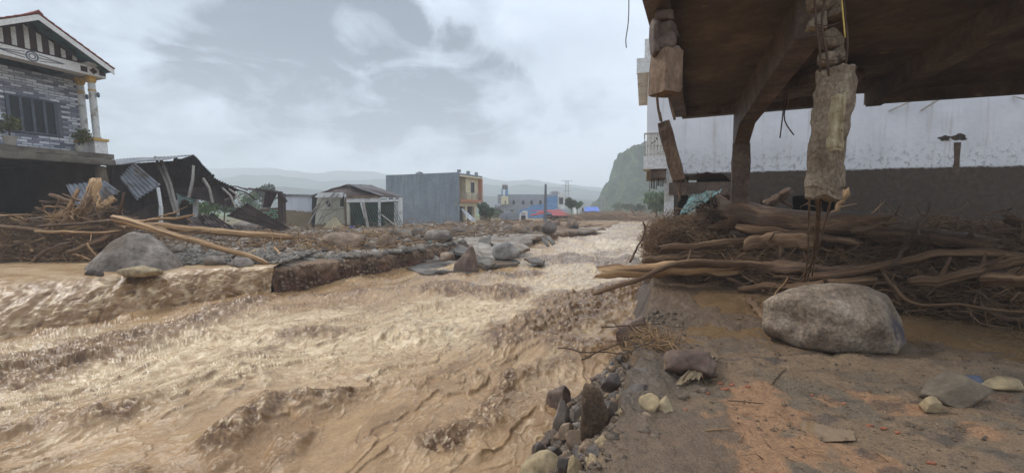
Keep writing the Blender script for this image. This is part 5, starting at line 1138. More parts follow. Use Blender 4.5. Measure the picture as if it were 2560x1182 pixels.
# entablature with square and diamond ornaments
z0, z1 = EV - .25, EV + .2
en = part('entablature', MB().box(-.35, W_ + 1.5, -.42, .1, z0, z1), m_trimw, LH); part('entablature_return', MB().box(-.35, .1, -3, -.425, z0, z1), m_trimw, LH)
for x in (-.2, .55, 4.35, 5.1): part('square_ornament', MB().box(x - .13, x + .13, .102, .115, z0 + .1, z1 - .1), m_brownp, en)
for x in (.17, 4.72): part('diamond_ornament', MB().prism([(x - .17, .102, (z0 + z1) / 2), (x, .102, z0 + .07), (x + .17, .102, (z0 + z1) / 2), (x, .102, z1 - .07)], (0, .012, 0)), m_brownp, en)
zc = (z0 + z1) / 2
def ring(x, z, r0, r1, n=20):
    mb = MB(); V = [(x + r * math.cos(2 * math.pi * i / n), yy, z + r * math.sin(2 * math.pi * i / n)) for yy in (.102, .122) for r in (r0, r1) for i in range(n)]
    F = []
    for i in range(n):
        j = (i + 1) % n; F += [(2 * n + i, 2 * n + j, 3 * n + j, 3 * n + i), (n + i, n + j, j, i), (n + i, 3 * n + i, 3 * n + j, n + j), (i, j, 2 * n + j, 2 * n + i)]
    return mb.add(V, F)
part('ring_ornament', ring(AX, zc, .17, .22), m_frame, en); part('ring_ornament', ring(AX, zc, .09, .12), m_frame, en)
for s in (-1, 1):
    for dz in (-.13, .13): part('dart_line', MB().bar((AX + s * .24, .11, zc + dz), (AX + s * 1.15, .11, zc), .03, .016), m_frame, en)
    part('dart_line', MB().bar((AX + s * .24, .118, zc), (AX + s * 1.1, .118, zc), .03, .016), m_frame, en)
# gable face with white battens
part('gable_face', MB().prism([(-.2, -.35, z1 + .004), (2 * AX + .2, -.35, z1 + .004), (AX, -.35, AP - .12)], (0, .2, 0)), m_brownp, LH)
for i in range(11):
    x = AX + (i - 5) * .42 + .0
    h = (AP - .12 - z1) * (1 - abs(x - AX) / (AX + .2)); lo = z1 + .14
    if h > .35: part('batten', MB().prism([(x - .08, -.147, lo), (x + .08, -.147, lo), (x + .08, -.147, z1 + h - .12 - (.04 if x > AX else -.04)), (x - .08, -.147, z1 + h - .12 + (.04 if x > AX else -.04))], (0, .03, 0)), m_trimw, LH)
# roof: two slopes with soffit and tile courses
def roof_slope(s):
    ex = AX + s * (AX + .3); ez = EV - .02; n = Vector((ez - AP, 0, (AX - ex) if s > 0 else (AX - ex))).normalized()
    p = [(AX, .75, AP), (ex, .75, ez), (ex, -9.2, ez), (AX, -9.2, AP)]
    rf = part('roof', MB().prism(p, (0, 0, .1)), m_teals, LH, label='red tiled roof slope with a teal underside')
    part('verge_board', MB().prism([(AX, .755, AP - .14), (ex, .755, ez - .14), (ex, .755, ez + .1), (AX, .755, AP + .1)], (0, .04, 0)), m_trimw, rf)
    L = math.hypot(ex - AX, ez - AP); nrow = 11
    for i in range(nrow):
        for j in range(9):
            u0, u1 = i / nrow, (i + 1.12) / nrow; y0 = .82 - j * 1.1; q0 = Vector((AX + (ex - AX) * u0, 0, AP + (ez - AP) * u0 + .13)); q1 = Vector((AX + (ex - AX) * u1, 0, AP + (ez - AP) * u1 + .16))
            if u1 > 1.05: continue
            part('tile_course', MB().prism([(q0.x, y0, q0.z), (q1.x, y0, q1.z), (q1.x, y0 - 1.09, q1.z), (q0.x, y0 - 1.09, q0.z)], (0, 0, .045)), m_roof, rf)
roof_slope(-1); roof_slope(1)
part('ridge_cap', MB().prism([(AX - .16, .85, AP + .12), (AX, .85, AP + .28), (AX + .16, .85, AP + .12)], (0, -10, 0)), m_roof, LH)
part('corner_eave', MB().box(-.4, .5, -.6, .35, z1 + .003, z1 + .1), m_trimw, LH); part('corner_frieze', MB().box(-.6, .4, -.5, .2, z1 - .25, z1 - .004 + 0), m_trimw, LH) if False else None
sp = part('solar_heater', MB().prism([(AX + .7, -1.4, AP - .1), (AX + 2.2, -1.4, AP - .9), (AX + 2.2, -3.6, AP - .9), (AX + .7, -3.6, AP - .1)], (0, 0, .05)), m_frame, LH, label='dark solar water heater panel on the red roof')
sp.location.z = .42
part('tank', MB().lathe([(.2, 0), (.22, .1), (.22, 2.2), (.2, 2.3)], 0, 0, 12), m_trimw, sp).matrix_local = Matrix.Translation((AX + .6, -3.6, AP + .15)) @ Matrix.Rotation(-math.pi / 2, 4, 'X')
# plants in pots on the balcony edge
def leaf_cloud(n, c, rad, leaf, seed, clumps=None, droop=0.0, shell=.0):
    q = np.random.RandomState(seed)
    if clumps is None: clumps = [(np.zeros(3), 1.0)]
    C = np.array([a for a, _ in clumps]); S = np.array([b for _, b in clumps]); pick = q.choice(len(C), n, p=S ** 2 / (S ** 2).sum())
    d = q.normal(size=(n, 3)); d /= np.linalg.norm(d, axis=1)[:, None]; rr = q.uniform(shell, 1, (n, 1)) ** .5
    P = (C[pick] + d * rr * S[pick][:, None]) * np.array(rad) + np.array(c)
    a = q.normal(size=(n, 3)); a /= np.linalg.norm(a, axis=1)[:, None]; b = np.cross(a, d + .6 * q.normal(size=(n, 3))); b /= np.linalg.norm(b, axis=1)[:, None] + 1e-9
    l = leaf * q.uniform(.6, 1.4, (n, 1)); a = a * l; b = b * l * .55; a[:, 2] -= droop * l[:, 0]
    V = np.stack([P - a, P - b * .9 + a * .1, P + a, P + b * .9 + a * .1], 1).reshape(-1, 3)
    F = np.arange(4 * n).reshape(n, 4); return V, F
def mleaf(name, a, b, c): return MAT(name, [srgb(*a), srgb(*b), srgb(*c)], .9, .7, 0, rand=False, detail=3)
m_leaf_dark = mleaf('dark_leaves', (28, 42, 24), (48, 66, 34), (76, 96, 48)); m_leaf = mleaf('green_leaves', (40, 58, 30), (68, 92, 42), (104, 126, 62)); m_leaf_olive = mleaf('olive_leaves', (58, 62, 38), (92, 94, 58), (126, 124, 80))
m_pot = MAT('pale_pot', [srgb(150, 144, 134), srgb(176, 170, 160)], 3, .8, .2); m_bark = MAT('bark', [srgb(60, 48, 38), srgb(92, 76, 60)], 6, .9, .6, 20)
_lhm = Matrix.Translation(LH.location) @ LH.rotation_euler.to_matrix().to_4x4()
for i, (x, sc_, lab) in enumerate(((.95, .85, 'small olive green potted plant near the twin columns'), (3.35, 1.15, 'larger bushy potted plant at the left end of the balcony edge'))):
    p = _lhm @ Vector((x, -.1, S1 + .12)); pt = thing('potted_plant', lab, 'plant', p, group='potted plants on the balcony edge')
    part('pot', MB().lathe([(.13 * sc_, 0), (.2 * sc_, .3 * sc_), (.22 * sc_, .34 * sc_), (.18 * sc_, .34 * sc_)], 0, 0, 12), m_pot, pt)
    q = np.random.RandomState(i); cl = [(q.normal(size=3) * .45, q.uniform(.35, .6)) for _ in range(9)]
    V, F = leaf_cloud(700, (0, 0, .75 * sc_), (.5 * sc_, .5 * sc_, .38 * sc_), .055, i, cl); link('foliage', mesh_np('foliage', V, F), m_leaf_olive, pt)
    part('stem', MB().bar((0, 0, .33 * sc_), (.02, 0, .7 * sc_), .04), m_bark, pt)

# ------------------------------------------------------------------ collapsed shed
m_tin = MAT('grey_tin', [srgb(88, 90, 94), srgb(122, 124, 128), srgb(146, 148, 150)], 1.2, .55, .1, 8, metallic=.1, spots=srgb(88, 76, 64), spot_scale=1.4, spot_th=(.55, .66))
m_tin_dark = MAT('rusty_dark_tin', [srgb(42, 32, 30), srgb(66, 52, 48), srgb(82, 66, 60)], 1.2, .7, .1, 8)
m_pole = MAT('grey_pole', [srgb(112, 104, 96), srgb(146, 138, 128)], 3, .7, .1)
SH = thing('collapsed_shed', 'collapsed dark tin-roofed shed sagging beside the gabled house', 'shed', (-14, 25, 0))
def cs(name, pts, mat, waves, **kw): return corr(name, [D(*p) for p in pts], mat, None, waves=waves, parent=SH, **kw)
cs('roof_sheet', [(262, 400, 26), (484, 387, 25), (392, 402, 21.5), (262, 414, 23)], m_tin, 26, amp=.03, seed=1)
cs('roof_sheet', [(484, 387, 25), (528, 434, 25), (462, 470, 30), (380, 420, 30)], m_tin_dark, 20, amp=.03, seed=2, jagged=.05)
cs('roof_sheet', [(436, 392, 24), (538, 438, 23), (520, 470, 30), (410, 470, 32)], m_tin_dark, 18, amp=.04, seed=3, jagged=.1)
cs('roof_sheet', [(500, 428, 24), (602, 476, 22), (560, 482, 27), (470, 470, 28)], m_tin_dark, 16, amp=.04, seed=4, jagged=.12)
cs('roof_sheet', [(400, 470, 24), (590, 470, 24), (584, 520, 23), (480, 494, 23.5)], m_tin_dark, 18, amp=.02, seed=5)
cs('roof_sheet', [(266, 412, 27), (470, 400, 27), (470, 480, 29), (266, 560, 29)], m_tin_dark, 18, amp=.02, seed=6)
part('back_wall', MB().prism([D(262, 420, 30), D(452, 420, 30), D(470, 500, 30), D(470, 565, 30), D(262, 565, 30)], (0, .15, 0)), m_inner, SH, world=True)
for i, (a, b, w, m) in enumerate((((388, 392, 23.5), (438, 535, 22), .09, m_pole), ((400, 394, 23.5), (446, 540, 22), .12, m_pole), ((484, 415, 22.5), (472, 496, 21.5), .11, m_pole), ((508, 446, 22), (532, 508, 21.5), .1, m_pole), ((395, 470, 21), (402, 575, 20.5), .12, m_white), ((556, 470, 22), (590, 520, 21), .07, m_pole), ((572, 472, 22), (600, 508, 21), .06, m_pole), ((590, 516, 22), (640, 545, 21), .05, m_pole), ((580, 470, 22), (640, 500, 24), .05, m_tin_dark), ((560, 500, 22), (640, 482, 23), .04, m_pole), ((556, 466, 22), (620, 476, 22), .05, m_tin_dark))):
    mb = MB(); P = [D(*a), .5 * (D(*a) + D(*b)) + np.array([.08, 0, .1]), D(*b)]; mb.bar(P[0], P[1], w); mb.bar(P[1], P[2], w)
    part('post', mb, m, SH, world=True, kind='stuff')
corr('roof_sheet', [D(300, 445, 19.8), D(335, 406, 19.8), D(402, 462, 19.6), D(342, 500, 19.2)][::1], m_tin, 'larger grey corrugated sheet hanging tilted at the shed corner', waves=7, amp=.055, crumple=.03)
corr('roof_sheet', [D(165, 462, 18.6), D(262, 452, 18.4), D(302, 480, 17.6), D(200, 532, 17.6)], m_tin, 'smaller grey corrugated sheet behind the upright stump', waves=8, amp=.045, crumple=.03)
corr('roof_sheet', [D(470, 545, 19), D(530, 532, 19), D(585, 570, 18.3), D(470, 580, 18.3)], m_tin_dark, 'black crumpled roof sheet lying between the shed and the pale log', waves=10, amp=.03, crumple=.22)
corr('roof_sheet', [D(566, 540, 20.5), D(618, 508, 20.5), D(728, 572, 20), D(700, 578, 19.8)], m_tin_dark, 'long dark roof sheet sloping down towards the broken white house', waves=9, amp=.03, crumple=.06)
WD = thing('shed_doorway', 'small white doorway with a bent awning under the shed roof', 'doorway', D(468, 545, 24))
for x0, x1, y0, y1 in ((440, 446, 500, 548), (482, 490, 496, 548)): part('jamb', MB().prism([D(x0, y1, 24), D(x1, y1, 24), D(x1, y0, 24), D(x0, y0, 24)], (0, .2, 0)), m_white, WD, world=True)
part('opening', MB().prism([D(446, 548, 24.1), D(482, 548, 24.1), D(482, 510, 24.1), D(446, 510, 24.1)], (0, .05, 0)), m_black, WD, world=True)
part('awning', MB().prism([D(440, 484, 24.5), D(494, 484, 24.5), D(484, 508, 23.4), D(460, 498, 23.2), D(446, 506, 23.4)], (0, 0, .03)), m_teal, WD, world=True)
# broken frame and patterned brick wall right of the shed
BF = thing('broken_lean_to', 'broken lean-to with leaning boards beside the green brick panel', 'lean-to', D(680, 560, 26))
for (a, b, w) in (((622, 472, 25), (706, 482, 25), .12), ((704, 484, 25.2), (706, 560, 25.2), .3), ((700, 480, 25), (716, 505, 25), .13), ((640, 474, 25), (600, 470, 24.5), .06)):
    part('board', MB().bar(D(*a), D(*b), w), m_tin_dark if w > .1 else m_pole, BF, world=True)
corr('hanging_sheet', [D(664, 478, 25), D(694, 480, 25), D(676, 520, 25), D(656, 520, 25)], m_tin_dark, None, waves=6, amp=.03, parent=BF)
BW = thing('brick_wall_remnant', 'dark brick wall remnant with mint green openings', 'wall', D(675, 556, 26))
part('wall', MB().prism([D(648, 560, 26), D(706, 560, 26), D(706, 518, 26), D(650, 522, 26)], (0, .2, 0)), m_brownpost, BW, world=True)
m_mint = MAT('mint_block', [srgb(126, 168, 140), srgb(160, 200, 172)], 4, .8, .2); q = np.random.RandomState(8)
for r_ in range(6):
    for c_ in range(7):
        if q.rand() < .72:
            x = 654 + c_ * 7.2 + (r_ % 2) * 3; y = 524 + r_ * 5.6; part('block', MB().prism([D(x, y + 3.8, 25.99), D(x + 5.2, y + 3.8, 25.99), D(x + 5.2, y, 25.99), D(x, y, 25.99)], (0, -.03, 0)), m_mint, BW, world=True)

# ------------------------------------------------------------------ broken white house
YB = 36.0
BH = thing('broken_white_house', 'broken single-storey white house with grey tin roof and collapsed green gate', 'house', D(860, 575, YB))
m_wall1 = flood_wall('stained_white_wall', 1.55, (206, 208, 214), (150, 132, 104), .28, False, (140, 122, 96), .5)
m_wall2 = flood_wall('stained_cream_wall', .5, (190, 186, 168), (140, 124, 98), .2, False, (128, 116, 92), .8)
def bh(name, pts, mat, off=(0, .25, 0), parent=BH, **kw): return part(name, MB().prism([D(*p) for p in pts], off), mat, parent, world=True, **kw)
bh('annex_wall', [(700, 578, 37.5), (706, 490, 37.5), (745, 492, 37.5), (785, 492, 37.5), (782, 578, 37.5)], m_wall1); bh('wall_cap', [(702, 490, 37.4), (786, 492, 37.4), (786, 487, 37.4), (704, 485, 37.4)], m_tin)
bh('side_wall', [(786, 578, 36.8), (792, 500, 36.8), (800, 484, 36.8), (858, 484, 36.2), (862, 578, 36.2)], m_wall2)
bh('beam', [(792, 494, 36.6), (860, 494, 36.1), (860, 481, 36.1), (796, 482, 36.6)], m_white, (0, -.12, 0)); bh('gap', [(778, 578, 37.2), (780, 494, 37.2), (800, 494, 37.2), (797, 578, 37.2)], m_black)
bh('broken_opening', [(820, 512, 36.3), (818, 504, 36.3), (824, 502, 36.3), (828, 516, 36.3), (822, 517, 36.3)], m_black, (0, -.3, 0)); bh('broken_opening', [(851, 516, 36.0), (852, 500, 36.0), (860, 490, 36.0), (860, 516, 36.0)], m_black, (0, -.1, 0))
bh('pillar', [(862, 576, 35.6), (872, 576, 35.6), (870, 494, 35.6), (862, 492, 35.6)], m_brownpost); bh('front_pillar', [(868, 576, 35.3), (874, 576, 35.3), (873, 494, 35.3), (866, 494, 35.3)], m_wall2, (0, .2, 0))
bh('lintel', [(866, 506, 35.2), (947, 505, 36.0), (947, 493, 36.0), (866, 494, 35.2)], m_white); bh('pillar', [(945, 565, 36.0), (950, 565, 36.0), (950, 496, 36.0), (945, 496, 36.0)], m_white, (0, .25, 0))
bh('lintel', [(951, 505, 36.0), (1000, 503, 36.6), (1000, 498, 36.6), (951, 499, 36.0)], m_white); bh('pillar', [(998, 568, 36.5), (1005, 568, 36.5), (1004, 494, 36.5), (997, 494, 36.5)], m_white)
for x in (966, 983): bh('short_post', [(x, 499, 36.3), (x + 4, 499, 36.3), (x + 4, 494, 36.3), (x, 494, 36.3)], m_white, (0, .2, 0))
bh('inner_wall', [(864, 575, 41.5), (1000, 570, 41.5), (1000, 497, 41.5), (864, 497, 41.5)], m_inner); bh('inner_wall', [(985, 570, 38), (996, 570, 38), (996, 505, 38), (985, 505, 38)], m_white, (0, .2, 0))
bh('gable', [(792, 488, 36.9), (864, 484, 35.9), (866, 493, 35.6), (1003, 493, 36.8), (952, 477, 37.5), (870, 462, 37), (830, 470, 37)], m_tin_dark, (0, .15, 0))
bh('brick_edge', [(866, 495, 35.1), (952, 494, 36), (950, 489, 36), (866, 488, 35.1)], m_brownpost, (0, .2, 0))
rf = thing
corr('roof_sheet', [D(868, 461, 36.6), D(928, 463, 43), D(1006, 491, 42), D(952, 489, 35.6)], MAT('old_tin_roof', [srgb(78, 74, 74), srgb(108, 104, 102)], 1, .7, .1, 8), None, waves=22, amp=.03, parent=BH, crumple=.05)
corr('roof_sheet', [D(868, 461, 36.6), D(860, 464, 43), D(780, 490, 42), D(778, 489, 37)], m_tin_dark, None, waves=18, amp=.03, parent=BH, crumple=.05)
for (a, b) in (((780, 540, 35.5), (840, 478, 36)), ((792, 562, 35), (836, 482, 36)), ((800, 560, 35), (846, 484, 36)), ((778, 532, 35.5), (800, 506, 36)), ((776, 548, 35.5), (812, 488, 36)), ((796, 548, 35.3), (850, 520, 36)), ((770, 562, 35), (800, 510, 36)), ((800, 526, 35.5), (862, 522, 35.8))):
    part('roof_pole', MB().bar(D(*a), D(*b), .07), m_pole, BH, world=True)
corr('fallen_panel', [D(800, 575, 35), D(838, 538, 35.6), D(870, 573, 34.6), D(815, 588, 34)], m_flake, None, waves=2, amp=.02, parent=BH, crumple=.15)
GT = thing('fallen_gate', 'dark green steel bar gate fallen askew in the broken house front', 'gate', D(920, 575, 35))
m_green = MAT('green_gate_paint', [srgb(34, 66, 54), srgb(56, 96, 80)], 4, .5, 0)
for i in range(12):
    t = i / 11; part('bar', MB().bar(D(872 + 66 * t, 507, 35.1), D(902 + 78 * t, 588 - 4 * t, 34.4), .035), m_green, GT, world=True)
for t in (.08, .32, .55, .62, .8, .97): part('rail', MB().bar(D(872 + 30 * t, 507 + 80 * t, 35.08 - .7 * t), D(938 + 42 * t, 507 + 77 * t, 35.08 - .7 * t), .05), m_green, GT, world=True)
for i in range(7): part('bar', MB().bar(D(953 + 5 * i, 507, 36), D(972 + 6 * i, 566, 35.7), .03), m_green, GT, world=True)
part('plank', MB().bar(D(908, 506, 35), D(922, 580, 34), .22, .06), m_wood_plain if False else m_pole, BH, world=True); part('plank', MB().bar(D(902, 507, 35), D(912, 545, 34.6), .1, .05), m_white, BH, world=True)
part('fallen_pole', MB().bar(D(950, 534, 35), D(998, 571, 33.5), .09), m_pole, BH, world=True)
# ------------------------------------------------------------------ left driftwood and boulders
def LPt(px, py, off=0.0): return D(px, py, np.interp(py, [450, 545, 600, 650], [15.9, 15.2, 14.6, 13.7]) + off)
def llog(pts, w0, w1, label, mat=m_wood_tan, off=0.0, cat='log', name='log', Y=None, **kw):
    P = [D(p[0], p[1], p[2]) if len(p) == 3 else LPt(*p, off=off) for p in pts]; kw.setdefault('wob', .2); kw.setdefault('jit', .05); kw.setdefault('knots', 1)
    return log(name, P, w0 / 2 / FOC * P[0][1], w1 / 2 / FOC * P[-1][1], mat, label, cat=cat, **kw)
llog([(285, 545, 14.4), (340, 558, 14.2), (418, 583, 13.9), (514, 611, 13.6), (600, 632, 13.6), (669, 657, 13.3)], 20, 11, 'long tan tree trunk slanting down from the left pile to the road edge', S=12, K=30, seed=2, knots=2, name='trunk')
llog([(330, 560, 15.6), (385, 566, 15.6), (482, 573, 15.7), (600, 584, 16), (725, 593, 16.3)], 20, 15, 'thick pale trunk lying level behind the slanting one', S=12, K=28, seed=3, knots=3, name='trunk')
llog([(321, 553, 15), (386, 550, 15), (440, 546, 15), (484, 536, 15)], 9, 6, 'forked pale branch level with the shed floor', S=7, K=16, seed=5, name='branch', cat='branch')
llog([(347, 559, 14.9), (395, 543, 15), (447, 527, 15)], 5, 4, 'thin pale branch rising right across the forked one', S=6, seed=6, name='branch', cat='branch')
llog([(205, 535), (224, 505), (240, 455)], 24, 26, 'tallest upright stump sticking out of the left pile', S=12, K=12, seed=7, name='stump', cat='stump', off=-.2, knots=1)
llog([(160, 557), (192, 528), (228, 492)], 11, 15, 'slanting pole leaning against the upright stump', m_wood_grey, S=9, seed=8, off=-.5)
llog([(124, 487), (150, 494), (180, 505)], 9, 11, 'short cut log poking left from the top of the pile', m_wood_grey, S=9, seed=9, off=-.1)
llog([(172, 520), (182, 498), (196, 474)], 8, 9, 'thin upright stub left of the tallest stump', S=8, seed=10, off=-.2, name='stump', cat='stump')
llog([(245, 525), (262, 512), (284, 496)], 15, 17, 'broken ochre log leaning right of the tallest stump', S=10, seed=11, off=-.3)
llog([(243, 520), (247, 500), (246, 478)], 9, 5, 'bark-stripped white shard against the tallest stump', m_wood_tan, S=6, seed=12, off=-.4, name='stick', cat='stick')
llog([(-30, 564), (40, 569), (93, 575), (150, 582), (250, 586)], 11, 8, 'long grey trunk lying level at the left edge of the pile', m_wood_grey, S=10, K=20, seed=13, off=-.6, name='trunk')
llog([(96, 566), (200, 560), (270, 552), (315, 548)], 7, 6, 'dark branch lying across the middle of the left pile', m_wood_mud, S=8, seed=14, off=-.8, name='branch', cat='branch')
llog([(174, 632), (220, 612), (275, 592)], 9, 13, 'brown log propped from the roots up to the big grey boulder', m_wood_grey, S=9, seed=15, off=-.4)
llog([(90, 578), (160, 580), (230, 582), (300, 578)], 8, 6, 'pale branch just under the long grey trunk', S=8, seed=16, off=-.7, name='branch', cat='branch')
llog([(180, 634), (205, 640), (226, 650)], 4, 3, 'thin root reaching the water left of the big grey boulder', S=5, seed=17, off=-.3, name='root', cat='branch')
llog([(0, 541), (40, 555), (70, 566)], 5, 4, 'thin dark pole leaning at the left edge under the house', m_wood_mud, S=6, seed=18, name='stick', cat='stick')
R_ = np.random.RandomState(22)
for i in range(160):
    px = R_.uniform(-60, 330); py = R_.uniform(540, 645) if px < 240 else R_.uniform(545, 600)
    if 100 < px < 250 and R_.rand() < .35: py = R_.uniform(500, 550)
    o = LPt(px, py, R_.uniform(-.3, .4)); ln = np.exp(R_.normal(.1, .45)); d = np.array([1, R_.normal(-.1, .4), R_.normal(0, .13 if R_.rand() < .75 else .6)]); d /= np.linalg.norm(d)
    pts = [o - d * ln / 2, o + R_.normal(0, .08, 3) * ln, o + d * ln / 2]; r = min(.07, max(.014, np.exp(R_.normal(-3.5, .5))))
    log('driftwood_branch', pts, r, r * R_.uniform(.4, .9), (m_wood_tan, m_wood_grey, m_wood_mud)[i % 3], '%s %s branch in the left pile, %s' % (('thin', 'thick')[int(r > .03)], ('pale tan', 'greyish', 'dark')[i % 3], ('at the left edge above the water' if px < 60 and py > 600 else 'at the left edge below the house' if px < 60 else 'left of the upright stump' if px < 150 and py < 600 else 'below the long grey trunk' if py > 600 else 'at the foot of the upright stump' if px < 250 else 'above the largest grey boulder')), cat='branch', group='branches in the left driftwood pile', S=7, K=9, seed=400 + i, jit=.05, wob=.18, knots=int(R_.rand() < .3), knot_len=.15)
def f_lp(q, n):
    px = q.uniform(-80, 330, n); py = np.where(px < 240, q.uniform(545, 648, n), q.uniform(548, 600, n)); P = np.array([LPt(a, b, q.uniform(-.3, .5)) for a, b in zip(px, py)]); return P, np.tile([1, -.1, 0.], (n, 1))
twig_field('twig_litter', 2600, f_lp, m_twig_tan, 'fine twigs and straw matted over the left driftwood pile', 13, (.15, .8), .007)
for i, (px, py, n, ax, ln, lab) in enumerate(((190, 540, 60, (0, -.5, .5), .7, 'knot of roots at the foot of the upright stump'), (150, 555, 40, (-1, -.4, 0), .7, 'thick bleached roots spreading left below the stump'), (40, 615, 70, (-.2, -.6, -.6), .9, 'drooping root fringe over the water at the left edge'), (170, 615, 50, (0, -.5, -.8), .7, 'dangling roots left of the propped brown log'), (265, 530, 50, (.6, -.4, -.2), .6, 'fan of roots right of the upright stump'))):
    root_ball('root_clump', LPt(px, py, -.4), .22, n, m_wood_tan if i < 2 else m_wood_grey, lab, 30 + i, ax, ln, .026)
def build_left_core():
    px, v = np.meshgrid(np.linspace(-150, 320, 90), np.linspace(0, 1, 30), indexing='ij'); top = np.interp(px, [-150, 100, 160, 230, 320], [568, 562, 535, 540, 590])
    P = np.zeros(px.shape + (3,))
    for i in range(px.shape[0]):
        for j in range(px.shape[1]): P[i, j] = LPt(px[i, j], 655 + (top[i, j] - 655) * v[i, j], 1.15)
    P[..., 1] += .25 * fbm(P[..., 0] * 2, P[..., 2] * 3, 0, 3, 3) + v * .3
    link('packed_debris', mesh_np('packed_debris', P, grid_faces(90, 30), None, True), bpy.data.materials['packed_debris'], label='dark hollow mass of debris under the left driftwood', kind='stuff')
build_left_core()

def lrk(px0, px1, py0, py1, mat, label, seed, z=0.05, dy=.8, n=3, **kw): return rk(px0, px1, py0, py1, mat, label, seed, z=z, dy=dy, n=n, **kw)
_g0 = G(332, 684, 0.0)
hull_rock('boulder', [(-1, .3, .2), (-1, -.35, 0), (-.62, -.5, .3), (-.5, -.05, .74), (-.08, 0, 1.0), (.4, -.05, .95), (.86, -.15, .46), (1, -.4, 0), (.55, -.85, 0), (-.25, -.9, 0), (-.2, -.72, .42), (.3, -.62, .52), (.9, .6, 0), (-.9, .7, 0), (.1, .6, .85), (-.75, -.62, 0)], ((332 - 1280) / FOC * (_g0[1] + .85), _g0[1] + .85, -.06), (1.28, .95, 1.16), m_rock_grey, 'largest grey angular boulder at the lip of the waterfall', seed=3, rough=.025)
for i, a in enumerate((
        (795, 916, 582, 628, m_rock_brown, 'big rounded brown boulder on the gravel below the broken white house', .1), (738, 779, 609, 632, m_rock_tan, 'pale yellowish oval stone left of the big rounded brown boulder', .1), (654, 702, 603, 630, m_rock_grey, 'grey oval stone right of the slanting trunk', .1),
        (943, 993, 584, 618, m_rock_brown, 'brown boulder just right of the big rounded one', .12), (966, 1031, 570, 600, m_rock_grey, 'grey flat-topped boulder before the white house corner post', .2), (1029, 1067, 567, 596, m_rock_grey, 'jagged grey boulder behind the flat one', .2),
        (1060, 1134, 574, 603, m_rock_grey, 'long flat grey boulder above the tilted slabs', .2), (1102, 1164, 553, 578, m_rock_purple, 'broad brown mound-shaped boulder before the grey building', .1), (1167, 1192, 553, 571, m_rock_tan, 'blocky tan boulder before the yellow balcony house door', .1),
        (1199, 1232, 565, 581, m_rock_grey, 'grey boulder near the dark bush', .1), (893, 956, 574, 592, m_rock_tan, 'tan boulder behind the big rounded one', .15), (640, 688, 558, 583, m_rock_dark, 'dark boulder under the sloping dark roof sheet', .1),
        (1098, 1135, 630, 652, m_rock_brown, 'rounded boulder leaning on the cut bank behind the lowest slab', -.45), (906, 940, 605, 627, m_rock_grey, 'grey angular stone right of the big rounded boulder', .05), (887, 905, 610, 626, m_rock_grey, 'small round stone touching the big rounded boulder', .05), (699, 715, 618, 634, m_rock_tan, 'small round stone left of the pale oval stone', .05),
        (1278, 1324, 558, 582, m_rock_brown, 'pair-topped brown boulder left of the turquoise scrap', .1), (1354, 1393, 550, 583, m_rock_dark, 'dark pyramid-shaped boulder on the far concrete edge', .05), (1414, 1448, 547, 571, m_rock_brown, 'brown rounded boulder at the far road end', .05), (1380, 1402, 550, 570, m_rock_purple, 'dark reddish boulder between the pyramid and the far rounded one', .05),
        (510, 557, 639, 668, m_rock_grey, 'pointed grey stone at the waterfall lip', .0), (570, 628, 645, 671, m_rock_grey, 'broad grey stone at the torn road corner', .0), (538, 602, 622, 652, m_rock_purple, 'brown stone behind the pointed grey one', .0), (208, 236, 671, 688, m_rock_dark, 'small dark stone in the water left of the big grey boulder', .02), (234, 252, 675, 691, m_rock_dark, 'second small dark stone in the water', .02),
        (298, 392, 668, 694, m_rock_tan, 'water-washed low tan rock in front of the big grey boulder', -.02), (580, 640, 553, 580, m_rock_grey, 'grey boulder behind the thick pale trunk', .1), (556, 590, 560, 582, m_rock_purple, 'brown boulder behind the pale trunk near the black sheet', .1), (1255, 1282, 562, 580, m_rock_grey, 'grey stone before the lean-to shed', .08), (1330, 1356, 558, 578, m_rock_brown, 'brown stone left of the pyramid boulder', .06),
        (1125, 1170, 568, 590, m_rock_dark, 'dark stone under the mound-shaped boulder', .12), (1000, 1030, 595, 615, m_rock_grey, 'grey stone in the gravel below the jagged boulder', .12))):
    lrk(*a[:4], a[4], a[5], 500 + i, z=a[6])
_g0 = G(1165, 675, -.55)
hull_rock('boulder', [(-1, -.2, 0), (-.9, -.1, .3), (.35, 0, 1.0), (.55, -.1, .96), (1, -.3, 0), (.95, .5, 0), (-.7, .6, 0), (0, -.7, 0), (.1, -.55, .35), (.5, .3, .85)], ((1165 - 1280) / FOC * (_g0[1] + .35), _g0[1] + .35, -.65), (.52, .5, 1.02), m_rock_purple, 'triangular upright rock standing among the tilted slabs', seed=8, rough=.03)
lrk(1228, 1298, 602, 648, MAT('pale_mottled_rock', [srgb(70, 64, 62), srgb(140, 134, 128), srgb(196, 190, 182)], 1.4, .8, .4, 8), 'pale mottled rock on the tilted brown slab', 41, z=-.4)
# cobbles one can tell apart by place only, then the gravel
R_ = np.random.RandomState(31); cob = []
for i in range(6): V, F = rock_verts(1, R_.uniform(.65, .9), R_.uniform(.5, .75), 900 + i, 2, ang=.8, cuts=8); me = mesh_np('cobble', V, None, F, True); me.materials.append((m_rock_grey, m_rock_brown, m_rock_grey, m_rock_tan, m_rock_dark, m_rock_purple)[i]); cob.append(me)
nrmL = []
LBc = curve([(x, y, 0) for x, y in LB[5:13]], 200)
def f_gravel(q, n, tmax=4.2, smax=1.0):
    i = (q.uniform(0, smax, n) ** .9 * 198).astype(int); t = q.uniform(.15, 1, n) ** 1.1 * tmax; tg = LBc[np.minimum(i + 1, 199)] - LBc[np.maximum(i - 1, 0)]; tg /= np.linalg.norm(tg, axis=1)[:, None]
    X = LBc[i, 0] - tg[:, 1] * t; Y = LBc[i, 1] + tg[:, 0] * t; return np.stack([X, Y, bank_height(X, Y, t)], 1)
P = f_gravel(R_, 260, 6.0, .7)
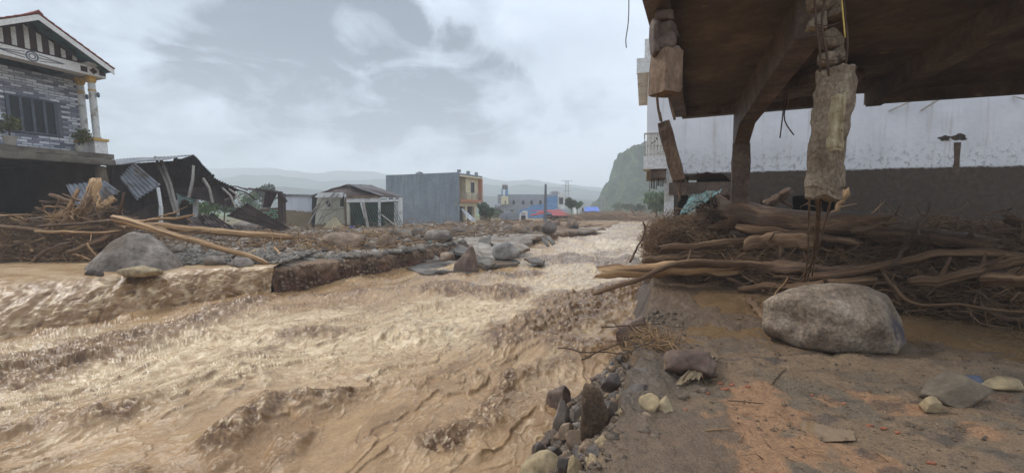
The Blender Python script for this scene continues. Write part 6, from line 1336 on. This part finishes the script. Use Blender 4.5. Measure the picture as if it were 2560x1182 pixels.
def near_bank(p):
    px = 1280 + FOC * p[0] / p[1]
    return 'near the waterfall corner' if px < 720 else 'left of the big rounded boulder' if px < 800 else 'by the big rounded boulder' if px < 930 else 'below the broken white house' if px < 1010 else 'above the tilted slabs' if px < 1130 else 'before the grey building' if px < 1220 else 'by the level concrete slab' if px < 1330 else 'by the far concrete slab'
for i, p in enumerate(P):
    o = link('cobble', cob[i % 6], loc=tuple(p + np.array([0, 0, .02])), label='loose %s cobble in the far bank gravel %s' % (('grey', 'brown', 'pale grey', 'tan', 'dark', 'reddish')[i % 6], near_bank(p)), cat='stone', group='cobbles in the gravel on the far bank'); s = np.exp(R_.uniform(np.log(.14), np.log(.5))); o.scale = (s, s, s); o.rotation_euler = (R_.uniform(-.3, .3), R_.uniform(-.3, .3), R_.uniform(0, 6))
crumbs('gravel', 5200, lambda q, n: f_gravel(q, n, 6.5, .8) + np.array([0, 0, .0]), m_gravel, 'grey gravel spread over the torn road on the far bank', 15, (.025, .09))
def f_gravel2(q, n):
    X = q.uniform(-11.5, -7.0, n); Y = np.interp(X, [-11.5, -10, -7], [13.6, 13.0, 13.4]) + q.uniform(0, 1, n) * 3.2; return np.stack([X, Y, .10 + .1 * sstep(0, 2, Y - 13.2) + q.uniform(-.03, .03, n)], 1)
crumbs('gravel', 2600, f_gravel2, m_gravel, 'dark gravel bank right of the largest grey boulder', 16, (.03, .10))
def f_wide(q, n, px0=330, px1=1260):
    px = q.uniform(px0, px1, n); Y = 1 / q.uniform(1 / 50., 1 / 15.5, n); X = (px - 1280) / FOC * Y; d, s_ = poly_dist(LB, X, Y); d = np.where(s_ > 0, 0.3, d)
    X = np.where(s_ > 0, X - 6, X); z = np.where(d < 11, bank_height(X, Y, d), -.1); z = np.where(X < -7.5, np.maximum(z, .12), z); return np.stack([X, Y, z + .05], 1)
crumbs('rubble', 5200, f_wide, MAT('mixed_rubble', [srgb(92, 84, 76), srgb(138, 128, 116), srgb(178, 168, 154)], .9, .8, .4, 14, rand=False, fine=.4, fscale=20), 'stones and broken masonry spread between the bank and the houses', 19, (.06, .26))
def f_face(q, n):
    i = q.randint(2, 150, n); tg = LBc[i + 1] - LBc[i - 1]; tg /= np.linalg.norm(tg, axis=1)[:, None]; z = q.uniform(-.75, -.02, n); o = .02 + .2 * -z; return np.stack([LBc[i, 0] + tg[:, 1] * o, LBc[i, 1] - tg[:, 0] * o, z], 1)
crumbs('bank_stones', 1100, f_face, m_rock_brown, 'stones sticking out of the cut bank face', 20, (.02, .09))
twig_field('twig_litter', 1000, lambda q, n: (f_wide(q, n) + np.array([0, 0, .15]) + q.normal(0, .1, (n, 3)), np.tile([1, -.2, 0.], (n, 1))), m_twig_tan, 'splintered wood between the bank and the houses', 27, (.3, 1.6), .016)
# bits of wood strewn over the far bank
R_ = np.random.RandomState(44)
for i in range(200):
    p = (f_gravel(R_, 1, 11, .95) if i % 2 else f_wide(R_, 1))[0] + np.array([0, 0, .18]); ln = R_.uniform(.4, 2.0); a = R_.normal(-.2, .6); d = np.array([math.cos(a), math.sin(a), R_.normal(0, .12)]); r = R_.uniform(.015, .055)
    log('driftwood_stick', [p - d * ln / 2, p + R_.normal(0, .06, 3), p + d * ln / 2], r, r * .6, (m_wood_tan, m_wood_grey, m_wood_mud)[i % 3], '%s %s driftwood stick on the far bank rubble %s' % (('short', 'long')[int(ln > 1.2)], ('tan', 'greyish', 'dark')[i % 3], near_bank(p)), cat='stick', group='sticks strewn over the far bank', S=6, K=7, seed=700 + i, wob=.15)
twig_field('twig_litter', 1400, lambda q, n: (f_gravel(q, n, 10, .95) + np.array([0, 0, .08]) + q.normal(0, .05, (n, 3)), np.tile([1, -.2, 0.], (n, 1))), m_twig_tan, 'splinters and twigs littering the far bank', 17, (.2, .9), .012)

# ------------------------------------------------------------------ slabs of the torn road
def slab(pts, th, mat, label, name='concrete_fragment', cat='fragment', jag_=.0, seed=0):
    P = [D(*p) for p in pts]; q = np.random.RandomState(seed + 3); out = []
    for a, b in zip(P, P[1:] + P[:1]):
        for t in np.linspace(0, 1, 5)[:-1]: out.append(a + (b - a) * t + q.normal(0, jag_, 3) * (t > 0))
    return solo(name, MB().prism(out, (0, .0, -th)), mat, label, cat)
slab([(1012, 668, 17.6), (1040, 655, 19), (1100, 648, 20), (1135, 652, 20), (1158, 668, 18.5), (1180, 681, 16.2), (1100, 677, 16.6), (1060, 684, 16.3)], .10, m_asphalt, 'lowest grey asphalt slab lying against the water', jag_=.05, seed=1)
slab([(1126, 612, 22), (1150, 606, 23), (1182, 622, 21.5), (1200, 650, 19), (1140, 630, 20.5)], .12, m_asphalt, 'grey asphalt slab behind the triangular rock', jag_=.05, seed=2)
slab([(1160, 596, 24), (1205, 592, 25), (1250, 640, 19.5), (1235, 652, 19), (1210, 650, 19), (1185, 632, 20)], .14, m_concrete, 'long brown ribbed slab tilting into the river', jag_=.03, seed=3)
slab([(1210, 592, 25), (1262, 590, 26), (1325, 620, 22), (1300, 628, 21.5), (1262, 640, 20)], .14, m_concrete, 'upper brown slab tilting right towards the water', jag_=.03, seed=4)
slab([(1190, 648, 18.6), (1232, 646, 19), (1240, 655, 18.3), (1222, 664, 17.6), (1196, 656, 18)], .10, m_asphalt, 'small asphalt slab at the foot of the ribbed slab', jag_=.04, seed=5)
slab([(1225, 590, 28.5), (1270, 584, 30.5), (1350, 586, 30), (1362, 588, 29.5), (1335, 594, 27.8), (1310, 597, 27.2), (1270, 594, 27.8)], .14, m_concrete, 'level pale concrete slab overhanging the bank', jag_=.03, seed=6)
slab([(1392, 580, 35.5), (1388, 574, 39), (1440, 568, 44), (1500, 569, 43), (1515, 571, 42), (1480, 576, 38), (1430, 580, 35.6)], .16, m_concrete, 'far pale concrete slab reaching out over the river', jag_=.04, seed=7)
for i, (pts, lab) in enumerate((([(1354, 588, 27), (1362, 592, 27), (1374, 612, 25.5), (1366, 613, 25.5), (1356, 600, 26)], 'leftmost of the two upright slab shards'), ([(1364, 588, 27), (1374, 590, 27), (1388, 606, 25.8), (1382, 611, 25.6), (1370, 598, 26.4)], 'rightmost of the two upright slab shards'), ([(1310, 645, 18.6), (1340, 643, 19), (1362, 650, 18.2), (1358, 656, 17.6), (1330, 654, 17.8)], 'thin grey slab awash in the shallow water'))):
    slab(pts, .09, m_asphalt, lab, jag_=.02, seed=10 + i)
for i, (px, py, Y, w, d, tz, tx, lab) in enumerate(((1062, 640, 19.5, .9, .7, .3, .35, 'tilted slab at the foot of the cut bank left of the rounded boulder'), (1085, 622, 21, 1.2, .8, .5, .3, 'tilted slab leaning on the cut bank above the lowest slab'), (1120, 600, 23.5, 1.4, .9, .2, .2, 'flat slab lying left of the long ribbed slab'), (1215, 610, 22.5, .9, .8, -.4, .5, 'steep slab wedged behind the pale mottled rock'), (1290, 604, 25, 1.1, .7, -.2, .45, 'small tilted slab right of the pale mottled rock'), (1335, 606, 26.5, 1.0, .7, .4, .4, 'slab sliding off the level concrete edge'), (1020, 628, 19, .7, .5, .1, .25, 'small flat slab on the cut bank top'), (1255, 655, 18.5, .9, .5, .3, .15, 'low slab awash below the pale mottled rock'))):
    q = np.random.RandomState(80 + i); th = np.sort(q.uniform(0, 2 * np.pi, 7)); M4 = Matrix.Translation(D(px, py, Y)) @ Matrix.Rotation(tz, 4, 'Z') @ Matrix.Rotation(tx, 4, 'X')
    solo('concrete_fragment', MB().prism([tuple(M4 @ Vector((w * r_ * math.cos(t), d * r_ * math.sin(t), 0))) for t, r_ in zip(th, q.uniform(.75, 1.1, 7))], (0, 0, -.11)), m_asphalt if i % 2 else m_concrete, lab, 'fragment')
RD = thing('asphalt_crust', 'broken asphalt crust along the top of the cut bank', 'asphalt', G(800, 650, 0))
q = np.random.RandomState(6); sx = 625
for i in range(15):
    w = q.uniform(18, 62); cx = sx + w / 2; cy = np.interp(cx, [600, 670, 760, 1000, 1110], [668, 660, 652, 632, 616]) - q.uniform(0, 5); c = G(cx, cy, 0); rx = w / 2 / FOC * c[1] * q.uniform(.9, 1.25); ry = q.uniform(.25, .7)
    n = q.randint(5, 9); th = np.sort(q.uniform(0, 2 * np.pi, n)); tl = q.normal(0, .10, 2); sl = (LB[7][1] - LB[5][1]) / (LB[7][0] - LB[5][0]); aa = math.atan(sl) - math.pi * .0
    P = []
    for t in th:
        r_ = q.uniform(.75, 1.15); u, v = rx * r_ * math.cos(t) * .9, ry * r_ * math.sin(t); x_, y_ = u * math.cos(.95) - v * math.sin(.95), u * math.sin(.95) + v * math.cos(.95); P.append((c[0] + x_, c[1] + y_ + .15, .06 + u * tl[0] + v * tl[1]))
    part('asphalt_piece', MB().prism(P, (0, 0, -.07)), m_asphalt, RD, world=True); sx += w * .85

# ------------------------------------------------------------------ grey building with the cream balcony front
def frame(o, ang): return Matrix.Translation(o) @ Matrix.Rotation(ang, 4, 'Z')
GA = math.atan2(10.7, 5.0)
GB = thing('grey_building', 'plain grey two-storey building with cream balcony front', 'building', (-6.9, 57, 0), GA)    # local x along the front (away), y to the left (body)
m_gwall = MAT('grey_render', [srgb(108, 116, 124), srgb(122, 130, 138), srgb(134, 142, 148)], .5, .9, .3, 8, spots=srgb(98, 106, 112), spot_scale=1.3, spot_th=(.52, .74), spot_stretch=(1, 2.5, .22), rand=False)
m_cream = MAT('cream_paint', [srgb(196, 184, 150), srgb(214, 204, 174)], .6, .85, .1); m_orange = MAT('terracotta_paint', [srgb(164, 112, 84), srgb(184, 132, 104)], 1, .85, .1)
FW, FL, FZ = 6.0, 11.9, 6.55
part('side_wall', MB().box(0, .25, .0, FL, -.3, FZ), m_gwall, GB); part('far_wall', MB().box(FW - .25, FW, 1.3, FL, -.3, FZ), m_gwall, GB); part('rear_wall', MB().box(.254, FW - .254, FL - .25, FL, -.3, FZ), m_gwall, GB)
part('roof', MB().box(.254, FW + .1, -.15, FL - .254, FZ - .5, FZ - .3), m_cream, GB); part('parapet', MB().box(.254, FW + .1, -.15, 0, FZ - .298, FZ - .1), m_gwall, GB)
part('floor', MB().box(.254, FW + .1, -.25, 1.6, 2.75, 3.1), m_orange, GB, label='terracotta edged balcony floor'); part('front_wall', MB().box(.254, FW - .254, 1.6, 1.8, 3.1, FZ - .51), m_cream, GB); part('return_wall', MB().box(2.4, 2.6, .35, 1.6, 3.104, FZ - .51), m_cream, GB); part('bay_wall', MB().box(2.6, FW - .26, .35, .5, 3.104, FZ - .51), m_cream, GB)
part('edge_trim', MB().box(FW - .25, FW + .1, -.2, 1.29, 3.104, FZ - .51), m_orange, GB); part('fascia_panel', MB().box(.0, FW - .3, .3, .5, 2.2, 2.745), m_cream, GB)
w = part('window', MB().box(3.7, 4.7, .32, .346, 4.05, 5.5), m_frame, GB); part('pane', MB().box(3.78, 4.17, .305, .316, 4.12, 5.43), m_glass, w); part('pane', MB().box(4.23, 4.62, .305, .316, 4.12, 5.43), m_glass, w)
part('door', MB().box(.5, 1.2, 1.57, 1.596, 3.104, 5.3), m_frame, GB)
for z in (3.35, 3.55, 3.75, 3.95): part('rail', MB().box(.26, FW - .26, -.2, -.16, z, z + .04), m_pole, GB)
for x in (.4, 1.8, 3.2, 4.6, 5.6): part('rail_post', MB().box(x, x + .05, -.155, -.1, 3.104, 4.0), m_pole, GB)
part('shop_front', MB().box(.3, FW - .3, .9, 1.0, -.3, 2.19), m_black, GB)
for x in (.05, 2.2, 4.6): part('pillar', MB().box(x, x + .45, .3, .75, -.3, 2.19), m_cream, GB)
w = part('shop_window', MB().box(3.0, 4.4, .85, .896, .9, 2.1), m_frame, GB); part('pane', MB().box(3.1, 4.3, .82, .846, 1.0, 2.0), m_glass, w)
for x in (.1, 2.4, 4.6): part('roof_stub', MB().box(x, x + .35, -.1, .25, FZ + .0 if x < .2 else FZ - .098, FZ + .35), m_gwall, GB)
part('water_tank', MB().lathe([(.3, FZ - .3), (.55, FZ - .1), (.55, FZ + .35), (.2, FZ + .55)], 2.5, 8.0, 12), m_tin, GB)
# silver roofing sheet leaning at the door
corr('roof_sheet', [D(1152, 522, 54), D(1156, 520, 54), D(1205, 562, 50), D(1182, 562, 51)], MAT('silver_sheet', [srgb(140, 146, 154), srgb(176, 182, 188)], 2, .4, .1, metallic=.3), 'bent silver roofing sheet fallen at the shop door', waves=5, amp=.04, crumple=.2)

# ------------------------------------------------------------------ blue and grey long building and its neighbours
YB2 = 100.
NB_ = thing('blue_building', 'long blue and grey building with four dark windows', 'building', D(1330, 543, YB2))
def fl(name, x0, x1, y0, y1, Y, mat, parent=NB_, th=.3, world=True, **kw): return part(name, MB().prism([D(x0, y1, Y), D(x1, y1, Y), D(x1, y0, Y), D(x0, y0, Y)], (0, th, 0)), mat, parent, world=True, **kw)
m_bgrey = MAT('pale_grey_wall', [srgb(134, 136, 146), srgb(152, 154, 162)], .2, .9, .1, rand=False); m_blue = MAT('blue_wall', [srgb(84, 124, 170), srgb(104, 146, 190)], .2, .9, .1, rand=False)
fl('grey_wall', 1244, 1394, 486, 546, 100, m_bgrey, th=8); 
part('blue_paint', MB().prism([D(1298, 546, 99.95), D(1394, 546, 99.95), D(1394, 488, 99.95), D(1368, 492, 99.95), D(1362, 508, 99.95), D(1336, 512, 99.95), D(1316, 520, 99.95), D(1298, 526, 99.95)], (0, -.02, 0)), m_blue, NB_, world=True, label='blue painted right half of the long wall')
fl('upper_block', 1380, 1396, 478, 487, 100.1, m_bgrey, th=6)
for x in (1281, 1305, 1326, 1348): w = fl('window', x, x + 6, 501, 511, 99.7, m_frame, th=.1); fl('pane', x + .8, x + 5.2, 502, 510, 99.66, m_glass, w, th=.03)
part('front', MB().prism([D(1396, 545, 100), D(1412, 545, 106), D(1412, 486, 106), D(1396, 478, 100)], (0, .3, 0)), m_white, NB_, world=True); fl('front_window', 1398, 1408, 494, 511, 99.6, m_glass, th=.1); fl('balcony', 1396, 1413, 486, 491, 99.2, m_white, th=1.0); fl('balcony', 1396, 1413, 514, 520, 99.2, m_white, th=1.0)
fl('stair_tower', 1253, 1271, 490, 511, 98.8, m_cream, th=2); fl('tower_window', 1262, 1264.5, 502, 510, 98.7, m_frame, th=.05)
for x in (1255, 1260, 1265, 1268.5): part('tank_leg', MB().bar(D(x, 490, 99.5), D(x, 473, 99.5), .28), m_blue if x != 1260 else m_white, NB_, world=True)
tk = thing('roof_tank', 'steel water tank on legs above the blue building', 'tank', D(1262, 473, 99.5)); o = part('drum', MB().lathe([(.35, 0), (.45, .1), (.45, 1.15), (.35, 1.25)], 0, 0, 14), m_tin, tk); o.rotation_euler = (0, math.pi / 2, 0); o.location = (-.6, 0, .45)
part('lid', MB().box(-.65, .65, -.4, .4, .9, 1.15), m_white, tk)
TK = thing('water_tank', 'silver water tank on a frame beside the lean-to shed', 'tank', D(1245, 548, 80)); o = part('drum', MB().lathe([(.4, 0), (.6, .15), (.6, 1.1), (.4, 1.2)], 0, 0, 14), m_tin, TK); o.rotation_euler = (0, math.pi / 2, 0); o.location = (-.6, 0, 2.2)
for x in (-.6, .6): part('stand_leg', MB().bar((x * 1.3, 0, -.2), (x, 0, 1.7), .1), m_pole, TK)
LT = thing('lean_to_shed', 'small grey lean-to shed in front of the blue building', 'shed', D(1285, 556, 72)); m_sg = MAT('shed_grey', [srgb(122, 128, 136), srgb(138, 144, 150)], .5, .9, .1)
part('wall', MB().prism([D(1251, 557, 72), D(1297, 556, 72), D(1297, 528, 72), D(1290, 527, 72), D(1251, 537, 72)], (0, 4, 0)), m_sg, LT, world=True); w = fl('window', 1264.5, 1268.5, 543, 549, 71.9, m_frame, LT, th=.05)
FR = thing('white_front_shed', 'white shed front with two slots right of the lean-to', 'shed', D(1310, 555, 71))
part('wall', MB().prism([D(1298, 553, 71), D(1303, 553, 71), D(1303, 538, 71), D(1314, 538, 71), D(1315, 552, 71), D(1319, 552, 71), D(1319, 527, 71), D(1310, 526, 71), D(1299, 534, 71)], (0, .3, 0)), m_white, FR, world=True); fl('opening', 1303, 1314, 539, 553, 71.35, m_black, FR, th=.1)
for x in (1303.5, 1309): fl('slot', x, x + 3.5, 533, 535, 70.97, m_black, FR, th=.02)
m_red = MAT('red_roof_sheet', [srgb(128, 44, 46), srgb(158, 62, 62)], .6, .6, .1); m_bluer = MAT('blue_roof_sheet', [srgb(46, 84, 168), srgb(62, 104, 190)], .6, .5, .1)
for i, (pts, lab) in enumerate((([(1322, 527, 78), (1400, 524, 80), (1424, 537, 74), (1392, 531, 74)], 'upper red roof sheet collapsed before the blue building'), ([(1322, 540, 70), (1345, 530, 74), (1372, 532, 74), (1360, 535, 70)], 'lower left red roof sheet sagging to the rubble'), ([(1372, 531, 73), (1400, 531, 75), (1424, 538, 72), (1384, 539, 70)], 'lower right red roof sheet buckled above the black hollow'), ([(1385, 521, 84), (1412, 523, 84), (1424, 530, 80), (1390, 526, 80)], 'small dark blue roof piece above the red ones'))):
    corr('roof_sheet', [D(*p) for p in pts], m_red if i < 3 else m_frame, lab, waves=12, amp=.04, crumple=.15, seed=i)
solo('wall_remnant', MB().prism([D(1362, 547, 74), D(1422, 549, 74), D(1418, 537, 74), D(1362, 535, 74)], (0, .4, 0)), m_black, 'dark red wall remnant under the collapsed red roof', 'wall')
UP = thing('utility_poles', 'twin dark concrete utility poles standing close together', 'pole', D(1365, 552, 64))
for a, b in (((1360, 556), (1363, 463)), ((1365, 556), (1365.5, 463))): part('pole', MB().bar(D(*a, 64), D(*b, 64), .24, w2=.15), m_frame, UP, world=True)
part('cap', MB().bar(D(1361.5, 462, 64), D(1366.5, 462, 64), .2), m_frame, UP, world=True)
WS = thing('white_outbuilding', 'small white house between the tree and the blue-roofed shed', 'house', D(1450, 536, 125)); fl('wall', 1440, 1453, 514, 537, 125, m_white, WS, th=5); fl('wall', 1453, 1460, 509, 536, 128, m_white, WS, th=5); fl('window', 1455, 1459, 520, 531, 124.9, m_glass, WS, th=.1); fl('roof', 1439, 1461, 507, 510, 124.5, m_bgrey, WS, th=8)
BS = thing('blue_roofed_shed', 'low shed with a bright blue roof at the river bend', 'shed', D(1482, 534, 120)); fl('wall', 1462, 1500, 528, 536, 120, m_frame, BS, th=5); part('roof', MB().prism([D(1460, 529, 118.5), D(1500, 529, 118.5), D(1494, 518, 124), D(1463, 518, 124)], (0, 0, .1)), m_bluer, BS, world=True); fl('end_wall', 1498, 1501, 527, 536, 119.5, m_white, BS, th=.4)
def pylon(px, y0, y1, Y, w, label, arms):
    T = thing('power_pylon', label, 'pylon', D(px, y0, Y), group='steel power pylons'); mp = m_pole
    zb, zt = D(px, y0, Y)[2], D(px, y1, Y)[2]; X = D(px, y0, Y)[0]
    for sx_ in (-1, 1):
        for sy in (-1, 1): part('leg', MB().bar((X + sx_ * w, Y + sy * w, zb), (X + sx_ * w * .45, Y + sy * w * .45, zt), w * .12), mp, T, world=True)
    n = 7
    for i in range(n):
        a = zb + (zt - zb) * i / n; b = zb + (zt - zb) * (i + 1) / n; wa = w * (1 - .55 * i / n); wb = w * (1 - .55 * (i + 1) / n)
        part('brace', MB().bar((X - wa, Y - wa, a), (X + wb, Y - wb, b), w * .07), mp, T, world=True); part('brace', MB().bar((X + wa, Y - wa, a), (X - wb, Y - wb, b), w * .07), mp, T, world=True)
    for f_, l in arms: z = zb + (zt - zb) * f_; part('crossarm', MB().bar((X - l, Y, z), (X + l, Y, z), w * .16), mp, T, world=True)
pylon(1417, 525, 452, 260, 1.5, 'tall steel pylon rising behind the blue building', ((1.0, 3.2), (.84, 2.4), (.66, 2.4)))
pylon(1507, 530, 490, 170, 1.0, 'smaller pylon at the foot of the forested hill', ((1.0, 1.3), (.8, 1.0)))

# ------------------------------------------------------------------ trees and bushes
def tree(name, c, rad, n, leaf, mat, label, seed, nclump=14, trunk=None, cat='tree', group=None, droop=.3, flat=1.0):
    T = thing(name, label, cat, c, group=group); q = np.random.RandomState(seed)
    cl = []
    for i in range(nclump):
        d = q.normal(size=3); d[2] = d[2] * .8 + .1; d /= np.linalg.norm(d); cl.append((d * q.uniform(.25, .8), q.uniform(.25, .48)))
    V, F = leaf_cloud(n, (0, 0, (trunk or 0) + rad[2] * .95), rad, leaf, seed, cl, droop, .25); link('crown', mesh_np('crown', V, F), mat, T)
    top = (trunk or 0) + rad[2]; C = curve([(0, 0, -.3), (.05 * rad[0], 0, top * .5), (0, .05, top)], 8); v, qd, t, g = tubes(C[None], np.linspace(.06, .025, 8)[None] * rad[2], 7); tk_ = link('trunk', mesh_np('trunk', v, qd, t, True, gv=g), m_bark, T)
    for i in range(5):
        e = cl[i][0] * np.array(rad) + np.array([0, 0, (trunk or 0) + rad[2] * .95]); C = curve([(0, 0, top * .55), e * np.array([.5, .5, .5]) + np.array([0, 0, top * .4]), e], 6); v, qd, t, g = tubes(C[None], np.linspace(.028, .008, 6)[None] * rad[2], 5); link('limb', mesh_np('limb', v, qd, t, True, gv=g), m_bark, T)
    return T
tree('bush', D(1214, 556, 52), (1.25, 1.3, 1.35), 2600, .12, m_leaf_dark, 'dark round bush beside the cream balcony building', 1, 16, cat='bush')
tree('tree', D(1428, 549, 75), (1.35, 1.3, 1.1), 2200, .17, m_leaf_dark, 'dark broad-crowned tree before the blue building front', 2, 12, trunk=1.7); tree('tree', D(1443, 546, 78), (.85, .9, .9), 1200, .16, m_leaf, 'slimmer tree right of the dark broad-crowned one', 3, 9, trunk=1.7)
tree('tree', D(1640, 540, 62), (2.4, 2.2, 1.75), 4200, .16, m_leaf, 'bright green feathery tree left of the white house post', 4, 20, trunk=.3); tree('tree', D(1700, 548, 40), (1.6, 1.6, 1.3), 2600, .12, m_leaf_dark, 'dark tree seen through the white house ground floor', 5, 14, trunk=.4)
for i, (px, py, Y, r_, lab) in enumerate(((520, 548, 38, 1.6, 'green shrub seen through the collapsed shed'), (560, 545, 44, 1.7, 'shrub at the right end of the collapsed shed'), (625, 535, 60, 2.2, 'far shrub left of the green brick wall'), (1580, 532, 110, 2.0, 'low bush at the right river bend'), (1545, 530, 130, 2.0, 'low bush left of the right river bend'), (1600, 534, 95, 1.6, 'small bush beside the far driftwood jam'), (1236, 545, 90, 1.5, 'shrub beside the silver water tank'), (655, 512, 70, 2.5, 'tree behind the broken lean-to'))):
    tree('shrub', D(px, py, Y), (r_ * 1.2, r_, r_ * .75), 1300, .12 if Y < 70 else .2, m_leaf if i % 2 == 0 else m_leaf_dark, lab, 20 + i, 10, cat='shrub')
BN = thing('banana_plant', 'banana plant with arching leaves behind the lean-to shed', 'plant', D(1280, 533, 78))
for i in range(8):
    a = i * .8; C = [np.array([math.cos(a) * r_ * 1.3, math.sin(a) * r_ * .6, .2 + 1.3 * r_ - .9 * r_ * r_]) for r_ in np.linspace(0, 1.2, 8)]; mb = MB()
    for j in range(7): w0, w1 = .16 * math.sin(.3 + j / 7 * 2.7), .16 * math.sin(.3 + (j + 1) / 7 * 2.7); s = np.array([-math.sin(a), math.cos(a), 0]); mb.add([C[j] - s * w0, C[j] + s * w0, C[j + 1] + s * w1, C[j + 1] - s * w1], [(0, 1, 2, 3)])
    part('leaf', mb, m_leaf, BN, kind='stuff')

# ------------------------------------------------------------------ far driftwood jam
R_ = np.random.RandomState(55)
def f_jam(q, n):
    px = q.uniform(1385, 1650, n); Y = q.uniform(78, 92, n) - np.where(px < 1440, 8, 0); h = np.interp(px, [1385, 1440, 1500, 1560, 1600, 1650], [.4, .8, 1.25, 1.35, 1.1, .6]); X = (px - 1280) / FOC * Y
    return np.stack([X, Y, -.3 + h * q.uniform(0, 1, n) ** .6], 1), np.tile([1, 0, 0.], (n, 1))
O, _ = f_jam(R_, 130)
for i, o in enumerate(O):
    ln = R_.uniform(1.2, 4.5); a = R_.normal(0, .7); d = np.array([math.cos(a), math.sin(a), R_.normal(0, .18)]); r = R_.uniform(.05, .16)
    log('driftwood_log', [o - d * ln / 2, o + R_.normal(0, .12, 3), o + d * ln / 2], r, r * .7, (m_wood_tan, m_wood_grey, m_wood_grey)[i % 3], '%s %s log in the far driftwood jam %s' % (('short', 'long')[int(ln > 2.8)], ('tan', 'greyish', 'weathered')[i % 3], 'left of the blue-roofed shed' if o[0] / o[1] < .16 else 'below the blue-roofed shed' if o[0] / o[1] < .21 else 'below the forested hill' if o[0] / o[1] < .27 else 'at its right end'), cat='log', group='logs in the far driftwood jam', S=6, K=6, seed=1000 + i, wob=.1)
twig_field('twig_litter', 1500, f_jam, m_twig_tan, 'branches and splinters of the far driftwood jam', 18, (.8, 2.6), .03, flat=.5)
O, _ = (lambda q: (np.stack([q.uniform(-9, 9, 60), q.uniform(44, 66, 60), q.uniform(.0, .25, 60)], 1), 0))(R_)
for i, o in enumerate(O):
    if o[0] > edge_x(LB, o[1]) - 1: continue
    ln = R_.uniform(.8, 3.2); a = R_.normal(0, .6); d = np.array([math.cos(a), math.sin(a), R_.normal(0, .12)]); r = R_.uniform(.03, .1)
    log('driftwood_log', [o - d * ln / 2, o + R_.normal(0, .1, 3), o + d * ln / 2], r, r * .7, (m_wood_tan, m_wood_grey, m_wood_mud)[i % 3], '%s %s driftwood piece %s' % (('short', 'long')[int(ln > 2)], ('tan', 'greyish', 'dark')[i % 3], 'before the grey building' if o[0] / o[1] < -.06 else 'before the lean-to shed' if o[0] / o[1] < .04 else 'before the collapsed red roof'), cat='log', group='driftwood before the distant buildings', S=6, K=6, seed=1200 + i, wob=.1)
for i, (px, py, w, m, lab) in enumerate(((1353, 568, 12, MAT('turquoise_plastic', [srgb(140, 200, 210), srgb(170, 222, 228)], 3, .5, 0), 'turquoise plastic scrap among the far boulders'), (1090, 560, 8, m_teal, 'pale green scrap before the grey building'), (880, 570, 14, m_bluer, 'pale blue scrap at the fallen gate'), (1332, 555, 8, m_white, 'white board among the far rubble'), (1075, 605, 10, m_teal, 'pale scrap below the jagged boulder'), (570, 552, 9, m_teal, 'light blue scrap by the black roof sheet'))):
    p = G(px, py, .3); s = w / FOC * p[1]; mb = rough_box(-s / 2, s / 2, -.03, .03, -s * .35, s * .35, (5, 1, 4), s * .12, i, 3 / s); mb.v = [tuple(np.array(v) + p) for v in mb.v]; solo('plastic_scrap', mb, m, lab, 'scrap')

# ------------------------------------------------------------------ spray where the fall strikes the river
def spray():
    V, F = ico(3); m = bpy.data.materials.new('water_spray'); m.use_nodes = True; nt = m.node_tree; nt.nodes.clear()
    o = nt.nodes.new('ShaderNodeOutputMaterial'); v = nt.nodes.new('ShaderNodeVolumePrincipled'); v.inputs['Color'].default_value = (.86, .76, .62, 1); v.inputs['Density'].default_value = .16
    nt.links.new(v.outputs[0], o.inputs['Volume']); Vs = []; Fs = []
    for i, (px, py, Y, r_) in enumerate(((60, 905, 8.2, (.9, .5, .45)), (150, 880, 8.6, (.8, .5, .4)), (235, 855, 9.0, (.6, .45, .38)), (0, 930, 7.8, (.9, .5, .45)), (330, 835, 9.5, (.5, .4, .25)), (100, 925, 7.8, (.7, .4, .3)))):
        d = 1 + .3 * fbm(V[:, 0] * 1.6 + i * 5, V[:, 1] * 1.6, V[:, 2] * 1.6, 3, i); Vs = V * d[:, None] * np.array(r_)
        link('spray', mesh_np('spray', Vs, None, F, True), m, loc=tuple(D(px, py, Y)), label='tan spray drifting off the foot of the waterfall', kind='stuff')
spray()
